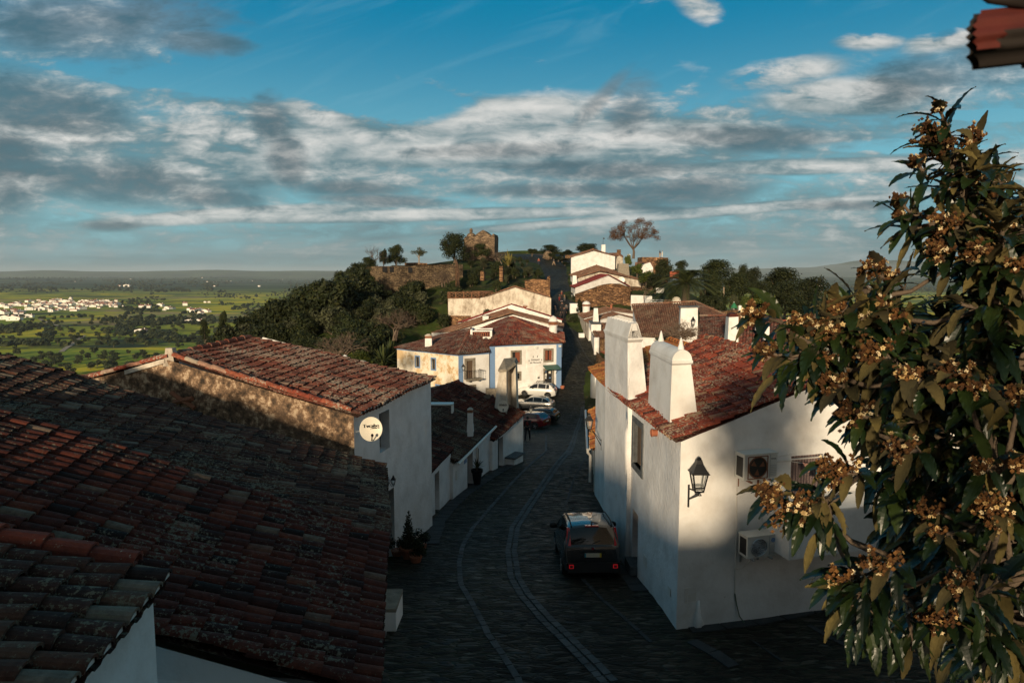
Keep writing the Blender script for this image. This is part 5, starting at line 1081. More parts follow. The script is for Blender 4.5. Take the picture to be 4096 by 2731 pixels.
# balcony
bl=MB(); u0,z0=wa.hit(*q('M',715,452)); u1,z1=wa.hit(*q('M',955,452)); zs=wa.hit(*q('M',850,452))[1]
bl.box(wa.pt((u0+u1)/2,zs,0.4),(u1-u0,0.8,0.12),math.atan2(wa.d.y,wa.d.x)); 
for uu in (u0+.35,u1-.35): bl.box(wa.pt(uu,zs-.16,0.25),(0.2,0.5,0.22),math.atan2(wa.d.y,wa.d.x))
bo=bl.build('balcony',MAT['stone_frame'],inn); r=MB(); hh=0.95
cs=[wa.pt(u0,zs,0.03),wa.pt(u0,zs,0.76),wa.pt(u1,zs,0.76),wa.pt(u1,zs,0.03)]
for a,b in zip(cs,cs[1:]):
    r.tube([a+Vector((0,0,hh)),b+Vector((0,0,hh))],0.025,4); n=max(2,int((b-a).length/0.24))
    for i in range(n+1): p=a.lerp(b,i/n); r.tube([p,p+Vector((0,0,hh))],0.014,4)
r.build('railing',MAT['black_iron'],bo)
# awning
a=[Q('M',1987,248,0),Q('M',2200,233,0)] if False else None
ua,za=wb.hit(*q('M',1987,246)); ub,zb_=wb.hit(*q('M',2215,232)); p0=wb.pt(ua,za,0.02); p1=wb.pt(ub+0.1,za,0.02); o0=wb.pt(ua,za-0.38,1.0); o1=wb.pt(ub+0.1,za-0.38,1.0)
mb=MB(); mb.hexa([o0,o1,p1,p0]+[x+Vector((0,0,.05)) for x in (o0,o1,p1,p0)]); aw=mb.build('awning',MAT['awning_green'],inn); 
for uu in (ua+.15,ub-.1): mb=MB(); mb.tube([wb.pt(uu,za-1.0,0.03),wb.pt(uu,za-.6,0.4),wb.pt(uu,za-.4,0.9)],0.03,4); mb.build('bracket',MAT['black_iron'],aw)
# roofs
rm=MB(); T=Q('2',1375,968,79.5); ov=lambda p,n,z: Vector((p.x+n.x*0.25,p.y+n.y*0.25,z))
E0,E1=ov(Lp,wl_.n,zA+.02),ov(Cp,(wl_.n+wa.n),zA+.02); tiles(rm,E0-wl_.d*.3,E1,T,Q('2',1120,1020,85),0.24,0.6,3,channel=False,seed=1,hump=.08); ridge_tiles(rm,E1+Vector((0,0,.05)),T+Vector((0,0,.05)),r=.14)
E2=ov(Ap,wa.n,zA+.05); tiles(rm,E1,E2,Q('2',1560,1075,77.5),T,0.24,0.6,3,channel=False,seed=2,hump=.08); ra=rm.build('roof',MAT['tile_worn'],inn)
rm=MB(); T2=Q('2',1747,866,86.5); F0,F1=ov(Bl,wb.n,zB+.02)-wb.d*.3,ov(Br,wb.n,zB+.02)+wb.d*.3
back=Q('2',2243,1008,85.5); LB=Q('2',1430,980,84)
tiles(rm,F0,F1,T2+Vector((0.3,0,0)),T2,0.24,0.6,3,channel=False,seed=3,hump=.08); tiles(rm,F1,back,T2+Vector((.2,2,0)),T2,0.26,0.6,3,channel=False,seed=4,hump=.05); tiles(rm,LB,F0,T2,T2+Vector((-.2,1.5,0)),0.26,0.6,3,channel=False,seed=5,hump=.05)
ridge_tiles(rm,F1+Vector((0,0,.04)),T2+Vector((0,0,.06)),r=.15); rb=rm.build('roof',MAT['tile_bright'],inn)
# body behind
for p,q_,zt in ((Br,H2(back,0)-Vector((.3,0,0)),zB-.2),(H2(back,0)-Vector((.3,0,0)),H2(LB,0),zB-.3),(H2(LB,0),Bl,zB-.3),(Ap,Bl,zA-.1),(Q('2',1120,1020,85),Lp,zA-.2)):
    w=Wall(p,q_,-15,[(0,zt),(Vector((q_.x-p.x,q_.y-p.y,0)).length,zt)],(),.2,1.5,0,0); mb=MB(); w.emit(mb); mb.build('wall',MAT['lime'],inn)
def schim(z,x0,x1,yb,yt,D,parent,mat='lime',cap='band',dz=0.6,label='',lenf=0.8,taper=.95):
    a=q(z,x0,yb); b=q(z,x1,yb); t=q(z,x0,yt); return stack('chimney',label,(a[0]+b[0])/2,a[1],t[1],b[0]-a[0],D,mat,cap,dz,lenf,parent,taper=taper)
schim('2',939,1007,1168,1022,76.5,ra,cap='band',taper=.92)
schim('2',2108,2186,1035,850,82.5,rb,cap='dome')
# roof terrace with lattice and a small air conditioner
mb=MB(); a=Q('2',1378,1072,77.6); b=Q('2',1562,1085,77.9); u=Vector((0,0,1)); bk=Vector((0.0,3.0,0))
h0=(Q('2',1378,1010,77.6)-a).z
mb.hexa([a-u*1.2,b-u*1.2,b+bk-u*1.2,a+bk-u*1.2,a+u*0.15,b+u*0.15,b+bk+u*.15,a+bk+u*.15]); 
for p in (a,b,a+bk,b+bk): mb.box(p+u*0.55,(0.25,0.25,1.0))
for s,e in ((a,b),(a+bk,b+bk),(a,a+bk),(b,b+bk)): 
    c=(s+e)/2+u*1.05; d=e-s; mb.box(c,(Vector((d.x,d.y,0)).length+.2,0.22,0.14),math.atan2(d.y,d.x))
tr=mb.build('roof_terrace',MAT['lime'],inn); mb=MB()
for s,e in ((a,b),(a+bk,b+bk)):
    n=9
    for i in range(n):
        for j in range(3): p=s.lerp(e,(i+.5)/n)+u*(0.3+0.25*j); mb.box(p,((e-s).length/n*0.7,0.06,0.06),0); mb.box(p,(0.05,0.06,0.25),0)
mb.build('lattice',MAT['terracotta'],tr)
mb=MB(); c=Q('2',1523,1072,77.2); mb.box(c,(0.9,0.35,0.62)); ac=mb.build('air_conditioner',MAT['ac_white'],tr); mb=MB(); mb.lathe(c+Vector((-.1,-.18,0)),[(0.24,0),(0.24,.02),(.02,.02)],16,R=Matrix.Rotation(math.pi/2,3,'X')); mb.build('fan',MAT['ac_dark'],ac)
# wall lamp, flood lamps, letterboxes
c=W(*q('M',700,282),72.3); u,z=wa.hit(*q('M',655,350)); lantern('street_lantern','black lantern on the blue corner strip of the inn by the balcony',c,0.85,wa.pt(0.12,z+0.1,0.03))
strip(wb,*[wb.rect(q('M',1900,398),q('M',1937,450))[i] for i in range(4)],'white_metal','letter_box',0.08); strip(wb,*[wb.rect(q('M',1902,428),q('M',1933,450))[i] for i in range(4)],'ink','letter_box',0.10)
strip(wb,*[wb.rect(q('C',150,1020),q('C',182,1055))[i] for i in range(4)],'white_metal','flood_lamp',0.3); strip(wb,*[wb.rect(q('4',1540,80),q('4',1560,100))[i] for i in range(4)],'white_metal','flood_lamp',0.3)
mb=MB(); c=GQ('M',2265,612); mb.lathe(c+Vector((0.3,-.2,0)),[(.2,0),(.28,.3),(.24,.3),(.2,.2)],10); tag(mb.build('flower_pot',MAT['terracotta'],None),'red clay pot at the foot of the inn corner','pot')
# stone yard wall with garage opening left of the inn
w=Wall(W(425,390,65),W(459.6,390,67.5),-15,[(0,W(425,391,65).z),((W(459.6,0,67.5)-W(425,0,65)).xy.length,W(459.6,384,67.5).z)],(),.4,.6,.05,0); w.op=[w.rect(q('M',300,690),q('M',525,900))]; mb=MB(); w.emit(mb); yt=thing('yard_wall','brown stone yard wall with a dark garage opening in front of the inn','wall',tuple(w.pt(1,-14)))
mb.build('wall',MAT['schist_small'],yt,smooth=True); w.panel(w.op[0],'garage_door',MAT['shutter_wood'],yt,.35,.05); mb=MB(); a,b=w.pt(0,w.top(0),-.6),w.pt(w.L,w.top(w.L),-.6); mb.prism([w.pt(0,w.top(0)-.1,.06),w.pt(w.L,w.top(w.L)-.1,.06),b,a],[w.pt(0,w.top(0)+.08,.06),w.pt(w.L,w.top(w.L)+.08,.06),b+Vector((0,0,.18)),a+Vector((0,0,.18))]); mb.build('coping',MAT['stone_frame'],yt)
mb=MB(); c=Q('M',1165,720,70); mb.box(c+Vector((0,.5,-1.5)),(1.3,0.5,4.2)); tag(mb.build('gate_pillar',MAT['stone_frame'],None),'grey stone gate pillar between the inn and the stained chimney','pillar')
# ================================================================ HOUSES CLIMBING BEHIND THE INN
def hs(label,pts,zb,mats,tile,**kw):
    P=[Q(*p) for p in pts]; t,ws,fin=house('house',label,*P,zb,mats,tile,over=kw.pop('over',.05),amp=kw.pop('amp',.03),step=kw.pop('step',.7),pitch=kw.pop('pitch',.26),row=kw.pop('row',.7),seg=3,channel=False,ends=False,hump=.06,verge=kw.pop('verge',.02),jit=kw.pop('jit',1.2),roofdrop=kw.pop('drop',.02),**kw); return t,ws,fin
def roofof(t): return [c for c in children_list(t) if c.name.startswith('roof')][0]
t,ws,fin=hs('white house stepping up directly behind the inn roof, its gable white against old brown tiles',[('2',1195,1002,93),('2',1000,1010,100),('2',1757,826,89.5),('2',1712,784,98),('2',2238,968,88),('2',2242,925,96)],-13,('lime',)*4,'tile_brown'); fin(); schim('2',1482,1540,930,846,92,roofof(t),cap='flat',taper=.97)
fw=ws['front']; rm=MB(); 
t,ws,fin=hs('white gabled house with a thin dark red coping below the big stained wall',[('2',1300,908,99),('2',1250,915,104),('2',1756,744,98),('2',1756,750,104),('2',2230,892,96.5),('2',2232,896,103)],-12,('lime',)*4,'red_coping',pitch=.5); fin(); schim('2',1860,1905,852,742,98,roofof(t),cap='band',taper=.98)
t,ws,fin=hs('long house with a tall stained whitewashed gable wall halfway up the street',[('2',1155,688,110),('2',1145,684,118),('2',1788,583,108),('2',1786,583,117),('2',2130,682,106.5),('2',2132,688,116)],-12,('lime_stained','lime_stained','lime','schist'),'tile_brown'); 
w=ws['front']; P0_=w.P0; w.tops=[(0,Q('2',1155,690,110).z),(w.hit(*q('2',1450,686))[0],w.hit(*q('2',1450,686))[1]),(w.hit(*q('2',1530,668))[0],w.hit(*q('2',1530,668))[1]),(w.hit(*q('2',1650,628))[0],w.hit(*q('2',1650,628))[1]),(w.hit(*q('2',1788,584))[0],w.hit(*q('2',1788,584))[1]),(w.L,w.hit(*q('2',2130,684))[1])]
for k_,wk in ws.items():
    mb=MB(); wk.emit(mb) if k_!='back' else None
    if mb.f: mb.build('wall',MAT[{'front':'lime_stained','right':'lime_stained','left':'schist'}[k_]],t,smooth=True)
rm=MB(); pk=[w.pt(u,z,.12) for u,z in w.tops[2:]]; 
for a,b in zip(pk,pk[1:]): tiles(rm,a+Vector((0,0,.02)),b+Vector((0,0,.02)),b+Vector((.1,9,.05)),a+Vector((.1,9,.05)),.26,.7,3,channel=False,hump=.04)
rm.build('roof',MAT['tile_brown'],t)
mb=MB(); a=w.pt(.2,Q('2',1155,690,110).z,.25); b=w.pt(w.hit(*q('2',1375,850))[0],0,.25); z1=w.hit(*q('2',1200,848))[1]; mb.hexa([H2(a,-12),H2(b,-12),H2(b,-12)+Vector((0,.6,0)),H2(a,-12)+Vector((0,.6,0)),H2(a,z1),H2(b,z1),H2(b,z1)+Vector((0,.6,0)),H2(a,z1)+Vector((0,.6,0))]); mb.build('wall',MAT['schist'],t)
pg=thing('terrace_railing','brown wooden lattice railing around the flat terrace on the stained house','railing',tuple(w.pt(2,w.top(2))))
mb=MB(); aa=w.pt(w.hit(*q('2',1155,680))[0],w.top(1),.02); bb=w.pt(w.hit(*q('2',1455,680))[0],w.top(1),.02); cc=bb+Vector((2.0,5,0.05)); dd=aa+Vector((0,5,0)); u=Vector((0,0,1)); hgt=1.0
for s,e in ((aa,bb),(dd,cc),(aa,dd),(bb,cc)):
    n=max(2,int((e-s).length/1.1)); mb.tube([s+u*hgt,e+u*hgt],.06,4); mb.tube([s+u*.12,e+u*.12],.05,4)
    for i in range(n+1): p=s.lerp(e,i/n); mb.tube([p,p+u*hgt],.07,4)
    for i in range(n):
        p,r_=s.lerp(e,i/n),s.lerp(e,(i+1)/n); mb.tube([p+u*.15,r_+u*.95],.03,4); mb.tube([p+u*.95,r_+u*.15],.03,4)
        m_=(p+r_)/2; mb.tube([p+u*.5,m_+u*.95,r_+u*.5,m_+u*.15,p+u*.5],.03,4)
mb.build('lattice',MAT['pergola_wood'],pg)
# ================================================================ RIGHT ROW CLIMBING THE STREET
# R4 stone-fronted house
t=thing('house','stone-fronted house with a ribbed brown tile roof facing down the street at right','house',tuple(G(597,357)))
E0,E1=Q('C',806,900,89),Q('C',2090,858,93.5); R1_=Q('C',1690,594,98); R0_=Q('C',742,640,95)
w=Wall(H2(E0,0)+Vector((.1,.35,0)),H2(E1,0)+Vector((0,.35,0)),-14,[(0,E0.z-.15),((E1-E0).xy.length,E1.z-.15)],(),.25,.6,.06,0); w.op=[w.rect(q('C',1045,955),q('C',1125,1068)),w.rect(q('C',1650,958),q('C',1730,1190))]
mb=MB(); w.emit(mb); mb.build('wall',MAT['schist_small'],t,smooth=True); f=w.panel(w.op[0],'window',MAT['shutter_wood'],t,.15,.05); w.panel(w.op[1],'door',MAT['dark_frame'],t,.15,.05)
s0=H2(R0_,0)+Vector((0.0,1.5,0)); w2=Wall(s0,H2(E0,0)+Vector((-.05,.15,0)),-14,[(0,E0.z+.55),((s0-H2(E0,0)).length,E0.z-.1)],(),.2,.6,.04,0); mb=MB(); w2.emit(mb); mb.box(H2(E0,-11)+Vector((0.22,.15,1.3)),(.65,.5,2.7)); mb.build('wall',MAT['lime'],t,smooth=True)
rm=MB(); tiles(rm,E0,E1,R1_,R0_,.27,.6,3,channel=False,hump=.08,seed=3); tiles(rm,E1,E1+Vector((-2,8,0)),R1_+Vector((0,2,0)),R1_,.27,.6,3,channel=False); ridge_tiles(rm,E1,R1_,r=.15); rf=rm.build('roof',MAT['tile_brown'],t)
mb=MB(); a=Q('C',740,700,92.0); b=Q('C',915,700,92.2); hh=(Q('C',740,655,92).z-a.z); mb.hexa([a-Vector((0,0,.6)),b-Vector((0,0,.6)),b+Vector((0,3,-.2)),a+Vector((0,3,-.2)),a+Vector((0,0,hh)),b+Vector((0,0,hh)),b+Vector((0,3,hh+.25)),a+Vector((0,3,hh+.25))]); cb=mb.build('chimney_base',MAT['lime'],rf)
mb=MB(); p=[a+Vector((-.05,-.05,hh+.01)),b+Vector((.05,-.05,hh+.01)),b+Vector((.05,3,hh+.3)),a+Vector((-.05,3,hh+.3))]; mb.prism(p,[x+Vector((0,0,.06)) for x in p]); mb.build('chimney_slab',MAT['slate'],cb)
schim('C',768,876,598,350,94,None,cap='flat',label='tall tapering white chimney with a flat black cap on the right row',taper=.62,dz=.3,lenf=.8)
# R5
t,ws,fin=hs('white gabled cottage with the low gable just behind the ribbed roof at right',[('C',690,632,95),('C',592,582,99.5),('C',1222,470,98),('C',1100,436,101),('C',1655,592,101),('C',1648,560,103)],-12,('lime','lime','lime','lime_stained'),'tile_brown'); fin()
# R6
t,ws,fin=hs('white cottage with a longer gable and domed chimney on the right side of the street',[('C',602,550,99.8),('C',497,466,108),('C',1100,408,101.5),('C',1000,335,110),('C',1648,482,104),('C',1600,415,112)],-12,('lime','lime','lime','lime_stained'),'tile_brown'); fin(); rf=roofof(t)
schim('C',588,722,436,236,107,rf,cap='dome',mat='lime'); mb=MB(); c=Q('C',1098,378,106); mb.lathe(c,[(.16,-.5),(.16,.5),(.24,.55),(.24,.65),(.12,.66)],10); mb.build('chimney_pot',MAT['terracotta'],rf)
# little street pieces
mb=MB(); a=G(*q('C',575,880)); mb.box(a+Vector((-.1,0,.25)),(.8,.9,.6)); tag(mb.build('stone_bench',MAT['lime'],None),'small white bench block against the right street wall','bench')
# R7 ruined schist walls
def wallpoly(label,z,pts,D0,D1,zb,mat,th=.8,name='ruined_wall',cat='wall',amp=.1,group=None,step=.6):
    n=len(pts); P=[Q(z,x,y,D0+(D1-D0)*i/(n-1)) for i,(x,y) in enumerate(pts)]; L=[(H2(p,0)-H2(P[0],0)).length for p in P]
    w=Wall(P[0],P[-1],zb,[(l*(1),p.z) for l,p in zip(L,P)],(),.3,step,amp,0); off=Vector((0,th,0)); w2=Wall(H2(P[-1],0)+off,H2(P[0],0)+off,zb,[(w.L-l,p.z) for l,p in zip(L,P)],(),.3,step*2,0,0)
    mb=MB(); w.emit(mb); w2.emit(mb); vs=[]
    for p in P: vs+= [p,p+off]
    mb.add(vs,[(2*i,2*i+2,2*i+3,2*i+1) for i in range(n-1)]); mb.add([H2(P[0],zb),P[0],P[0]+off,H2(P[0],zb)+off],[(0,1,2,3)]); mb.add([H2(P[-1],zb),P[-1],P[-1]+off,H2(P[-1],zb)+off],[(3,2,1,0)])
    o=mb.build(name,MAT[mat],None,smooth=False); tag(o,label,cat,group); return o,w
wallpoly('tall ruined brown schist gable wall overgrown along its top beside the street','A',[(458,1010),(560,975),(640,945),(760,905),(900,855),(1000,830),(1100,820),(1260,822),(1340,850),(1425,882),(1440,890)],117,120,-7,'schist',th=1.2)
wallpoly('lower ruined schist wall with a lit sloping top in front of the tall ruin','A',[(468,1160),(600,1135),(720,1105),(860,1075),(960,1050),(1030,1028),(1180,1010),(1308,1000)],112,114,-9,'schist',th=.8)
wallpoly('dark stone yard wall stepping right from the ruin','A',[(1308,1030),(1400,1010),(1450,1120),(1480,1190)],113,112,-9,'schist',th=.8)
wallpoly('brown stone wall joining the ruin to the plastered barn','A',[(1430,872),(1540,872),(1655,880)],124,127,-6,'schist',th=.6)
# R8 red-roofed white house
t,ws,fin=hs('white house with a dark red roof and a plain white gable above the ruin',[('A',432,893,120),('A',358,862,126),('A',1050,670,124),('A',890,656,131),('A',1432,878,127),('A',1300,850,134)],-6,('lime','lime','lime','lime'),'red_coping',pitch=.5,over=.25); w=ws['left']
o1=w.rect(q('A',392,950),q('A',408,1180)); o2=w.rect(q('A',434,970),q('A',447,1190)); w.op=[o for o in (o1,o2) if 0<o[0]<o[1]<w.L]; fin(); [w.panel(o,'door',MAT['dark_frame'],t,.15,.05) for o in w.op]
schim('A',400,486,850,674,125,roofof(t),cap='plain',taper=.75,dz=.4,lenf=1.3)
c=Q('A',390,1030,117.5); lantern('street_lantern','black lantern on the far white house beyond the ruined wall',c,1.0,(c.x+1.4,c.y+1.5,c.z-.4))
# R9
t,ws,fin=hs('long white house with weathered grey gable under a mossy brown roof',[('A',475,722,131),('A',345,662,140),('A',892,590,132),('A',832,486,142),('A',1662,770,136),('A',1562,716,146)],-5,('lime_stained','lime','lime','lime'),'tile_brown',over=.3); fin()
dc=Q('A',1280,757,131.5); mb=MB(); mb.lathe(dc,[(.02,-.1),(.35,-.05),(.62,.05),(.66,.05),(.5,-.1),(.1,-.2)],20,R=Matrix.Rotation(math.radians(80),3,'X')); tag(mb.build('satellite_dish',MAT['white_metal'],None,smooth=True),'small white dish on the weathered long gable far up the street','satellite dish')
t,ws,fin=hs('plastered brown barn end at the right of the long white house',[('A',1658,764,135),('A',1640,730,141),('A',1760,778,135.5),('A',1740,742,142),('A',1892,806,136),('A',1860,775,142)],-6,('plaster_ruin','plaster_ruin','lime','lime'),'tile_brown'); fin()
# R10
t,ws,fin=hs('top white house with a broad plain gable and tall white chimney on the crest',[('A',368,352,147),('A',362,320,154),('A',780,218,148),('A',772,198,156),('A',1178,330,150),('A',1182,318,158)],-3,('lime','lime','lime','lime'),'tile_brown',over=.15); fin(); rf=roofof(t)
schim('A',922,992,252,122,154,rf,cap='plain',taper=.95); a=Q('A',957,122,154); mb=MB(); mb.tube([a+Vector((0,.6,0)),a+Vector((0,.6,1.6))],.03,4); mb.box(a+Vector((.15,.6,1.4)),(.4,.03,.25)); mb.build('weather_vane',MAT['black_iron'],rf)
t,ws,fin=hs('low white annexe with a brown roof right of the top house',[('A',1184,345,152),('A',1060,275,160),('A',1240,320,152.5),('A',1180,272,161),('A',1312,352,153),('A',1290,310,161)],-3,('lime_stained','lime','lime','lime'),'tile_brown'); fin()
schim('A',1204,1270,302,208,158,None,mat='schist',cap='flat',label='brown stone chimney with a flat cap behind the low annexe')
schim('A',1383,1448,415,294,152,None,cap='plain',label='small tapering white chimney among bushes right of the top house',taper=.75)
b=Q('A',1215,675,140); mb=MB(); L_=[Q('A',x,y,140) for x,y in ((1213,690),(1428,690),(1408,462),(1232,462))]; off=Vector((0,2,0)); mb.prism([L_[0],L_[1],L_[1]+off,L_[0]+off],[L_[3],L_[2],L_[2]+off,L_[3]+off]); tag(mb.build('chimney',MAT['plaster_brown'] if 'plaster_brown' in MAT else MAT['stone_frame'],None),'huge plain brown tapering chimney block above the mossy roof','chimney')
# platform, tank and garden walls on the right crest
wallpoly('dark stone lookout platform wall on the right crest','A',[(1650,345),(1850,346),(2120,356)],165,166,-4,'schist',th=6,name='platform_wall')
t,ws,fin=hs('small brown-roofed hut among the orange trees',[('A',1520,520,148),('A',1530,440,154),('A',1680,440,152),('A',1685,436,153),('A',1850,528,149),('A',1830,440,154)],-4,('lime','lime','lime','lime'),'tile_brown'); fin()
simple('orange_wall',(0.42,0.10,0.05),0.9,noise_amt=.3)
wallpoly('orange-red painted garden wall behind the palm','6',[(255,268),(300,258),(368,256),(372,300)],118,118,Q('6',300,352,118).z,'orange_wall',th=.5,name='garden_wall')
wallpoly('low stone garden wall by the green parasol','6',[(880,768),(1000,752),(1180,742),(1300,735)],82,84,-10,'schist_small',th=.5,name='garden_wall')
wallpoly('pale blue-white tarpaulin fence behind the bare tree','A',[(1452,1026),(1640,1030),(1830,1042)],112,113,-7.5,'lime',th=.1,name='tarpaulin_fence',cat='fence',amp=0.02)
mb=MB(); a=Q('A',1850,1150,108); mb.box(a+Vector((0,0,-.1)),(2.8,1,.5)); mb.box(a+Vector((0,-.1,.35)),(2.9,1.1,.12)); tag(mb.build('barbecue',MAT['zinc'],None),'long grey metal grill table in the yard behind the big roof','table')
wallpoly('brown board fence panel on the edge of the big brown roof','6',[(178,617),(240,615),(306,620)],96,96,-6,'old_wood',th=.08,name='board_fence',cat='fence',amp=0)
mb=MB(); mb.lathe(Q('6',331,640,94),[(.02,-.05),(.62,0),(.66,.02),(.4,-.12)],20,R=Matrix.Rotation(math.radians(85),3,'X')); tag(mb.build('satellite_dish',MAT['dish_cream'],None,smooth=True),'white round dish beside the brown board fence','satellite dish')
for k,(X,Y) in enumerate(((104,532),(147,535))):
    c=Q('6',X,Y,104); mb=MB(); mb.lathe(c,[(.3,0),(.42,.75),(.36,.75),(.3,.6)],12); tag(mb.build('plant_pot',MAT['lime'],None),['left of two white plant pots beside the plastered barn','right of two white plant pots beside the plastered barn'][k],'plant pot')
# big brown roofs in the middle right
def broof(label,pats,zb,tile,ridges=()):
    allp=[Q(*p) for pt in pats for p in pt]; c=sum(allp,Vector())/len(allp); t=thing('house',label,'house',(c.x,c.y,zb)); rm=MB()
    for i,pt in enumerate(pats):
        P=[Q(*p) for p in pt]; tiles(rm,*P,.26,.55,3,channel=False,hump=.15,seed=i+5)
    for a,b in ridges: ridge_tiles(rm,Q(*a)+Vector((0,0,.05)),Q(*b)+Vector((0,0,.05)),r=.15)
    rf=rm.build('roof',MAT[tile],t); mb=MB()
    hull=[Q(*p) for p in pats[0]]; zmin=min(p.z for p in hull)
    low=[(p*0.97+c*0.03) for p in hull]; mb.prism([H2(p,zb) for p in low],[Vector((p.x,p.y,p.z-.2)) for p in low]); mb.build('wall',MAT['lime'],t); return t,rf
t,rfA=broof('broad house under the largest brown tile roof behind the white chimneys',[[('6',-120,1075,76),('6',640,1120,71),('6',565,648,84),('C',1462,312,90)],[('6',640,830,74),('6',960,822,77),('6',570,650,84.2),('6',560,648,84)]],-13,'tile_brown',[(('6',560,646,84),('6',955,820,77)),(('6',560,646,84),('C',1462,310,90))])
mb=MB(); mb.prism([Q('C',1456,300,90),Q('C',1570,412,89),Q('C',1456,412,89)],[Q('C',1456,300,90.4),Q('C',1570,412,89.4),Q('C',1456,412,89.4)]); mb.build('gable_end',MAT['lime_stained'],t)
t,rfB=broof('house under a dark brown tile roof between two broad white chimneys',[[('6',590,1085,62),('6',1010,1110,59.5),('6',975,828,70),('6',630,828,72)]],-14,'tile_worn',[(('6',630,826,72),('6',975,826,70))])
t,rfC=broof('house under a bright red roof partly hidden by the loquat branches',[[('6',1120,1190,54),('6',2200,1330,49),('6',2300,950,58),('6',1140,850,64)]],-15,'tile_bright',[(('6',1140,848,64),('6',2300,948,58))])
# chimney S1 with lantern, S2
def bigc(label,z,bl_,br_,tl,tr,D,depth,mat,parent=None,cap=None):
    a,b,c,d=Q(z,*bl_,D),Q(z,*br_,D),Q(z,*tr,D),Q(z,*tl,D); bk=Vector((0.15*depth,depth,0)); o=subd_prism([a-Vector((0,0,.8)),b-Vector((0,0,.8)),b+bk-Vector((0,0,.8)),a+bk-Vector((0,0,.8))],[d,c,c+bk*.8,d+bk*.8],mat,'chimney',parent,.03,6,10)
    if cap: mb=MB(); g=.12; P=[d+Vector((-g,-g,0)),c+Vector((g,-g,0)),c+bk*.8+Vector((g,g,0)),d+bk*.8+Vector((-g,g,0))]; mb.prism(P,[x+Vector((0,0,.14)) for x in P]); mb.build('chimney_cap',MAT[cap],o)
    if parent is None: tag(o,label,'chimney')
    return o
bigc('','6',(375,1010),(604,1085),(388,722),(600,716),65,1.6,'lime',rfA,'slate'); 
mb=MB(); mb.prism([Q('6',600,1095,65.05),Q('6',665,1095,65.05),Q('6',665,1095,66),Q('6',600,1095,66)],[Q('6',600,1000,65.05),Q('6',606,1030,65.05),Q('6',606,1030,66),Q('6',600,1000,66)]); mb.build('chimney_foot',MAT['lime'],rfA)
c=Q('6',540,897,64.4); lantern('street_lantern','black lantern mounted on the broad white chimney with the slate cap',c,.95,tuple(Q('6',517,930,65.0)))
o=bigc('','6',(975,1115),(1112,1148),(990,838),(1110,832),57,1.9,'lime',rfB,None)
mb=MB(); d,c_=Q('6',990,838,57),Q('6',1112,832,57); bk=Vector((.2,1.5,0)); mb.prism([d,c_,c_+bk,d+bk],[d+Vector((.15,.1,.28)),c_+Vector((-.1,.1,.28)),c_+bk+Vector((-.1,-.1,.3)),d+bk+Vector((.15,-.1,.3))]); mb.build('chimney_cap',MAT['tile_red'],o)
for k,(X,Y,w_) in enumerate(((1368,912,60),(1470,1000,62))): schim('6',X-w_/2,X+w_/2,Y+25,Y-45,56-3*k,rfC,cap='plain')
# stone walls and yard pieces below the stone-fronted house
wallpoly('stone garden wall with slate slabs along the right side of the street','C',[(838,1150),(900,1190),(960,1260),(1010,1290)],86,78,-15,'schist_small',th=.5,name='street_wall')
mb=MB(); a=Q('C',985,1345,74); mb.box(a+Vector((1.1,.6,-1)),(2.4,1.4,2)); o=mb.build('bread_oven',MAT['schist_small'],None); tag(o,'square stone block with a pale rim beside the street below the stone-fronted house','stone block'); mb=MB(); mb.box(a+Vector((1.1,-.1,.04)),(2.5,.2,.1)); mb.build('rim',MAT['lime'],o)
mb=MB(); c=Q('C',1032,1190,83); mb.lathe(c,[(.3,0),(.75,.35),(.7,.35),(.3,.1)],14,sx=1.3); tag(mb.build('planter_bowl',MAT['terracotta'],None),'red planter bowl on the wall below the stone-fronted house','planter')
mb=MB(); a=G(*q('B',1010,1335)); mb.box(a+Vector((.5,.6,.75)),(1.5,1.6,1.7)); tag(mb.build('stone_block',MAT['lime'],None),'white square masonry block at the street edge below the ruin','block')
# ================================================================ LEFT HILL: fort wall, chapel ruin, terraces
wallpoly('left end of the old fort wall, lit pale along its battered face','2',[(382,390),(450,386),(516,384)],127,122,-5,'fort_stone',th=1,name='fort_wall')
o,w=wallpoly('long old fort wall of brown stone with two square holes on the left hill','2',[(516,384),(640,384),(800,380),(960,368),(1085,362),(1180,362),(1296,370)],122,132,-6,'fort_stone',th=1.2,name='fort_wall',amp=.18)
for X,Y in ((560,415),(625,415),(800,420)): u,z=w.hit(*q('2',X,Y)); mb=MB(); mb.box(w.pt(u,z,.1),(.75,.2,.95),math.atan2(w.d.y,w.d.x)); mb.build('opening',MAT['dark_void'],o)
wallpoly('stone wall on the terrace behind the fort wall','2',[(750,352),(860,350),(960,356)],142,142,-2,'schist',th=.6,name='terrace_wall')
ch=thing('ruined_chapel','ruined square stone chapel with a broken pointed gable on the hilltop','ruin',tuple(Q('2',1450,300,150)))
def blockpoly(pts,D,depth,mat,name,parent,zb): 
    P=[Q('2',x,y,D) for x,y in pts]; mb=MB(); off=Vector((depth*.1,depth,0)); bot=[H2(P[0],zb),H2(P[-1],zb)]; poly=[bot[0]]+P+[bot[1]]; n=len(poly); mb.add(poly+[p+off for p in poly],[tuple(range(n))[::-1],tuple(range(n,2*n))]+[(i,(i+1)%n,n+(i+1)%n,n+i) for i in range(n)]); return mb.build(name,MAT[mat],parent)
blockpoly([(1408,112),(1412,92),(1440,70),(1462,56),(1487,43),(1510,58),(1535,80),(1560,92),(1574,90),(1576,80),(1590,80),(1592,96),(1596,98),(1594,200)],150,7,'rampart_stone','wall',ch,1)
blockpoly([(1305,230),(1308,118),(1330,104),(1408,108)],151.5,6,'rampart_stone','wall',ch,1)
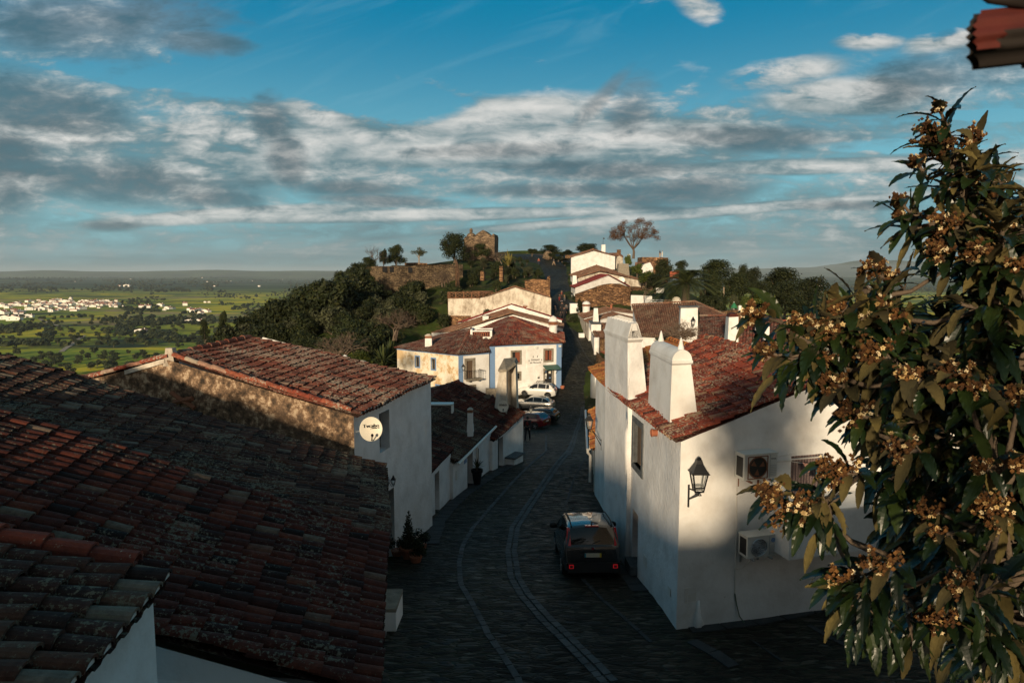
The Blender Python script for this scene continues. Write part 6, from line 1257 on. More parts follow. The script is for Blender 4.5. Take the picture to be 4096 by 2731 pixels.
mb=MB(); c=Q('2',1375,108,154); r_=(Q('2',1420,108,154)-Q('2',1330,108,154)).x/2; mb.lathe(c,[(r_*math.cos(a),r_*.85*math.sin(a)) for a in [i*math.pi/16 for i in range(8)]]+[(.35,r_*.86),(.35,r_*.86+.7),(.1,r_*.86+1.0)],16); mb.build('dome',MAT['rampart_stone'],ch)
o=blockpoly([(1292,240),(1300,225),(1330,212),(1400,200),(1402,190)],147.5,4,'rampart_stone','wall',ch,1); mb=MB(); a,b,c,d=[Q('2',x,y,147.4) for x,y in ((1340,298),(1364,298),(1364,252),(1340,252))]; mb.add([a,b,c,d],[(0,1,2,3)]); mb.build('doorway',MAT['dark_void'],ch)
for k,(a,b,c,d,D) in enumerate(((1458,1497,432,520,121),(1638,1672,384,530,119))): 
    P=[Q('2',x,y,D) for x,y in ((a,d),(b,d),(b-2,c),(a+3,c))]; off=Vector((.2,1.2,0)); mb=MB(); mb.prism([P[0],P[1],P[1]+off,P[0]+off],[P[3],P[2],P[2]+off,P[3]+off]); tag(mb.build('stone_pillar',MAT['schist'],None),['short round-topped stone pillar standing on the green terrace','taller square stone pillar nearer the street on the green terrace'][k],'pillar')
wallpoly('stone retaining wall below the green bank left of the street','2',[(1880,518),(1960,506),(2040,508),(2090,512),(2098,480),(2118,478)],120,119,-7,'schist',th=1.2,name='retaining_wall',amp=.15)
wallpoly('low stone wall among bushes on the left terraces','2',[(1225,330),(1260,322),(1300,372),(1265,460)],127,120,-4,'schist',th=.6,name='terrace_wall')
wallpoly('low crest wall of stones behind the open square at the top','B',[(-40,205),(120,192),(300,186),(540,184),(600,190)],190,190,3,'schist_small',th=.6,name='crest_wall')
wallpoly('low stone wall behind clipped bushes on the crest','B',[(890,192),(940,190),(985,196)],180,180,2,'schist_small',th=.6,name='crest_wall')
# ================================================================ VEGETATION
def leafmat(name,c0,c1,c2,rough=0.7,back=None):
    m,nt,b=newmat(name); L=nt.links.new; b.inputs['Roughness'].default_value=rough; b.inputs['Specular IOR Level'].default_value=0.25
    at=N(nt,'ShaderNodeAttribute',attribute_name='rnd'); cr=N(nt,'ShaderNodeValToRGB'); L(at.outputs['Fac'],cr.inputs[0]); els=cr.color_ramp.elements; els.new(0.5)
    for e,(p,c) in zip(els,[(0,c0),(0.5,c1),(1,c2)]): e.position=p; e.color=c+(1,)
    oi=N(nt,'ShaderNodeObjectInfo'); hs=N(nt,'ShaderNodeHueSaturation'); mr=N(nt,'ShaderNodeMapRange'); mr.inputs[3].default_value=0.7; mr.inputs[4].default_value=1.35; L(oi.outputs['Random'],mr.inputs[0]); L(mr.outputs[0],hs.inputs['Value']); L(cr.outputs[0],hs.inputs['Color'])
    out=hs.outputs[0]
    if back:
        g=N(nt,'ShaderNodeNewGeometry'); mx=N(nt,'ShaderNodeMix',data_type='RGBA'); L(g.outputs['Backfacing'],mx.inputs[0]); L(out,mx.inputs[6])
        cb=N(nt,'ShaderNodeValToRGB'); L(at.outputs['Fac'],cb.inputs[0]); cb.color_ramp.elements[0].color=back[0]+(1,); cb.color_ramp.elements[1].color=back[1]+(1,); L(cb.outputs[0],mx.inputs[7]); out=mx.outputs[2]
    L(out,b.inputs['Base Color']); return m
leafmat('leaf_dark',(0.007,0.011,0.004),(0.017,0.025,0.007),(0.045,0.048,0.013)); leafmat('leaf_olive',(0.02,0.022,0.012),(0.04,0.045,0.022),(0.08,0.085,0.04)); leafmat('leaf_citrus',(0.015,0.03,0.006),(0.04,0.065,0.01),(0.14,0.13,0.02))
leafmat('leaf_rust',(0.05,0.025,0.018),(0.12,0.06,0.035),(0.20,0.12,0.07)); leafmat('leaf_palm',(0.015,0.025,0.01),(0.04,0.055,0.018),(0.09,0.10,0.03)); leafmat('leaf_oak',(0.012,0.02,0.01),(0.028,0.04,0.016),(0.05,0.06,0.022)); leafmat('twig',(0.06,0.04,0.03),(0.12,0.085,0.06),(0.2,0.15,0.11)); 
simple('bark',(0.11,0.08,0.055),0.9,noise_amt=.35,nscale=10,bump=.6); simple('bark_pale',(0.26,0.2,0.14),0.9,noise_amt=.3,nscale=10)
simple('grass_clump',(0.07,0.11,0.02),0.9,noise_amt=.4)
def crown_mesh(rg,clumps,nl,ls,mb=None,flat=1.0,drop=0.0):
    mb=mb or MB(); tot=sum(c[3]**2 for c in clumps)
    for (cx,cy,cz,r) in clumps:
        n=int(nl*r*r/tot)
        for _ in range(n):
            v=Vector((rg.gauss(0,1),rg.gauss(0,1),rg.gauss(0,1))).normalized(); k=r*(rg.random()**0.33)*rg.uniform(.82,1.08); p=Vector((cx,cy,cz))+Vector((v.x*k,v.y*k,v.z*k*flat))
            a=(v+Vector((rg.uniform(-1,1),rg.uniform(-1,1),rg.uniform(-1,1)))*0.9).normalized(); t=a.cross(Vector((rg.uniform(-1,1),rg.uniform(-1,1),rg.uniform(-1,1)))).normalized(); b=a.cross(t); s=ls*rg.uniform(.6,1.4)
            mb.add([p-t*s-b*s*.15,p-b*s*.5,p+t*s-b*s*.1,p+b*s*.5],[(0,1,2,3)],0,min(1,max(0,rg.gauss(.5,.22))))
    return mb
def make_tree(name,label,cat,h,rad,trunk_h,nclump,nl,ls,mat='leaf_dark',seed=0,flat=.85,spread=1.0,group=None,loc=(0,0,0),bark='bark',top=1.0):
    rg=random.Random(seed); t=thing(name,label,cat,(0,0,0),group); cl=[]
    for i in range(nclump):
        a=rg.uniform(0,6.28); rr_=rad*math.sqrt(rg.random())*.72*spread; z=trunk_h+(h-trunk_h)*rg.uniform(.14,.86); zr_=(z-trunk_h)/(h-trunk_h); k=(1-abs(zr_-.42)*1.0*top) if trunk_h>.5 else (1.12-max(0,zr_-.3)*1.1)
        cl.append((rr_*k*math.cos(a),rr_*k*math.sin(a),z,rad*rg.uniform(.26,.46)))
    cl.append((0,0,trunk_h+(h-trunk_h)*.45,rad*.55))
    crown_mesh(rg,cl,nl,ls,flat=flat).build('crown',MAT[mat],t)
    tb=MB(); tb.tube([(0,0,-.6),(rad*.03,0,trunk_h*.6),(0,rad*.04,trunk_h+(h-trunk_h)*.3)],[rad*.09,rad*.07,rad*.04],6)
    for c in cl[:6]: tb.tube([(0,0,trunk_h*.7),(c[0]*.5,c[1]*.5,(trunk_h+c[2])*.5),(c[0],c[1],c[2])],[rad*.045,rad*.03,rad*.012],4)
    tb.build('trunk',MAT[bark],t); return t
def place(proto,loc,s=1.0,sz=None,rz=0,label=None,group=None,cat=None):
    c=copy_tree(proto); c.location=loc; c.scale=(s,s,sz or s); c.rotation_euler=(0,0,rz)
    if label: c['label']=label
    if cat: c['category']=cat
    if group: c['group']=group
    elif 'group' in c: del c['group']
    return c
rg=random.Random(5)
BUSH=[make_tree('shrub','x','bush',3.4,2.1,.3,11,2600,.15,seed=i,mat=['leaf_dark','leaf_dark','leaf_olive','leaf_dark','leaf_dark'][i],flat=.9) for i in range(5)]
TREE=[make_tree('dense_tree','x','tree',7,3.4,.15,26,7000,.17,seed=20+i,mat='leaf_dark',spread=1.15,flat=.9) for i in range(3)]
SPARSE=make_tree('sparse_tree','x','tree',7,2.4,2.8,9,1500,.17,seed=31,mat='leaf_olive',spread=1.3,bark='bark_pale')
CIT=make_tree('citrus_tree','x','tree',4.2,2.3,.8,14,3600,.14,seed=41,mat='leaf_citrus')
def bare_tree(name,label,cat,h,loc,seed,spread=.5,levels=4,mat='twig',group=None,leaf=None,r0=None,split0=3,flat=1.0,nl=0,stems=1,tl=.30):
    rg=random.Random(seed); t=thing(name,label,cat,loc,group); mb=MB(); tips=[]
    def br(p,d,l,r,lv):
        q1=p+d*l*.5+Vector((rg.uniform(-1,1),rg.uniform(-1,1),rg.uniform(-.5,.5)))*l*.08; q2=p+d*l+Vector((rg.uniform(-1,1),rg.uniform(-1,1),0))*l*.06; mb.tube([p,q1,q2],[r,r*.85,r*.6],4 if lv>1 else 5,rnd=rg.random(),cap=False)
        if lv>=levels: tips.append(q2); return
        for k in range(split0 if lv==0 else rg.choice((2,3,3))):
            v=Vector((rg.gauss(0,1),rg.gauss(0,1),rg.gauss(0,.5)*flat)).normalized(); nd=(d+v*spread*(1.35 if lv<2 else 1.0)).normalized(); nd.z=abs(nd.z)*.8+.06 if lv<2 else nd.z; br(q2,nd.normalized(),l*rg.uniform(.62,.82),r*.58,lv+1)
    [br(Vector((rg.uniform(-.1,.1)*h*stems*.2,0,-.3)),Vector((rg.uniform(-.5,.5)*(stems>1),rg.uniform(-.3,.3)*(stems>1),1)).normalized(),h*tl,(r0 or h*.028)/(1 if stems==1 else 1.8),0) for _ in range(stems)]; o=mb.build('branches',MAT[mat],None); o.parent=t; o.location=(0,0,0)
    if leaf:
        cl=[(p.x,p.y,p.z,h*.055) for p in tips]; o=crown_mesh(rg,cl,nl,h*.017).build('crown',MAT[leaf],None); o.parent=t; o.location=(0,0,0)
    return t
def span(z,x0,x1,ytop,ybot,D): 
    a,b=Q(z,(x0+x1)/2,ybot,D),Q(z,(x0+x1)/2,ytop,D); w=Q(z,x1,ybot,D).x-Q(z,x0,ybot,D).x; return a,w,b.z-a.z
def put(proto,ph,pr,z,x0,x1,yt,yb,D,label,rz=0,group=None,cat=None,sink=0):
    a,w,h=span(z,x0,x1,yt,yb,D); c=place(proto,a-Vector((0,0,sink)),w/2/pr*1.12,(h+sink)/ph*1.02,rz,label,group,cat); return c
# --- left hill trees that can be told apart
bare_tree('bare_tree','leafless tree leaning over the left end of the old fort wall','tree',6.8,Q('2',465,385,130),13,r0=.16,stems=3,tl=.2,spread=.55,levels=5)
put(BUSH[1],3.4,2.1,'2',500,600,225,385,131,'dark reddish bush between the bare tree and the dense tree on the fort wall')
put(TREE[0],7,3.4,'2',572,762,182,375,134,'tall dense dark tree standing on the fort wall')
put(TREE[1],7,3.4,'2',330,500,300,440,126,'dark bush mass falling off the left end of the fort wall')
put(SPARSE,7,2.4,'2',812,955,205,352,136,'slender tree with an open layered crown on the fort terrace')
put(TREE[2],7,3.4,'2',1082,1352,72,335,142,'biggest dark tree, growing against the left side of the ruined chapel')
put(TREE[0],7,3.4,'2',1392,1556,168,305,144,'round dark tree in front of the ruined chapel',2)
bare_tree('bare_bush','reddish leafless bush at the right foot of the ruined chapel','bush',6.0,Q('2',1640,350,142),8,stems=5,tl=.16,spread=.8,levels=5)
bare_tree('bare_bush','bare grey tangle of branches below the middle of the fort wall','bush',6.5,Q('2',1130,560,116),9,stems=5,tl=.16,spread=.75,levels=5)
bare_tree('bare_bush','broad tangle of bare grey-brown branches on the slope left of the stained house','bush',9.0,Q('2',640,1060,84),19,stems=5,tl=.16,spread=.9,levels=5)
bare_tree('bare_bush','low brown leafless thicket near the clay-topped chimneys','bush',7.0,Q('2',120,1290,62),12,stems=5,tl=.16,spread=.9,levels=5)
put(BUSH[0],3.4,2.1,'2',1888,2006,220,282,183,'lone round bush on the crest left of the dark trees')
put(TREE[1],7,3.4,'2',2020,2222,184,280,180,'dark spreading trees on the crest above the open square')
put(BUSH[3],3.4,2.1,'2',2230,2345,228,282,182,'low feathery bush on the crest behind the clipped hedges')
put(TREE[2],7,3.4,'A',462,880,96,300,172,'broad dark tree rising behind the roof of the top white house')
for i,(x0,x1,yt,yb,l) in enumerate(((530,700,150,256,'rounded greyish clipped bush beside a boulder on the crest'),(600,900,208,305,'long low clipped hedge on the crest slope'),(690,960,240,322,'longest flat clipped hedge near the top white house'),(780,985,318,388,'lowest clipped hedge beside the top of the street'),(760,900,160,225,'small clipped bush high on the crest'))):
    put(BUSH[i%5],3.4,2.1,'B',x0,x1,yt,yb,172-i*3,l,i)
for i,(x0,x1,yt,yb,D,l) in enumerate(((90,180,270,370,148,'dark bush on the bank just below the open square'),(-60,60,220,330,150,'bush on the green bank left of the square'),(-160,-40,240,330,150,'rounded rosemary bush beside the spiky plant'),(-10,90,340,430,140,'dark bush low on the green bank'))): put(BUSH[i],3.4,2.1,'B',x0,x1,yt,yb,D,l,i)
# spiky yellow plant
def agave(name,label,cat,c,r,n,h,mat,seed=0,up=.6):
    rg=random.Random(seed); t=thing(name,label,cat,c); mb=MB(); c=Vector(c)
    for i in range(n):
        a=rg.uniform(0,6.28); e=rg.uniform(.1,1.0); d=Vector((math.cos(a)*e,math.sin(a)*e,up+(1-e)*.9)).normalized(); s=d.cross(Vector((0,0,1))).normalized()*r*.045; l=r*rg.uniform(.7,1.1); q1=c+Vector((0,0,h*(rg.random()**.5)*.9)); m_=q1+d*l*.55; tip=q1+d*l+Vector((0,0,-l*.22*e))
        mb.add([q1-s,q1+s,m_+s*1.1,tip,m_-s*1.1],[(0,1,2,4),(4,2,3)],0,rg.random())
    mb.build('leaves',MAT[mat],t); s_=MB(); s_.tube([c-Vector((0,0,.3)),c+Vector((0,0,max(.1,h)))],[r*.09,r*.06],6); s_.build('trunk',MAT['bark'],t); return t
leafmat('leaf_yellow',(0.15,0.13,0.03),(0.28,0.24,0.07),(0.4,0.33,0.1))
agave('agave','pale yellow spiky agave on the green bank below the chapel','plant',Q('2',1725,388,135),3.4,30,.2,'leaf_yellow',1)
for i,(X,Y,D,r) in enumerate(((545,1405,60,1.9),(600,1390,62,2.2),(650,1370,63,1.8))): agave('yucca',['leftmost of three dark spiky yuccas beside the inn','middle and largest of three dark spiky yuccas beside the inn','rightmost dark spiky yucca against the inn wall'][i],'plant',Q('2',X,Y,D+20),r*1.3,110,1.9,'leaf_palm',i+3,up=.25)
put(CIT,4.2,2.3,'2',205,480,1160,1345,80,'glossy yellow-green orange tree left of the yuccas behind the tiled ridge')
put(BUSH[1],3.4,2.1,'2',-100,150,1250,1420,74,'dark shrub behind the tiled ridge left of the orange tree')
# chimneys poking up behind the tiled roof at left
p=q('2',183,1320); stack('chimney','small white domed chimney beyond the left tiled roof beside the orange tree',p[0],p[1]+3,q('2',183,1218)[1],5.8,50,'lime','dome',1.5)
p=q('2',342,1380); stack('chimney','square white chimney with a clay band beyond the left tiled roof',p[0],p[1],q('2',342,1272)[1],7.0,44,'lime','band',1.5)
mb=MB(); a=Q('2',468,1405,44); mb.tube([a-Vector((0,0,1)),a+Vector((0,0,.55))],.07,6); mb.lathe(a+Vector((0,0,.5)),[(.16,0),(.16,.06),(.02,.14)],10); tag(mb.build('flue_pipe',MAT['white_metal'],None),'thin white flue pipe with a round cowl behind the left roof','flue')
rm=MB(); tiles(rm,Q('2',430,1400,43),Q('2',640,1440,40),Q('2',600,1400,46),Q('2',200,1330,50),.25,.4,3,channel=False); t=thing('house','brown roof edge showing behind the left tiled ridge below the yuccas','house',tuple(Q('2',430,1400,43)-Vector((0,0,4)))); rm.build('roof',MAT['tile_brown'],t); mb=MB(); P=[Q('2',430,1400,43),Q('2',640,1440,40),Q('2',600,1400,46),Q('2',200,1330,50)]; mb.prism([H2(x,-14) for x in P],[x-Vector((0,0,.15)) for x in P]); mb.build('wall',MAT['lime_stained'],t)
# --- hillside scrub: individual bushes
cnt=0; GL='dark evergreen bush among the dense scrub covering the left hillside'
blocked=lambda x,y: (x>-15.5 and 64<y<114) or (x>interp(y,XL)-3) or (-60<x<-12 and y<52)
tries=0
while cnt<262 and tries<6000:
    tries+=1; y=rg.uniform(52,150); x=rg.uniform(-78,-8)
    if blocked(x,y) or x<-y*.72: continue
    px=512+683*x/y
    z=tz(x,y); py=341+683*math.tan(math.atan2(-z,y)-PITCH)
    if py>382 or px<185: continue
    if py<289 and px>360 and y>112: continue                        # fort wall and terrace stay open
    if 285<px<345 and 306<py<330 and rg.random()<.85: continue       # grassy glade
    if noise.noise(Vector((x*.05,y*.05,3)))<-.32: continue
    s=rg.uniform(.8,1.45); tr_=rg.random()>.82; s=s*(.48 if tr_ else 1); place(TREE[rg.randrange(3)] if tr_ else BUSH[rg.randrange(5)],(x,y,z-.35),s,s*rg.uniform(.75,1.0),rg.uniform(0,6),GL,'bushes covering the left hillside'); cnt+=1
for i in range(34):
    y=rg.uniform(118,142); t_=rg.random(); x=(W(462,270,y).x)*(1-t_)+(interp(y,XL)-2)*t_; z=tz(x,y); 
    place(BUSH[rg.randrange(5)],(x,y,z-.1),rg.uniform(.35,.75),None,rg.uniform(0,6),'low bush scattered on the green terraces below the ruined chapel','low bushes on the chapel terraces')
for i in range(16):
    px=rg.uniform(385,540); p=W(px,rg.uniform(286,296),rg.uniform(108,116)); z=tz(p.x,p.y); place(BUSH[rg.randrange(5)],(p.x,p.y,z-.2),rg.uniform(.7,1.15),None,rg.uniform(0,6),'dark bush at the foot of the fort wall behind the stained house','bushes below the fort wall')
for px,py in ((212,338),(220,333),(229,327),(238,321),(247,316),(256,311),(265,307),(274,303),(283,298),(292,293),(301,288),(310,285),(318,283),(327,280),(335,277),(343,275),(351,272),(358,269),(300,298),(270,315),(240,335),(320,292),(340,284),(352,280),(255,330),(285,312),(330,300)):
    D=rg.uniform(100,118); top_=W(px,py,D); z=tz(top_.x,D); hh_=max(1.5,top_.z-z+.4); s=hh_/3.4; place(BUSH[rg.randrange(5)],(top_.x,D,z-.4),max(s,1.0)*1.05,s,rg.uniform(0,6),'dark evergreen bush on the skyline of the left hillside','bushes on the skyline of the left hillside')
# conifers on the left skyline
for i,(px,py,D,s,l) in enumerate(((224,336,105,1.1,'tall dark conifer on the left edge of the hillside'),(205,341,100,.9,'smaller dark conifer at the very left of the wooded slope'))): c=place(TREE[i],W(px,py,D),s*.26,s*.52,i,l)
# --- right side trees
RT=[('6',295,486,124,245,150,0,'dark open-crowned tree behind the orange garden wall'),('6',615,1045,120,345,112,1,'large dark rounded tree mass right of the palm'),('6',1085,1240,175,420,105,2,'taller narrow dark tree between the two big tree masses'),('6',1180,1400,212,470,104,0,'dark tree sloping down right of the narrow one'),
 ('6',1400,1890,224,560,96,1,'broad domed dark tree mass on the far right slope'),('6',650,900,300,560,100,2,'greyish green tree right behind the palm'),('6',900,1250,290,580,95,1,'dark tree above the pale post'),('6',1200,1500,380,620,88,0,'dark rust-tinged tree in the middle of the right grove'),('6',1500,1900,400,680,84,2,'dark tree above the loquat leaves'),('6',1800,2250,330,700,86,0,'dark tree at the right edge of the grove'),
 ('6',30,285,105,330,128,2,'round orange tree below the lookout platform'),('6',-60,190,300,420,118,1,'dark tree behind the plastered barn')]
for z_,x0,x1,yt,yb,D,k,l in RT: put(TREE[k],7,3.4,z_,x0,x1,yt,yb+30,D,l,k*1.3,sink=1.0)
for i,(x0,x1,yt,yb,D,l) in enumerate(((570,830,560,720,90,'dark garden bush between the palm and the stone wall'),(780,1010,545,765,86,'leafy dark bush left of the green parasol'),(960,1120,545,700,92,'small tree shading the terrace with the parasol'),(1100,1300,548,745,86,'pale yellow-green bush right of the parasol'),(200,400,540,650,98,'dark bush beneath the palm on its left'),(1280,1560,490,660,84,'bright green leafy shrub above the loquat branches'),(1420,1620,600,720,78,'yellow-green shrub low behind the loquat'),(2000,2300,560,800,80,'dark shrub far right behind the loquat'),(1650,2050,600,800,78,'dark shrub right behind the loquat leaves'))):
    put(BUSH[i%5] if i not in (3,5,6) else CIT,3.4 if i not in (3,5,6) else 4.2,2.1 if i not in (3,5,6) else 2.3,'6',x0,x1,yt,yb+10,D,l,i,sink=.5)
for i,(x0,x1,yt,yb,D,l) in enumerate(((1325,1480,280,480,148,'dark bush around the small tapering chimney'),(1420,1700,440,640,140,'orange-laden tree below the brown-roofed hut'),(1560,1900,560,800,132,'darker citrus tree in front of the hut'))): put(CIT,4.2,2.3,'A',x0,x1,yt,yb+20,D,l,i,sink=.4)

def dome_tree(c):
    rg=random.Random(9); t=thing('round_crowned_tree','tall tree with a domed rust-brown crown on the right crest','tree',tuple(c)); wd=MB(); cl=[]; R0_=5.7
    for i in range(64):
        a=rg.uniform(0,6.28); e=rg.uniform(-.12,1)**1.0; e=max(-.1,e); rr_=R0_*math.sqrt(max(0,1-max(0,e)**2))*rg.uniform(.82,1.0); z=4.6+4.4*e*rg.uniform(.85,1.0); cl.append((rr_*math.cos(a),rr_*math.sin(a),z,rg.uniform(.75,1.15)))
    o=crown_mesh(rg,cl,9000,.11,flat=.7).build('crown',MAT['leaf_rust'],None); o.parent=t; o.location=(0,0,0)
    wd.tube([(0,0,-.5),(.1,0,1.2),(-.1,0,2.0)],[.34,.28,.24],7)
    mains=[]
    for k in range(7):
        a=k*.9; m_=(2.6*math.cos(a),2.6*math.sin(a),4.6+rg.uniform(-.4,.8)); wd.tube([(-.1,0,1.7),(m_[0]*.45,m_[1]*.45,3.0),m_],[.16,.12,.08],5); mains.append(m_)
    for c_ in cl:
        m_=min(mains,key=lambda q_:(q_[0]-c_[0])**2+(q_[1]-c_[1])**2); wd.tube([m_,((m_[0]+c_[0])/2,(m_[1]+c_[1])/2,(m_[2]+c_[2])/2+.2),c_[:3]],[.06,.045,.02],4)
    o=wd.build('trunk',MAT['bark'],None); o.parent=t; o.location=(0,0,0)
dome_tree(Q('3',850,232,165)+Vector((0,0,-.4)))
bare_tree('bare_tree','small bare tree in front of the pale tarpaulin fence','tree',3.2,Q('A',1690,1150,110),31,spread=.8,levels=4)
bare_tree('dry_vine','dry brown leafless vine sprawling over the yard behind the two tall chimneys','bush',3.4,Q('6',300,1180,42),55,stems=7,tl=.2,spread=1.0,levels=5,split0=5)
put(BUSH[3],3.4,2.1,'6',60,330,1040,1230,44,'dark green part of the overgrown vine behind the tall chimneys'); put(BUSH[0],3.4,2.1,'6',330,560,1015,1110,48,'twiggy dark bush below the lantern chimney')
# palm
def palm(c,h,r,seed=3):
    rg=random.Random(seed); t=thing('palm_tree','date palm with arching dark green fronds and a short shaggy trunk','palm tree',tuple(c)); c=Vector(c); top=c+Vector((0,0,h)); fr=MB()
    for i in range(70):
        a=rg.uniform(0,6.28); e=rg.uniform(-.15,1.15); d=Vector((math.cos(a),math.sin(a),0)); pts=[]; l=r*rg.uniform(.85,1.1)
        for k in range(9):
            s=k/8; pts.append(top+d*l*(s*math.cos(e)*.95+.05*s)+Vector((0,0,l*(s*math.sin(e)-.62*s*s*(1.0 if e>.3 else .8)))))
        for k in range(8):
            p,q2=pts[k],pts[k+1]; u=(q2-p).normalized(); sd=u.cross(Vector((0,0,1))).normalized()
            for m_ in range(4):
                b=p.lerp(q2,m_/4)
                for sg in (-1,1):
                    ll=r*.26*math.sin(math.pi*min(1,(k+m_/4+.8)/8.6))**.6; tip=b+(sd*sg*.8+u*.75+Vector((0,0,-.15))).normalized()*ll; w=u*.045; fr.add([b-w,b+w,tip],[(0,1,2)],0,min(1,max(0,rg.gauss(.5,.2))))
        fr.tube(pts,[.05]*4+[.03]*5,3,rnd=.8,cap=False)
    fr.build('fronds',MAT['leaf_palm'],t); tr=MB(); tr.lathe(c,[(.55,-1),(.5,h*.5),(.62,h*.8),(.45,h*1.02)],10)
    for i in range(60):
        a=rg.uniform(0,6.28); z=rg.uniform(.2,h); p=c+Vector((math.cos(a)*.5,math.sin(a)*.5,z)); tr.add([p,p+Vector((math.cos(a)*.25,math.sin(a)*.25,.25)),p+Vector((math.cos(a+.3)*.1,math.sin(a+.3)*.1,.05))],[(0,1,2)])
    tr.build('trunk',MAT['bark'],t)
palm(Q('6',445,640,96),2.6,5.6)
# posts, parasol, person-sized yard things
for i,(X,Y0,Y1,D) in enumerate(((927,545,460,92),(692,500,447,98))): mb=MB(); a,b=Q('6',X,Y0,D),Q('6',X+(6 if i else 0),Y1,D); mb.tube([a-Vector((0,0,.5)),b],.09,6); tag(mb.build('wooden_post',MAT['bark_pale'],None),['taller pale post standing in front of the right grove','short leaning pale post behind the palm fronds'][i],'post')
pt=thing('parasol','closed dark green parasol on the garden terrace at right','parasol',tuple(Q('6',1054,755,84))); a,b,c=Q('6',1054,755,84),Q('6',1054,722,84),Q('6',1054,652,84); mb=MB(); mb.tube([a-Vector((0,0,.5)),c+Vector((0,0,.1))],.035,6); mb.build('pole',MAT['white_metal'],pt); simple('parasol_green',(0.02,0.16,0.07),.8); mb=MB(); mb.lathe(b,[(.42,0),(.30,.45*(c.z-b.z)),(.12,.8*(c.z-b.z)),(.03,c.z-b.z)],8); mb.build('canopy',MAT['parasol_green'],pt)
mb=MB(); a=Q('6',1126,748,83); mb.box(a+Vector((0,0,.2)),(.3,.3,.7)); tag(mb.build('garden_pillar',MAT['lime'],None),'short white pillar on the terrace beside the green parasol','pillar')
wallpoly('low brown tiled shed roof behind the posts','6',[(715,505),(780,496),(930,545)],103,101,-10,'tile_plain' if 'tile_plain' in MAT else 'schist_small',th=4,name='shed',cat='shed')
# wild plants and clumps against street walls
def tuft(label,c,r,h,mat='leaf_dark',n=260,name='wild_plant',ls=None):
    rg=random.Random(int(c[0]*100)); t=thing(name,label,'plant',tuple(c)); cl=[(rg.uniform(-r,r)*.6,rg.uniform(-r,r)*.4,h*rg.uniform(.25,.8),r*.5) for _ in range(5)]; o=crown_mesh(rg,cl,n,ls or r*.09).build('leaves',MAT[mat],None); o.parent=t; o.location=(0,0,0); return t
tuft('ferny climbing plant on the inn wall behind the white car',Q('M',1600,640,77),1.1,2.6,'leaf_citrus',500); tuft('small spiky plant at the inn wall above the white car bonnet',Q('M',1710,640,76.5),.7,1.0,'leaf_dark',200)
tuft('weedy stone edge with grass left of the white cottages',G(*q('B',1040,1500)),1.2,1.0,'leaf_olive',400); tuft('second weedy clump against the right row at the street edge',G(*q('C',430,640)),1.0,1.2,'leaf_dark',400)
c=GQ('B',1105,1380)+Vector((.5,0,0)); t=make_tree('cypress','narrow dark cypress beside the white block on the right of the street','tree',3.0,.5,.1,9,1200,.08,seed=91,flat=2.0,top=.6); t.location=c; 
# potted plants by the garage
def pot(c,r,h,parent,mat='terracotta'):
    mb=MB(); mb.lathe(c,[(r*.6,0),(r*.9,h*.8),(r*1.05,h*.82),(r*1.05,h),(r*.85,h),(r*.8,h*.8)],14); mb.build('pot',MAT[mat],parent,smooth=False)
c=GQ('L',715,1530); c=Vector((c.x,c.y,zr(c.y))); t=thing('potted_conifer','small pointed conifer in a clay pot beside the garage door','potted plant',tuple(c)); pot(c,.28,.4,t); rg2=random.Random(3); cl=[(0,0,.45+.13*i,.27*(1-i/9.5)) for i in range(9)]; o=crown_mesh(rg2,cl,1800,.035,flat=1.3).build('foliage',MAT['leaf_olive'],None); o.parent=t; o.location=(0,0,0)
for i,(X,Y,l) in enumerate(((600,1500,'dark bushy pot plant right beside the garage door'),(830,1440,'dark pot plant on the slabs below the utility cabinet'),(780,1560,'low dark plant in front of the potted conifer'))):
    c=GQ('L',X,Y); t=tuft(l,c,.38,.7,'leaf_dark',700,'pot_plant',.035); o=MB(); o.lathe((c.x,c.y,c.z-.02),[(.14,0),(.2,.22),(.17,.22)],10); o.build('pot',MAT['terracotta'],t)
c=GQ('4',985,1420); t=thing('potted_plant','broad-leaved plant in a dark urn beside the cottage door','potted plant',tuple(c)); pot(c,.26,.75,t,'black_iron'); a_=agave('leaves','','',c+Vector((0,0,.75)),.55,26,.05,'leaf_dark',5,up=.35); 
for ch in children_list(a_): 
    ch.parent=t
    ch.location=-wl(t)
bpy.data.objects.remove(a_)
# boulder on crest
mb=MB(); c=Q('B',550,245,176); mb.lathe(c,[(.3,-.6),(1.3,0),(1.1,1.0),(.5,1.7),(.1,1.8)],9,sx=1.2); tag(mb.build('boulder',MAT['rampart_stone'],None,smooth=True),'round pale boulder next to the clipped bushes on the crest','rock')
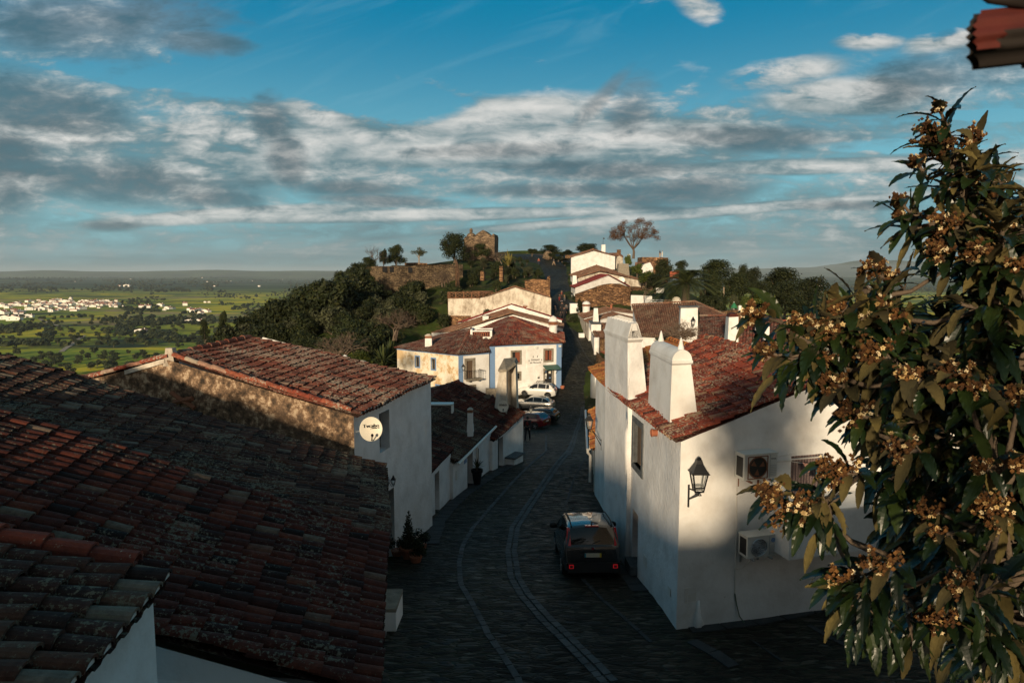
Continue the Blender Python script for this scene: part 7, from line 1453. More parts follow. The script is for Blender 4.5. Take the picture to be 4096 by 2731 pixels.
# ================================================================ THE PLAIN
def plain_hit(px,py):
    d=ray(px,py); 
    if d.z>=-1e-3: return None
    z=-110.0
    for _ in range(6): t=z/d.z; z=float(terrain([d.x*t],[d.y*t])[0])
    return Vector((d.x*t,d.y*t,z))
OAK=[make_tree('oak_tree','x','tree',8,5.2,1.6,11,420,.75,seed=50+i,mat='leaf_oak',flat=.7) for i in range(3)]
OL='dark round oak scattered over the green plain far below at left'
pts=[]; rg=random.Random(17); tries=0
while len(pts)<300 and tries<40000:
    tries+=1; px=rg.uniform(-10,330); py=rg.uniform(300,385)**1.0
    if px>250-(py-320)*1.0 and py>318: continue
    if px>20+(py-345)*3.2 and py>372: continue
    dens=noise.noise(Vector((px*.022,py*.085,1.5)))+.45*noise.noise(Vector((px*.09,py*.22,5)))
    band=.35 if (326<py<345) or py>352 else 0
    if dens+band<.20: continue
    if px<122 and 297<py<316 and rg.random()<.7: continue
    p=plain_hit(px,py); 
    if p is None or p.y<380: continue
    if any((p-q_).xy.length<9 for q_ in pts[-40:]): continue
    pts.append(p); s=rg.uniform(.7,1.35); place(OAK[rg.randrange(3)],p-Vector((0,0,.3)),s,s*rg.uniform(.75,1.05),rg.uniform(0,6),OL,'oaks scattered over the left plain')
# the rest of the distant woods as one mass
mb=MB(); n=0; tries=0
def blobtree(mb,p,r,rg):
    vs=[]; 
    for k in range(5):
        a=2*math.pi*k/5+rg.random(); vs.append(p+Vector((r*math.cos(a)*rg.uniform(.8,1.2),r*math.sin(a)*rg.uniform(.8,1.2),r*rg.uniform(.35,.6))))
    for k in range(4):
        a=2*math.pi*k/4+rg.random(); vs.append(p+Vector((r*.6*math.cos(a),r*.6*math.sin(a),r*rg.uniform(.95,1.25))))
    b=[p+Vector((r*.7*math.cos(2*math.pi*k/5),r*.7*math.sin(2*math.pi*k/5),0)) for k in range(5)]
    mb.add(vs+b+[p+Vector((0,0,r*1.35))],[(k,(k+1)%5,5+(k+1)%4) if True else 0 for k in range(5)]+[(k,5+(k+1)%4,5+k%4) for k in range(4)]+[(5+k,5+(k+1)%4,14) for k in range(4)]+[(9+k,9+(k+1)%5,(k+1)%5,k) for k in range(5)],0,rg.random())
while n<5200 and tries<90000:
    tries+=1; px=rg.uniform(-20,430) if rg.random()<.72 else rg.uniform(700,1050); py=276+ (rg.random()**1.3)*70
    dens=noise.noise(Vector((px*.018,py*.12,9)))+.5*noise.noise(Vector((px*.07,py*.4,2)))
    th=.12 if py>292 else -.05
    if px>600: th=.05 if py>286 else -.1
    if dens<th: continue
    if px<120 and 298<py<315: continue
    p=plain_hit(px,py)
    if p is None or p.y<700: continue
    blobtree(mb,p-Vector((0,0,.5)),rg.uniform(3,7)*(1 if p.y<4000 else 1.8),rg); n+=1
tag(mb.build('distant_woods',MAT['leaf_oak'],None),'woods and far trees spread over the distant plain','woodland',kind='stuff')
# dark continuous woods band far off (low rolling ridge)
# village houses
simple('far_white',(0.8,0.77,0.72),.8,noise_amt=.06); simple('far_roof',(0.34,0.13,0.08),.9,noise_amt=.3)
def vhouse(w,l,h,rh,chim,seed):
    t=thing('village_house','x','house',(0,0,0)); mb=MB(); mb.hexa([(-w/2,-l/2,-2),(w/2,-l/2,-2),(w/2,l/2,-2),(-w/2,l/2,-2),(-w/2,-l/2,h),(w/2,-l/2,h),(w/2,l/2,h),(-w/2,l/2,h)]); mb.add([(-w/2,-l/2,h),(w/2,-l/2,h),(0,-l/2,h+rh*.95)],[(0,1,2)]); mb.add([(-w/2,l/2,h),(w/2,l/2,h),(0,l/2,h+rh*.95)],[(2,1,0)]); mb.build('wall',MAT['far_white'],t)
    rf=MB(); o=.4; rf.add([(-w/2-o,-l/2-o,h-.15),(0,-l/2-o,h+rh),(0,l/2+o,h+rh),(-w/2-o,l/2+o,h-.15)],[(0,1,2,3)]); rf.add([(w/2+o,-l/2-o,h-.15),(0,-l/2-o,h+rh),(0,l/2+o,h+rh),(w/2+o,l/2+o,h-.15)],[(3,2,1,0)]); r_=rf.build('roof',MAT['far_roof'],t)
    if chim: c=MB(); c.box((w*.25,l*.2,h+rh*.8),(1,1,2.4)); c.build('chimney',MAT['far_white'],r_)
    wd=MB()
    for x in (-w*.25,w*.25): 
        d_=MB(); d_.box((x,-l/2-.03,h*.5),(1.1,.08,1.3)); d_.build('window',MAT['dark_void'],t)
    return t
VH=[vhouse(9,13,4,2,1,0),vhouse(14,9,5.5,2.2,1,1),vhouse(8,9,3.5,1.8,0,2),vhouse(18,11,5,2.4,1,3)]
rg=random.Random(23); n=0; hp=[]
def addh(px,py,k,s,label,group,rz=None):
    p=plain_hit(px,py)
    if p is None or p.y<1200: return
    place(VH[k],p,s,None,rg.uniform(-.6,.6)+(0 if rg.random()<.5 else 1.57) if rz is None else rz,label,group); hp.append(p)
tries=0
while n<185 and tries<9000:
    tries+=1; t_=rg.random(); px=rg.uniform(0,118); cy=304; 
    if px<28: py=rg.choice((rg.gauss(305.5,1.0),rg.gauss(313,1.4)))
    elif px<82: py=rg.choice((rg.gauss(302.0,1.4),rg.gauss(309.0,1.5),rg.gauss(304.5,1)))
    else: py=rg.gauss(303.8,1.4)
    p=plain_hit(px,py)
    if any((p-h_).xy.length<10.5 for h_ in hp): continue
    addh(px,py,rg.randrange(4),rg.uniform(.8,1.35),'small white house with a red roof packed in the village on the plain','houses of the distant village'); n+=1
for (X,Y,k,s,l) in ((300,438,3,1.2,'white farmhouse at the right front of the distant village'),(155,470,3,1.6,'largest front farmhouse below the left of the distant village'),(60,460,1,1.4,'farmhouse at the far left below the distant village'),(540,380,2,1.6,'lone white house at the village lower edge'),(690,295,3,2.0,'long red-roofed church hall in the middle of the distant village')):
    pq=q('V',X,Y); addh(pq[0],pq[1],k,s,l,None,rz=.2)
for i,(X,Y,k,s) in enumerate(((1480,335,3,1.3),(1530,332,3,1.3),(1560,338,1,1.2),(1680,325,1,1.4),(1720,365,2,1.2),(1760,352,3,1.2),(1810,350,2,1.2),(1935,315,1,1.6),(1990,365,1,1.2),(2040,385,3,1.5),(2085,378,1,1.4),(2100,400,2,1.4),(2130,372,2,1.2),(2160,385,3,1.2),(2150,285,2,1.2),(2185,285,2,1.2),(1330,118,3,2.5),(1250,122,1,2),(1290,330,2,1.1),(1970,488,3,.9),(2090,485,3,.9),(1860,500,2,.7))):
    pq=q('V',X,Y); addh(pq[0],pq[1],k,s,'white farm building scattered between the village and the wooded hill','farm buildings on the plain')
pq=q('V',1478,600); addh(pq[0],pq[1],3,1.1,'white farmhouse standing alone among trees on the near plain',None,rz=.1); pq=q('V',1530,604); addh(pq[0],pq[1],2,.9,'small white outbuilding joined to the lone farmhouse on the near plain',None,rz=.1)
for i in range(26):
    px=rg.uniform(0,430); py=rg.uniform(278,288) ; p=plain_hit(px,py)
    if rg.random()<.7: px=rg.choice((rg.gauss(30,12),rg.gauss(200,25),rg.gauss(375,20),rg.gauss(250,60))); py=rg.uniform(276.5,281)
    if 0<px<430: addh(px,py,rg.randrange(4),1.3,'white speck of a farmstead far across the plain','far farmsteads across the plain')
for px,py in ((812,307),(845,307.5),(870,285),(780,283),(820,283)): addh(px,py,3,2.0,'white farm building on the plain beyond the right hillside','farm buildings on the right plain')
# dirt tracks
mb=MB()
def track(pp,w):
    P=[plain_hit(*a) for a in pp]; Q_=[]
    for a,b in zip(P,P[1:]):
        n_=max(2,int((b-a).length/12)); Q_+=[a.lerp(b,i/n_) for i in range(n_)]
    Q_.append(P[-1]); vs=[]
    for i,p in enumerate(Q_):
        d=(Q_[min(i+1,len(Q_)-1)]-Q_[max(i-1,0)]); d.z=0; d.normalize(); nn=Vector((d.y,-d.x,0))*w/2
        for sgn in (-1,1): a=p+nn*sgn; a.z=float(terrain([a.x],[a.y])[0])+.5; vs.append(a)
    mb.add(vs,[(2*i,2*i+1,2*i+3,2*i+2) for i in range(len(Q_)-1)])
track([q('V',640,800),q('V',690,760),q('V',750,725),q('V',800,680),q('V',880,628)],7); track([q('V',410,455),q('V',480,487),q('V',550,515),q('V',640,530)],8); track([q('V',640,650),q('V',1000,590)],3) if False else None
simple('track_earth',(0.30,0.25,0.19),.95); tag(mb.build('dirt_track',MAT['track_earth'],None),kind='structure')
for pr in BUSH+TREE+OAK+[SPARSE,CIT]+VH:
    for ch in children_list(pr):
        for g in children_list(ch): bpy.data.objects.remove(g)
        bpy.data.objects.remove(ch)
    bpy.data.objects.remove(pr)
# ================================================================ CARS
simple('paint_graphite',(0.03,0.031,0.033),.22,metal=.4,coat=1,noise_amt=.04); simple('paint_white',(0.72,0.71,0.68),.25,coat=1,noise_amt=.02); simple('paint_silver',(0.42,0.41,0.39),.28,metal=.7,coat=1,noise_amt=.02); simple('paint_black',(0.012,0.013,0.015),.18,coat=1,noise_amt=.02); simple('paint_red',(0.16,0.008,0.012),.22,coat=1,noise_amt=.03)
simple('car_glass',(0.006,0.008,0.009),.04,spec=.9); simple('rubber',(0.012,0.012,0.012),.8); simple('black_plastic',(0.014,0.014,0.014),.65); simple('chrome',(0.6,0.6,0.6),.15,metal=1); simple('alloy',(0.25,0.25,0.25),.35,metal=.8)
simple('lamp_red',(0.30,0.006,0.005),.2,coat=1,noise_amt=.05,emit=(0.025,0.0005,0.0003)); simple('reflector_red_glow',(0.6,0.01,0.01),.3,emit=(0.16,0.004,0.006)); simple('plate_cream',(0.55,0.5,0.38),.5); simple('plate_yellow',(0.6,0.42,0.03),.5); simple('plate_blue',(0.03,0.25,0.35),.5); simple('lamp_clear',(0.5,0.5,0.48),.15); simple('emblem_red',(0.22,0.02,0.03),.3)  # red reflectors glow slightly, standing in for light they throw back
def crom(T,x):
    n=len(T)
    for i in range(n-1):
        if x<=T[i+1][0] or i==n-2:
            (x0,y0),(x1,y1)=T[i],T[i+1]; t=max(0,min(1,(x-x0)/(x1-x0))); 
            m0=(T[i+1][1]-T[i-1][1])/(T[i+1][0]-T[i-1][0]) if i>0 else (y1-y0)/(x1-x0); m1=(T[i+2][1]-T[i][1])/(T[i+2][0]-T[i][0]) if i+2<n else (y1-y0)/(x1-x0); h=x1-x0
            # limit overshoot
            s=(y1-y0)/h; m0=0 if m0*s<=0 else math.copysign(min(abs(m0),3*abs(s)),s); m1=0 if m1*s<=0 else math.copysign(min(abs(m1),3*abs(s)),s)
            return (2*t**3-3*t**2+1)*y0+(t**3-2*t**2+t)*h*m0+(-2*t**3+3*t**2)*y1+(t**3-t**2)*h*m1
def car(label,paint,L,Wd,top,belt,low,half,roofhalf,ws,rw,cab,wheels,wr,pillars,group=None,rails=True,antenna=True):
    """x runs from 0 (nose) to L (tail); top/belt/low/half are profiles; ws/rw = windscreen / rear window x ranges; cab = side glass x range"""
    t=thing('car',label,'car',(0,0,0),group); xs=sorted(set([i*L/44 for i in range(45)]+[ws[0],ws[1],rw[0],rw[1],cab[0],cab[1]]+[p for p in pillars]+[p+.06 for p in pillars]+[.02,.06,L-.02,L-.06])); xs=[x for i,x in enumerate(xs) if i==0 or x-xs[i-1]>.012]
    prof=[]
    for x in xs:
        zt,zb,zl,h=crom(top,x),crom(belt,x),crom(low,x),crom(half,x); zt=max(zt,zb+.012); k=min(1,max(0,(zt-zb)/.35)); rh=h*(1-k)+(h*roofhalf)*k
        bow=.0
        pts=[(0,zl),(h*.82,zl),(h*.95,zl+.05),(h*1.0,zl+.22),(h*1.0,(zl+zb)/2+.06),(h*.985,zb-.05),(h*.955,zb),( (h*.95)*.88+rh*.12,zb+(zt-zb)*.10),((h*.95)*.14+rh*.86,zb+(zt-zb)*.86),(rh*.93,zb+(zt-zb)*.95),(rh*.72,zt-.012*k),(rh*.35,zt+.012*k),(0,zt+.016*k)]
        prof.append(pts)
    n=len(prof[0]); full=lambda pts: [(-y,z) for y,z in pts[::-1]][:-1]+list(pts)
    m=2*n-1; vs=[]; 
    for x,p in zip(xs,prof):
        for y,z in full(p): vs.append((x-L/2,y,z))
    body=MB(); glass=MB(); wsg=MB(); body.v=list(vs)
    cls={}
    def cat_(xc,j):
        jj=j if j>=n-1 else m-2-j; jj-= (n-1)   # 0.. n-2 from bottom centre to top centre
        if jj==7 and cab[0]<xc<cab[1] and not any(p<xc<p+.06 for p in pillars): return 'g'
        if jj>=8 and ws[0]<xc<ws[1] and jj>=9: return 'w'
        if jj>=9 and rw[0]<xc<rw[1]: return 'r'
        return 'b'
    F_={'b':[], 'g':[], 'w':[], 'r':[]}
    for i in range(len(xs)-1):
        for j in range(m-1):
            F_[cat_((xs[i]+xs[i+1])/2,j)].append((i*m+j,(i+1)*m+j,(i+1)*m+j+1,i*m+j+1))
    def sub(fs,name,mat,par,extra=()):
        used=sorted({k for f in fs for k in f}); mp={k:i for i,k in enumerate(used)}; mb=MB(); mb.add([vs[k] for k in used],[tuple(mp[k] for k in f) for f in fs]); 
        for e in extra: mb.add(*e)
        o=mb.build(name,MAT[mat],None,smooth=True); o.parent=par; o.location=(0,0,0); return o
    bo=sub(F_['b']+[tuple(range(m)),tuple(range((len(xs)-1)*m,len(xs)*m))[::-1]],'body',paint,t)
    md=bo.modifiers.new('edges','EDGE_SPLIT'); md.split_angle=math.radians(38)
    sub([f for f in F_['g'] if vs[f[0]][1]<0],'side_window','car_glass',t); sub([f for f in F_['g'] if vs[f[0]][1]>0],'side_window','car_glass',t); sub(F_['w'],'windscreen','car_glass',t); sub(F_['r'],'rear_window','car_glass',t)
    def add(mb,name,mat,par=t,smooth=False): o=mb.build(name,MAT[mat],None,smooth=smooth); o.parent=par; o.location=(0,0,0); return o
    RX=Matrix.Rotation(math.pi/2,3,'X')
    for wx in wheels:
        for sg in (-1,1):
            hw=crom(half,wx); c=Vector((wx-L/2,sg*(hw-.085),wr)); mb=MB(); mb.lathe(c,[(wr*.62,-.1),(wr*.97,-.1),(wr,-.06),(wr,.06),(wr*.97,.1),(wr*.62,.1)],24,R=RX); w=add(mb,'wheel','rubber',t,False)
            mb=MB(); mb.lathe(c+Vector((0,sg*.07,0)),[(wr*.62,0),(wr*.62,.02),(wr*.1,.02)],20,R=RX); 
            for k in range(5):
                a=2*math.pi*k/5; p=c+Vector((0,sg*.10,0)); mb.tube([p,p+Vector((math.cos(a),0,math.sin(a)))*wr*.6],wr*.07,4)
            add(mb,'rim','alloy',w)
            mb=MB(); pts=[Vector((wx-L/2+math.cos(a)*wr*1.16,sg*(hw+.002),wr+math.sin(a)*wr*1.16)) for a in [math.pi*(i/14) for i in range(15)]]; cc=Vector((wx-L/2,sg*(hw+.002),wr)); mb.add([cc+Vector((0,-sg*.002,0))]+[p-Vector((0,sg*.0,0)) for p in pts],[(0,i+1,i+2) if sg<0 else (0,i+2,i+1) for i in range(14)]); mb.tube(pts,.022,4); add(mb,'wheel_arch','black_plastic',t)
    for sg in (-1,1):
        mb=MB(); x=cab[0]+.38; hw=crom(half,x); zb=crom(belt,x); c=Vector((x-L/2,sg*(hw+.11),zb+.09)); mb.lathe(c+Vector((0,0,-.085)),[(.05,0),(.1,.03),(.11,.09),(.09,.15),(.03,.18)],12,sx=.75,sy=1.15); mb.tube([Vector((x-L/2,sg*(hw-.03),zb+.03)),c+Vector((0,0,-.04))],.025,5); o=add(mb,'mirror','black_plastic',t,True)
        mb=MB(); x0=L*.015; hwf=crom(half,.2); zf=crom(top,.25); mb.lathe(Vector((.16-L/2,sg*hwf*.80,zf-.12)),[(.02,-.06),(.12,-.05),(.13,.03),(.06,.08)],10,sx=1.3,sy=1.4); add(mb,'headlight','lamp_clear',t,True)
    if rails:
        for sg in (-1,1):
            mb=MB(); xa,xb=ws[1]+.15,rw[0]-.05; pts=[]
            for k in range(7): x=xa+(xb-xa)*k/6; pts.append(Vector((x-L/2,sg*crom(half,x)*roofhalf*.9,crom(top,x)+(.045 if 0<k<6 else .0)))); 
            mb.tube(pts,.02,5); add(mb,'roof_rail','black_plastic',t)
    if antenna: mb=MB(); x=ws[1]+.25 if antenna=='front' else rw[0]-.12; mb.tube([Vector((x-L/2,0,crom(top,x))),Vector((x-L/2+.09,0,crom(top,x)+.09)),Vector((x-L/2+.17,0,crom(top,x)+.03))],.014,4); add(mb,'antenna','black_plastic',t)
    return t,bo,add
def rear_kit(t,add,L,zplate,halfw,lamps,plate_w=.46,brand=None,rx=0.0,bumper=True,plate='plate_cream',refl=None,mid=None):
    x=L/2
    for sg in (-1,1):
        for (y0,y1,z0,z1,xo) in lamps:
            mb=MB(); sl_=(z1-z0)*.42; P=[Vector((x-xo+.035,sg*y0,z0)),Vector((x-xo-.02,sg*y1,z0+.01)),Vector((x-xo-.02-sl_,sg*(y1-.04),z1)),Vector((x-xo+.035-sl_,sg*(y0+.02),z1))]; off=Vector((-.12,0,0)); mb.hexa([P[0]+off,P[1]+off,P[1],P[0],P[3]+off,P[2]+off,P[2],P[3]]); add(mb,'tail_light','lamp_red',t)
        if refl: mb=MB(); y,z,r,h=refl; c=Vector((x+.045,sg*y,z)); mb.box(c,(.02,r*2,h*2)); o=add(mb,'reflector','reflector_red_glow',t); mb=MB(); mb.box(c+Vector((.006,0,0)),(.02,r*1.3,h*1.3)); add(mb,'reflector_centre','black_plastic',o)
    mb=MB(); mb.box((x+.012+rx,0,zplate),(.02,plate_w,.11)); pl=add(mb,'number_plate',plate,t)
    mb=MB(); mb.box((x+.018+rx,-plate_w/2+.02,zplate),(.02,.04,.11)); add(mb,'plate_band','plate_blue',pl); 
    if plate=='plate_cream': mb=MB(); mb.box((x+.018+rx,plate_w/2-.025,zplate),(.02,.05,.11)); add(mb,'plate_band','plate_yellow',pl)
def setcar(t,px,py,heading,sc_=1.0):
    p=G(px,py); dz=(zr(p.y+1)-zr(p.y-1))/2
    t.location=p; h=math.radians(heading); t.rotation_mode='XYZ'
    # local -x is the nose; heading 0 puts the nose toward +y
    M=Matrix.Rotation(h,4,'Z')@Matrix.Rotation(-math.pi/2,4,'Z'); e=M.to_euler(); fwd=Vector((-math.sin(h),math.cos(h),0)); sl=math.atan(dz*fwd.y); M=Matrix.Rotation(sl,4,Vector((math.cos(h),math.sin(h),0)))@M; t.rotation_euler=M.to_euler(); t.scale=(sc_,)*3
# Panda-like hatchback
L=3.65; t,bo,add=car('dark grey small hatchback parked facing away beside the big white house','paint_graphite',L,1.64,
  [(0,.70),(.08,.84),(.75,1.0),(1.0,1.06),(1.55,1.46),(2.0,1.54),(2.8,1.55),(3.30,1.50),(3.42,1.42),(3.54,1.02),(3.58,.92),(3.62,.70),(3.65,.55)],[(0,.66),(.1,.78),(.9,.95),(1.6,.98),(3.3,1.02),(3.5,1.0),(3.58,.85),(3.65,.5)],[(0,.28),(.3,.2),(3.3,.2),(3.6,.26),(3.65,.30)],[(0,.52),(.12,.68),(.6,.79),(1.2,.82),(3.2,.82),(3.45,.80),(3.58,.77),(3.65,.74)],.80,(1.0,1.6),(3.40,3.545),(1.05,3.28),[.62,2.92],.30,[1.95,2.85],antenna=True)
rear_kit(t,add,L,.735,.7,[(.615,.745,.98,1.44,.10)],plate_w=.47,refl=(.62,.44,.062,.052),rx=-.035)
mb=MB(); mb.box((L/2-.005,0,.40),(.06,1.42,.28)); mb.box((L/2-.03,0,.42),(.06,1.54,.2)); add(mb,'bumper','black_plastic')
mb=MB(); mb.box((L/2-.052,0,.745),(.03,.66,.2)); add(mb,'plate_recess','black_plastic'); mb=MB(); mb.lathe((L/2-.055,0,.915),[(.05,0),(.05,.02),(.03,.024)],18,R=Matrix.Rotation(math.pi/2,3,'Y')); em=add(mb,'emblem','chrome'); mb=MB(); mb.lathe((L/2-.033,0,.915),[(.038,0),(.038,.006),(.01,.008)],18,R=Matrix.Rotation(math.pi/2,3,'Y')); add(mb,'emblem_shield','emblem_red',em)
o=text_mesh('FIAT',.024,'lettering',MAT['chrome'],None,(L/2-.023,0,.915),(0,1,0),(0,0,1),.002); o.parent=em; o.location=(0,0,0)
mb=MB(); mb.box((L/2-.27,0,1.50),(.14,.38,.03)); add(mb,'brake_light','lamp_red')
mb=MB(); mb.tube([(L/2-.03,0,1.05),(L/2-.09,.22,1.12)],.012,4); add(mb,'wiper','black_plastic')
setcar(t,590.5,570-9,1.5,1.0); p0=G(591.5,571); 
t.location=Vector((W(591.8,570,18.25).x,18.25+1.8,zr(20.05)-.04)); t.scale=(.99,)*3
def suv(label,paint,top,L,W_,roofh,lamps,plate='plate_cream',**k):
    b=[(0,.60),(.15,.76),(1.0,.92),(1.7,.98),(L-.9,1.02),(L-.3,1.02),(L-.08,.9),(L,.6)]
    t,bo,add=car(label,paint,L,W_,top,b,[(0,.30),(.3,.22),(L-.4,.22),(L,.34)],[(0,.55),(.15,.74),(.7,W_/2-.03),(1.3,W_/2),(L-.9,W_/2),(L-.3,W_/2-.05),(L-.05,W_/2-.13),(L,W_/2-.2)],roofh,k.get('ws',(1.15,1.95)),k.get('rw',(L-.75,L-.28)),k.get('cab',(1.35,L-.75)),[.85,L-.85],k.get('wr',.33),k.get('pil',[2.25,3.15]),rails=k.get('rails',False),antenna=k.get('ant',True))
    rear_kit(t,add,L,k.get('zp',.72),.7,lamps,plate=plate,rx=-.01)
    if k.get('bars'):
        for x in (-.1,.75):
            mb=MB(); mb.tube([(x,-.6,1.60),(x,-.55,1.70),(x,.55,1.70),(x,.6,1.60)],.028,5); add(mb,'roof_bar','black_plastic')
    return t,add
L=4.28; t,add=suv('white crossover with black roof bars, farthest of the four cars parked by the inn','paint_white',[(0,.64),(.1,.82),(1.15,1.05),(1.95,1.56),(2.6,1.64),(3.3,1.60),(3.6,1.53),(4.0,1.10),(4.15,.98),(4.28,.62)],L,1.78,.76,[(.60,.80,.92,1.08,.12)],bars=True,rails=True)
def putcar(t,px,py,D,heading,s=1.0):
    p=W(px,py,D); t.scale=(s,)*3; h=math.radians(heading); M=Matrix.Rotation(h,4,'Z')@Matrix.Rotation(-math.pi/2,4,'Z'); fwd=Vector((-math.sin(h),math.cos(h),0)); 
    def zz(q_): return zr(q_.y)
    c=Vector((p.x,p.y,0)); a,b=c+fwd*1.5,c-fwd*1.5; sl=math.atan((zz(a)-zz(b))/3); M=Matrix.Rotation(sl,4,Vector((math.cos(h),math.sin(h),0)))@M; t.rotation_euler=M.to_euler(); t.location=(c.x,c.y,(zz(a)+zz(b))/2+.02)
putcar(t,(2000+608/3.92)/4,0,75.6,78); 
L=4.53; t,add=suv('silver grey car with a smooth sloping roof, second from the inn wall','paint_silver',[(0,.60),(.1,.78),(1.2,1.0),(2.0,1.44),(2.6,1.52),(3.3,1.48),(3.75,1.36),(4.2,1.06),(4.4,.94),(4.53,.62)],L,1.86,.74,[(.58,.84,.88,1.04,.14)],wr=.35,rails=False,cab=(1.45,4.0),pil=[2.35,3.3])
putcar(t,(2000+545/3.92)/4,0,71.6,76)
L=4.5; t,add=suv('black estate car with a chrome window line, third from the inn wall','paint_black',[(0,.58),(.1,.75),(1.25,.96),(2.1,1.38),(2.7,1.47),(3.6,1.45),(4.0,1.36),(4.3,1.0),(4.42,.9),(4.5,.6)],L,1.80,.76,[(.50,.80,.86,1.0,.12)],rails=True,rw=(3.95,4.32),cab=(1.5,3.95),pil=[2.4,3.35])
mb=MB(); 
for sg in (-1,1): mb.tube([(1.6-L/2,sg*.86,1.0),(2.6-L/2,sg*.80,1.40),(3.5-L/2,sg*.78,1.40),(3.95-L/2,sg*.80,1.28),(3.9-L/2,sg*.87,1.06),(1.7-L/2,sg*.885,1.0)],.016,4)
add(mb,'window_trim','chrome'); putcar(t,(2000+600/3.92)/4,0,66.3,70)
L=4.0; t,add=suv('dark red hatchback nearest the cottages in the row of parked cars','paint_red',[(0,.58),(.1,.75),(1.1,.96),(1.8,1.38),(2.4,1.46),(3.1,1.44),(3.5,1.34),(3.8,1.0),(3.92,.9),(4.0,.6)],L,1.74,.76,[(.50,.76,.88,1.04,.12)],plate='white_metal',rw=(3.45,3.82),cab=(1.35,3.35),pil=[2.1])
putcar(t,(2000+470/3.92)/4,0,62.5,58)
# ================================================================ PEOPLE
simple('skin',(0.42,0.22,0.15),.6); simple('cl_dark',(0.015,0.015,0.018),.9); simple('cl_jeans',(0.02,0.03,0.05),.9); simple('cl_red',(0.2,0.02,0.018),.9); simple('cl_orange',(0.26,0.06,0.035),.9); simple('cl_beige',(0.4,0.28,0.18),.9); simple('cl_white',(0.6,0.58,0.55),.9); simple('cl_yellow',(0.38,0.24,0.08),.9); simple('cl_grey',(0.10,0.10,0.10),.9); simple('hair_dark',(0.02,0.013,0.01),.8); simple('hair_light',(0.25,0.17,0.1),.8); simple('shoe_white',(0.7,0.55,0.55),.8)
def skin(name,V,E,Rr,mat,parent,sub=1):
    me=bpy.data.meshes.new(name); me.from_pydata(V,E,[]); me.materials.append(MAT[mat]); o=bpy.data.objects.new(name,me); COL.objects.link(o); o.parent=parent
    m=o.modifiers.new('skin','SKIN'); m.use_smooth_shade=True; sv=me.skin_vertices[0].data if me.skin_vertices else None
    if sv is None:
        bm=bmesh.new(); bm.from_mesh(me); bm.verts.layers.skin.verify(); bm.to_mesh(me); bm.free(); sv=me.skin_vertices[0].data
    for i,r in enumerate(Rr): sv[i].radius=(r,r) if not isinstance(r,tuple) else r
    sv[0].use_root=True
    s=o.modifiers.new('sub','SUBSURF'); s.levels=sub; s.render_levels=sub; return o
def person(label,loc,h=1.7,heading=0,top='cl_dark',bot='cl_jeans',hair='hair_dark',shoe='cl_dark',stride=.25,arm=.1,bag=None,vest=None,coat=False,lean=0,phase=1,group=None):
    t=thing('person',label,'person',tuple(loc),group); t.rotation_euler=(0,0,math.radians(heading)); k=h/1.7
    def P(x,y,z): return (x*k,(y+lean*(z-.9 if z>.9 else 0))*k,z*k)
    st=stride*phase
    hip=P(0,0,.93); ch=P(0,0,1.22); sh=P(0,0,1.42); nk=P(0,0,1.5); hd=P(0,.01,1.60); ht=P(0,.0,1.66)
    la,ra=[],[]
    def limb(s): return [P(s*.19,0,1.40),P(s*.23,-s*st*.3,1.14),P(s*.22,.1-s*st*.6+arm,.92),P(s*.22,.13-s*st*.7+arm,.84)]
    def leg(s): return [P(s*.10,0,.90),P(s*.10,.03+s*st*.45,.50),P(s*.10,s*st*.9-.0,.09),P(s*.11,s*st*.9+.12,.04)]
    V=[hip,ch,sh,nk,hd,ht]+limb(1)+limb(-1)+leg(1)+leg(-1); E=[(0,1),(1,2),(2,3),(3,4),(4,5),(2,6),(6,7),(7,8),(8,9),(2,10),(10,11),(11,12),(12,13),(0,14),(14,15),(15,16),(16,17),(0,18),(18,19),(19,20),(20,21)]
    Rr=[x*k for x in [.12,.12,.10,.05,.085,.07,.055,.042,.032,.035,.055,.042,.032,.035,.08,.055,.04,.035,.08,.055,.04,.035]]; skin('body',V,E,Rr,'skin',t)
    V=[hip,ch,sh]+limb(1)[:3]+limb(-1)[:3]; E=[(0,1),(1,2),(2,3),(3,4),(4,5),(2,6),(6,7),(7,8)]; Rr=[x*k for x in [.155,.155,.13,.085,.068,.055,.085,.068,.055]]
    if coat: V.append(P(0,0,.62)); E.append((0,9)); Rr.append(.17*k)
    skin('jacket',V,E,Rr,top,t)
    V=[hip]+leg(1)[:3]+leg(-1)[:3]; E=[(0,1),(1,2),(2,3),(0,4),(4,5),(5,6)]; skin('trousers',V,E,[x*k for x in [.14,.10,.078,.062,.10,.078,.062]],bot,t)
    mb=MB(); 
    for s in (1,-1): a,b=leg(s)[2:]; mb.tube([a,b],[.05*k,.045*k],6)
    o=mb.build('shoes',MAT[shoe],None); o.parent=t; o.location=(0,0,0)
    mb=MB(); c=Vector(P(0,-.015,1.64)); mb.lathe(c+Vector((0,0,-.06*k)),[(.085*k,-.05*k),(.098*k,.02*k),(.085*k,.08*k),(.03*k,.115*k)],12); o=mb.build('hair',MAT[hair],None,smooth=True); o.parent=t; o.location=(0,0,0)
    if vest: skin('vest',[P(0,0,1.02),P(0,0,1.25),P(0,0,1.40)],[(0,1),(1,2)],[.165*k,.17*k,.15*k],vest,t)
    if bag: mb=MB(); mb.lathe(Vector(P(0,-.2,1.08)),[(.08*k,0),(.16*k,.08*k),(.16*k,.28*k),(.08*k,.36*k)],10,sy=.7); o=mb.build('backpack',MAT[bag],None,smooth=True); o.parent=t; o.location=(0,0,0)
    return t
def pp(z,X,Y): return GQ(z,X,Y)
person('person in a red-orange top and dark trousers standing alone high on the street',pp('B',367,386),1.68,180,'cl_orange','cl_jeans',hair='hair_light',bag='cl_red')
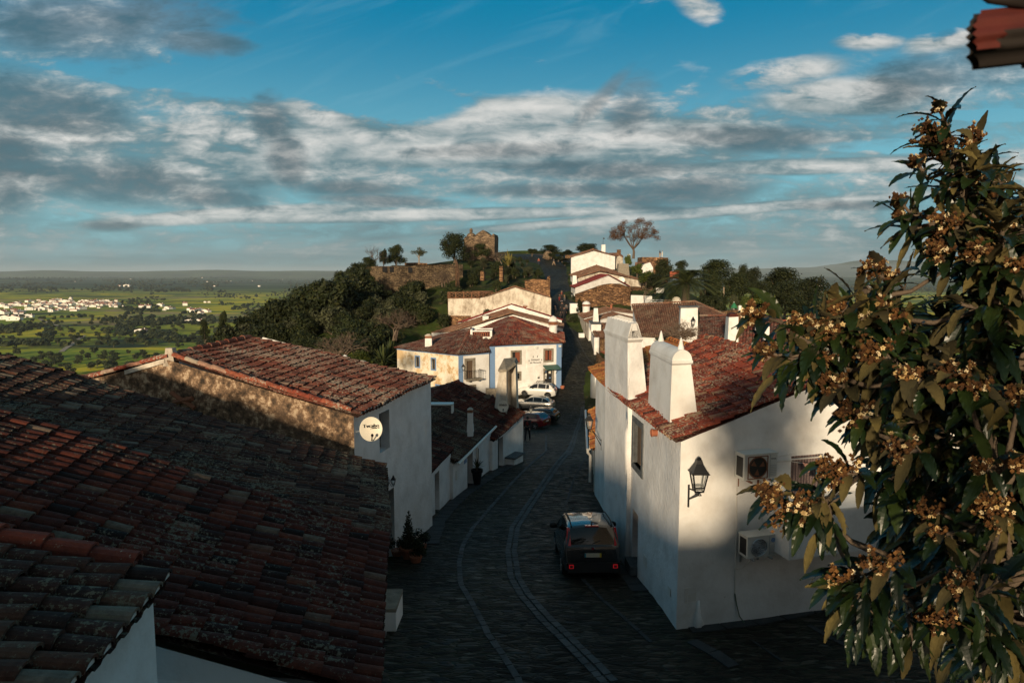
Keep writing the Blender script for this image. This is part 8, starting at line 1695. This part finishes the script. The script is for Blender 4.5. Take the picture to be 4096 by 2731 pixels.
person('person in dark top and beige trousers striding uphill near the hedges',pp('B',662,394),1.68,-60,'cl_grey','cl_beige',stride=.4,bag='cl_dark')
person('tall adult in an orange and white safety vest between two children',pp('B',815,1096),1.95,180,'cl_dark','cl_dark',vest='cl_orange',shoe='shoe_white')
person('child in a dark jacket and red trousers left of the adult in the vest',pp('B',772,1092),1.22,180,'cl_dark','cl_red')
person('child in a yellow and white vest right of the adult in the vest',pp('B',874,1100),1.25,170,'cl_dark','cl_grey',vest='cl_yellow')
person('person in a long black hooded coat walking in the shaded street',pp('B',822,1345),2.0,175,'cl_dark','cl_dark',coat=True)
person('child in a dark coat and pale scarf at the left of the shaded group',pp('B',685,1340),1.42,180,'cl_dark','cl_dark',vest='cl_grey')
person('dark-clothed person carrying bags at the front right of the shaded group',pp('B',862,1432),1.85,200,'cl_dark','cl_dark',coat=True,bag='cl_dark')
person('small dark-clothed child at the front of the shaded group',pp('B',795,1440),1.2,180,'cl_dark','cl_dark')
person('person in dark grey at the back right of the shaded group',pp('B',905,1330),1.5,180,'cl_grey','cl_dark')
c=pp('Z',455,1100); person('person in a dark red jacket at the cottage corner by the red car',c+Vector((-.1,0,0)),1.75,165,'cl_dark','cl_dark',stride=.3,vest='cl_red',arm=.05)
a=Q('A',2000,345,166); person('person in a dark top on the lookout platform, left of a pair',a+Vector((0,2.0,-.05)),1.8,-80,'cl_dark','cl_beige',stride=.05)
a=Q('A',2043,347,166); person('person in white on the lookout platform, right of a pair',a+Vector((0,2.0,-.05)),1.7,90,'cl_white','cl_white',hair='hair_light',stride=.05)
lc=W((2000+482/3.92)/4,(1480+612/3.92)/4,41.5); lantern('street_lantern','black street lantern silhouetted against the red car at the cottage corner',lc,.50,(W(522,0,41.5).x-.25,41.2,lc.z-.1)) if False else None
lc=W((2000+482/3.92)/4,(1480+615/3.92)/4,37.3); lantern('street_lantern','black street lantern silhouetted against the parked cars at the cottage corner',lc,.47,(W(523,0,36.9).x-.25,36.6,lc.z-.45))
# ================================================================ LOQUAT TREE IN THE RIGHT FOREGROUND
m,nt,b=newmat('loquat_leaf'); L=nt.links.new; b.inputs['Roughness'].default_value=.38; b.inputs['Specular IOR Level'].default_value=.45
at=N(nt,'ShaderNodeAttribute',attribute_name='rnd'); cr=N(nt,'ShaderNodeValToRGB'); L(at.outputs['Fac'],cr.inputs[0]); els=cr.color_ramp.elements; els.new(.6)
for e,(p,c) in zip(els,[(0,(0.004,0.010,0.004)),(0.6,(0.009,0.020,0.006)),(1,(0.022,0.036,0.008))]): e.position=p; e.color=c+(1,)
g=N(nt,'ShaderNodeNewGeometry'); cb=N(nt,'ShaderNodeValToRGB'); L(at.outputs['Fac'],cb.inputs[0]); cb.color_ramp.elements[0].color=(0.026,0.022,0.008,1); cb.color_ramp.elements[1].color=(0.11,0.085,0.022,1)
nz_=N(nt,'ShaderNodeTexNoise'); nz_.inputs['Scale'].default_value=26; nz_.inputs['Detail'].default_value=6; tc=N(nt,'ShaderNodeTexCoord'); L(tc.outputs['Object'],nz_.inputs[0])
mx=N(nt,'ShaderNodeMix',data_type='RGBA'); L(g.outputs['Backfacing'],mx.inputs[0]); L(cr.outputs[0],mx.inputs[6]); L(cb.outputs[0],mx.inputs[7]); mr=N(nt,'ShaderNodeMapRange'); mr.inputs[3].default_value=.6; mr.inputs[4].default_value=1.4; L(nz_.outputs[0],mr.inputs[0])
hs=N(nt,'ShaderNodeHueSaturation'); L(mr.outputs[0],hs.inputs['Value']); L(mx.outputs[2],hs.inputs['Color']); L(hs.outputs[0],b.inputs['Base Color']); r_=N(nt,'ShaderNodeMapRange'); r_.inputs[3].default_value=.36; r_.inputs[4].default_value=.9; L(g.outputs['Backfacing'],r_.inputs[0]); L(r_.outputs[0],b.inputs['Roughness'])
bp=N(nt,'ShaderNodeBump'); bp.inputs['Strength'].default_value=.5; bp.inputs['Distance'].default_value=.004; L(nz_.outputs[0],bp.inputs['Height']); L(bp.outputs[0],b.inputs['Normal'])
leafmat('bud',(0.03,0.013,0.006),(0.08,0.035,0.011),(0.16,0.075,0.022),rough=.95); leafmat('petal',(0.30,0.19,0.07),(0.5,0.37,0.17),(0.68,0.58,0.38),rough=.7)
def leaf(mb,base,d,up,Ln,w,droop,rg,mat=0,fold=.25):
    d=d.normalized(); s=d.cross(up).normalized(); u=s.cross(d).normalized(); n=12; vs=[]; rd=rg.random(); tw=rg.uniform(-.35,.35); cv=rg.uniform(-.12,.12)
    pos=base.copy(); dr=d.copy(); 
    for i in range(n+1):
        t=i/n; ww=w*.5*(math.sin(math.pi*min(1,(t*.93+.04))**.85)**.8 if t<1 else .03); a=s*math.cos(tw*t)+u*math.sin(tw*t); uu=a.cross(dr).normalized()
        se=1.06 if i%2 else .94; rip=.03*w*math.sin(i*1.3+rd*9)+(.035*w if i%2 else -.035*w)
        vs+= [pos-a*ww*se+uu*(fold*ww+rip),pos-a*ww*.5+uu*(fold*.28*ww),pos+Vector((0,0,0)),pos+a*ww*.5+uu*(fold*.28*ww),pos+a*ww*se+uu*(fold*ww-rip)]
        dr=(dr+Vector((0,0,-1))*droop*(1.2/n)+s*cv/n*2).normalized(); pos=pos+dr*(Ln/n)
    F4=[(i*5+k,i*5+k+1,(i+1)*5+k+1,(i+1)*5+k) for i in range(n) for k in range(4)]
    if rg.random()<.24: F4=[f[::-1] for f in F4]
    mb.add(vs,F4,mat,rd)
def octa(mb,c,r,mat,rd,rg):
    v=[c+Vector(p)*r*rg.uniform(.75,1.25) for p in ((1,0,0),(0,1,0),(-1,0,0),(0,-1,0),(0,0,1),(0,0,-1))]; mb.add(v,[(0,1,4),(1,2,4),(2,3,4),(3,0,4),(1,0,5),(2,1,5),(3,2,5),(0,3,5)],mat,rd)
def panicle(c,d,size,rg,parent,openf=.35):
    mb=MB(); d=d.normalized(); s=d.cross(Vector((.1,.2,1))).normalized(); u=s.cross(d); nb=rg.randint(6,9)
    mb.tube([c-d*size*.6,c+d*size*.9],[.007,.004],5,0,.3)
    for i in range(nb):
        a=2.4*i; t=i/nb; bd=(s*math.cos(a)+u*math.sin(a)+d*(.35+.5*t)).normalized(); l=size*(.95-.55*t); p0=c+d*size*(-.35+1.15*t); mb.tube([p0,p0+bd*l],[.005,.003],4,0,.3,cap=False); k=int(12+l*150)
        for j in range(k):
            f=rg.uniform(.35,1.05); p=p0+bd*l*f+Vector((rg.gauss(0,1),rg.gauss(0,1),rg.gauss(0,1)))*size*.115
            if rg.random()<openf*(.5+f*.6):
                nrm=(bd+Vector((rg.gauss(0,.5),rg.gauss(0,.5)-.4,rg.gauss(0,.5)))).normalized(); a1=nrm.cross(Vector((.3,.1,1))).normalized(); a2=nrm.cross(a1); r=rg.uniform(.0075,.0115); rd=rg.random()
                for q_ in range(5):
                    an=2*math.pi*q_/5; e=a1*math.cos(an)+a2*math.sin(an); f_=a1*math.cos(an+1.57)+a2*math.sin(an+1.57); mb.add([p,p+e*r*.6+f_*r*.42+nrm*r*.15,p+e*r*1.15+nrm*r*.35,p+e*r*.6-f_*r*.42+nrm*r*.15],[(0,1,2,3)],1,rd)
                octa(mb,p,.0035,0,.9,rg)
            else: octa(mb,p,rg.uniform(.006,.0105),0,min(1,max(0,rg.gauss(.5,.25))),rg)
    o=mb.build('flower_cluster',[MAT['bud'],MAT['petal']],parent); return o
lq=thing('loquat_tree','large flowering loquat tree with long leathery leaves filling the right foreground','tree',tuple(W(985,700,3.5)+Vector((0,0,-1.2))))
rg=random.Random(12); lf=MB(); wood=MB()
ax0=W(985,760,3.6); limbs=[[W(1000,900,3.7),ax0,W(975,560,3.55),W(985,420,3.5),W(975,300,3.4),W(966,220,3.3),W(957,150,3.25)],[W(975,560,3.55),W(915,480,3.3),W(858,420,3.15),W(830,395,3.05),W(805,345,2.95)],[W(978,600,3.5),W(900,560,3.2),W(850,540,3.05),W(812,505,2.95)],
       [W(975,520,3.6),W(1010,400,3.3),W(1040,300,3.1)],[W(985,660,3.4),W(935,610,3.0),W(880,585,2.9)],[W(985,420,3.5),W(930,350,3.3),W(880,310,3.2),W(865,285,3.15)],[W(985,620,3.3),W(1010,560,2.8),W(1000,480,2.7)],[W(975,560,3.5),W(900,440,3.3),W(860,400,3.2)]]
for k,l in enumerate(limbs):
    n=len(l); r0=[.055,.028,.024,.03,.024,.024,.02,.02][k]; wood.tube(l,[r0*(1-.7*i/(n-1)) for i in range(n)],7)
samples=[(a.lerp(b,j/6)) for l in limbs for a,b in zip(l,l[1:]) for j in range(7)]
def rosette(c,d,n,Lr,fl,rg,droop=.9,size=.075,openf=.35):
    b=min(samples,key=lambda s:(s-c).length); base=c-d.normalized()*.10; mid=(b+base)/2+Vector((0,0,-.04))
    if (b-base).length<1.1 and c.y>2: wood.tube([b,mid,base,c],[.013,.011,.009,.007],5,0,rg.random())
    s=d.cross(Vector((.2,.1,1))).normalized(); u=s.cross(d).normalized(); a0=rg.uniform(0,6.28)
    for i in range(n):
        a=a0+2.4*i; t=i/n; e=.15+.9*(1-t)+rg.uniform(-.15,.25); dd=(d*math.cos(e)+(s*math.cos(a)+u*math.sin(a))*math.sin(e)).normalized(); Ln=rg.uniform(*Lr); st=c-d*(.13*(1-t))
        mb_w=Ln*rg.uniform(.23,.31); wood.tube([st,st+dd*.03],.004,4,0,.5,cap=False); leaf(lf,st+dd*.02,dd,(d*.6+Vector((0,0,1))).normalized(),Ln,mb_w,droop*rg.uniform(.5,1.4),rg)
    if fl: panicle(c+d*.03,(d+Vector((0,0,.3))).normalized(),size*rg.uniform(.85,1.15),rg,lq,openf)
T_=[('T',640,250,3.2,.035),('T',540,520,3.2,.085),('T',650,640,3.2,.08),('T',950,560,3.25,.06),('T',270,1130,3.2,.045),('T',260,1270,3.25,.035),('T',700,1390,3.1,.09),('T',1200,1400,3.1,.085),('T',980,930,3.3,.045),('T',1120,1100,3.3,.05),('T',430,760,3.2,.045),
 ('R',1090,200,3.2,.07),('R',1230,250,3.25,.055),('R',780,520,3.0,.05),('R',110,570,2.9,.07),('R',600,680,2.95,.07),('R',740,730,2.95,.065),('R',200,890,2.9,.07),('R',470,640,2.95,.05),('R',710,960,2.9,.05),('R',1130,900,2.8,.08),('R',760,1160,2.85,.085),('R',1390,1100,2.7,.06),('R',1780,1100,2.7,.085),('R',1960,1210,2.7,.08),('R',2290,1260,2.65,.07),('R',960,1430,2.8,.085),('R',1290,620,3.1,.06),('R',1310,700,3.1,.05),('R',1960,70,3.0,.08),('R',2270,190,2.9,.07),('R',2100,290,3.1,.045),('R',1000,600,3.05,.05),('R',1170,500,3.1,.05),('R',1900,1150,2.9,.05),('R',1650,60,3.1,.08),
 ('S',250,480,2.8,.11),('S',150,410,2.8,.06),('S',370,520,2.8,.07),('S',590,290,2.75,.10),('S',520,260,2.8,.07),('S',950,150,2.6,.07),('S',1410,250,2.6,.055),('S',1480,510,2.6,.085),('S',1530,590,2.65,.06),('S',830,850,2.55,.09),('S',1290,950,2.45,.07),('S',1170,1180,2.7,.09),('S',580,930,2.75,.08),('S',1160,660,2.7,.04),('S',1110,530,2.9,.08),('S',1640,230,2.6,.07),('S',1130,1150,3.0,.05)]
cenT=W(985,420,3.9)
for z_,X,Y,D,sz in T_:
    c=Q(z_,X,Y,D); out=(c-cenT); out.y=out.y*.5-.25; out.z=abs(out.z)*.3+.25; out=out.normalized(); rosette(c,out,rg.randint(6,10),(.12,.21),True,rg,size=sz,droop=.95,openf=.2)
poly=[(838,325),(880,312),(925,322),(945,275),(948,205),(960,160),(990,172),(1120,230),(1230,300),(1230,700),(925,645),(890,618),(880,570),(898,530),(880,480),(862,435),(845,388),(815,352)]
def inside(x,y):
    r=False; n=len(poly)
    for i in range(n):
        (x0,y0),(x1,y1)=poly[i],poly[(i+1)%n]
        if (y0>y)!=(y1>y) and x<(x1-x0)*(y-y0)/(y1-y0)+x0: r=not r
    return r
k=0
while k<540:
    x,y=rg.uniform(765,1230),rg.uniform(130,665)
    if not inside(x,y): continue
    if x<860 and 375<y<440 and rg.random()<.6: continue
    if x<845 and y>430 and rg.random()<.8: continue
    D=rg.uniform(2.9,4.3); c=W(x,y,D); out=(c-cenT); out.y=out.y*.4-.15; out.z=out.z*.3+.2; out=(out.normalized()+Vector((rg.gauss(0,.4),rg.gauss(0,.4),rg.gauss(0,.3)))).normalized(); rosette(c,out,rg.randint(9,13),(.14,.24),False,rg,droop=rg.uniform(.6,1.3)); k+=1
k=0
while k<85:  # unseen rosettes toward the sun, added to keep the visible leaves in shade
    y=rg.uniform(.35,1.35); x=rg.uniform(.75*y+.42,2.7); z=rg.uniform(-2.5,.25); c=Vector((x,y,z)); rosette(c,Vector((rg.gauss(.3,.4),rg.gauss(-.3,.4),.4)).normalized(),rg.randint(8,11),(.12,.19),False,rg,droop=1.0); k+=1
# hand placed outer rosettes giving the outline
for x,y,D,ox,oz in ((832,318,3.0,-.2,.9),(822,335,3.0,-.5,.5),(805,322,2.95,-.2,.9),(812,345,2.95,-.4,-.3),(790,335,2.95,-.6,.6),(782,350,2.9,-.8,.2),(845,345,3.0,-.2,.3),(825,360,3.0,-.2,-.7),(850,310,3.0,.1,.9),(772,362,2.9,-.7,-.3),(840,330,3.1,.2,.8),(856,325,3.1,0,.9),(868,305,3.1,-.3,.8),(832,605,2.75,-.7,-.4),(826,585,2.75,-.8,0),(842,632,2.75,-.4,-.8),(862,650,2.8,-.2,-.9),(905,662,2.8,0,-.9),(850,600,2.7,-.6,-.5),(858,575,2.8,-.8,.2),(1010,200,3.2,.6,.6),(1020,240,3.2,.7,.3),(1000,260,3.2,.5,-.3),(805,500,2.8,-.3,.8),(955,140,3.2,.2,.9),(965,165,3.2,.8,.4),(940,175,3.2,-.7,.2),(915,205,3.2,-.9,0),(985,180,3.25,.9,.3),(1000,215,3.2,.9,0),(900,222,3.25,-.8,-.3),(925,235,3.2,-.5,-.4),(868,285,3.1,-.2,.9),(885,272,3.1,.4,.8),(842,290,3.05,-.4,.8),(815,300,3.0,-.4,.9),(795,310,2.95,-.3,.9),(775,330,2.9,-.8,.4),(765,352,2.9,-.9,0),(758,372,2.9,-.7,-.5),(792,370,2.9,-.3,-.8),(805,305,3.0,.2,.9),(830,300,3.0,.1,.9),(785,515,2.8,-.6,-.4),(800,540,2.8,-.2,-.9),(815,528,2.8,.1,-.9),(778,505,2.8,-.9,.1),(838,615,2.7,-.8,-.3),(830,600,2.7,-.8,.2),(850,640,2.8,-.3,-.9),(880,650,2.8,.1,-.9),(925,640,2.8,0,-.9),(960,600,2.5,.2,-.9),(1005,590,2.4,.6,.6),(990,630,2.6,.3,-.8)):
    c=W(x,y,D); c2_=W(x+(985-x)*.10,y+(420-y)*.05,D); rosette(c2_,Vector((ox,-.25,oz)).normalized(),rg.randint(4,7),(.13,.22),False,rg,droop=.8)
lf.build('foliage',MAT['loquat_leaf'],lq,smooth=False); wood.build('branches',MAT['bark'],lq,smooth=True)
# ---------------------------------------------------------------- dark red curled leaf hanging close to the lens, top right
simple('dead_leaf_red',(0.07,0.008,0.004),.7,noise_amt=.4,nscale=30); simple('dead_leaf_dark',(0.01,0.006,0.004),.8)
t=thing('withered_leaf','dark red withered leaf hanging close in the top right corner, jagged on its left edge','leaf',tuple(W(1000,-20,.8))); mb=MB(); D0=.8; K=14; vs=[]; mats=[]
for i in range(K+1):
    y=9+57*i/K
    for j in range(9):
        f=j/8; x0=977+ (3.5 if i<2 else 0)-(4.5 if i in (4,6,8,11) else 0)+(2 if i>12 else 0); x=x0+f*62; p=W(x,y-f*7+(1 if i in(0,K) else 0),D0-.03*math.sin(i/K*math.pi)+.004*math.sin(i*1.7)+.01*f); vs.append(p)
n=9; fs=[(i*n+j,i*n+j+1,(i+1)*n+j+1,(i+1)*n+j) for i in range(K) for j in range(8)]
mb.add(vs,[f for f in fs if f[0]//n< K*.66-(f[0]%n)*.55+1.5*math.sin(f[0]%n)],0); mb.add(vs,[f for f in fs if not f[0]//n< K*.66-(f[0]%n)*.55+1.5*math.sin(f[0]%n)],1); mb.add([v+Vector((0,.012,0)) for v in vs],[f[::-1] for f in fs],1); mb.build('blade',[MAT['dead_leaf_red'],MAT['dead_leaf_dark']],t,smooth=True)
mb=MB(); mb.tube([W(1070,-60,.8),W(1034,-6,.8),W(1026,30,.81),W(1030,66,.82)],[.02,.014,.012,.008],7); mb.tube([W(974,-13,.8),W(990,-1,.8),W(1030,5,.8)],.005,6)
mb.build('twig',MAT['dead_leaf_dark'],t,smooth=True)

# ================================================================ DISTANCE HAZE
mb=MB(); mb.box((0,9000,-100),(60000,46000,640)); hz=mb.build('haze',[bpy.data.materials.new('haze')],None); tag(hz,kind='stuff'); hm=hz.data.materials[0]; hm.use_nodes=True; nt=hm.node_tree; nt.nodes.clear()
v=nt.nodes.new('ShaderNodeVolumePrincipled'); v.inputs['Color'].default_value=(0.80,0.92,1.0,1); v.inputs['Density'].default_value=3.2e-5; v.inputs['Anisotropy'].default_value=0.0; o=nt.nodes.new('ShaderNodeOutputMaterial'); nt.links.new(v.outputs[0],o.inputs['Volume'])
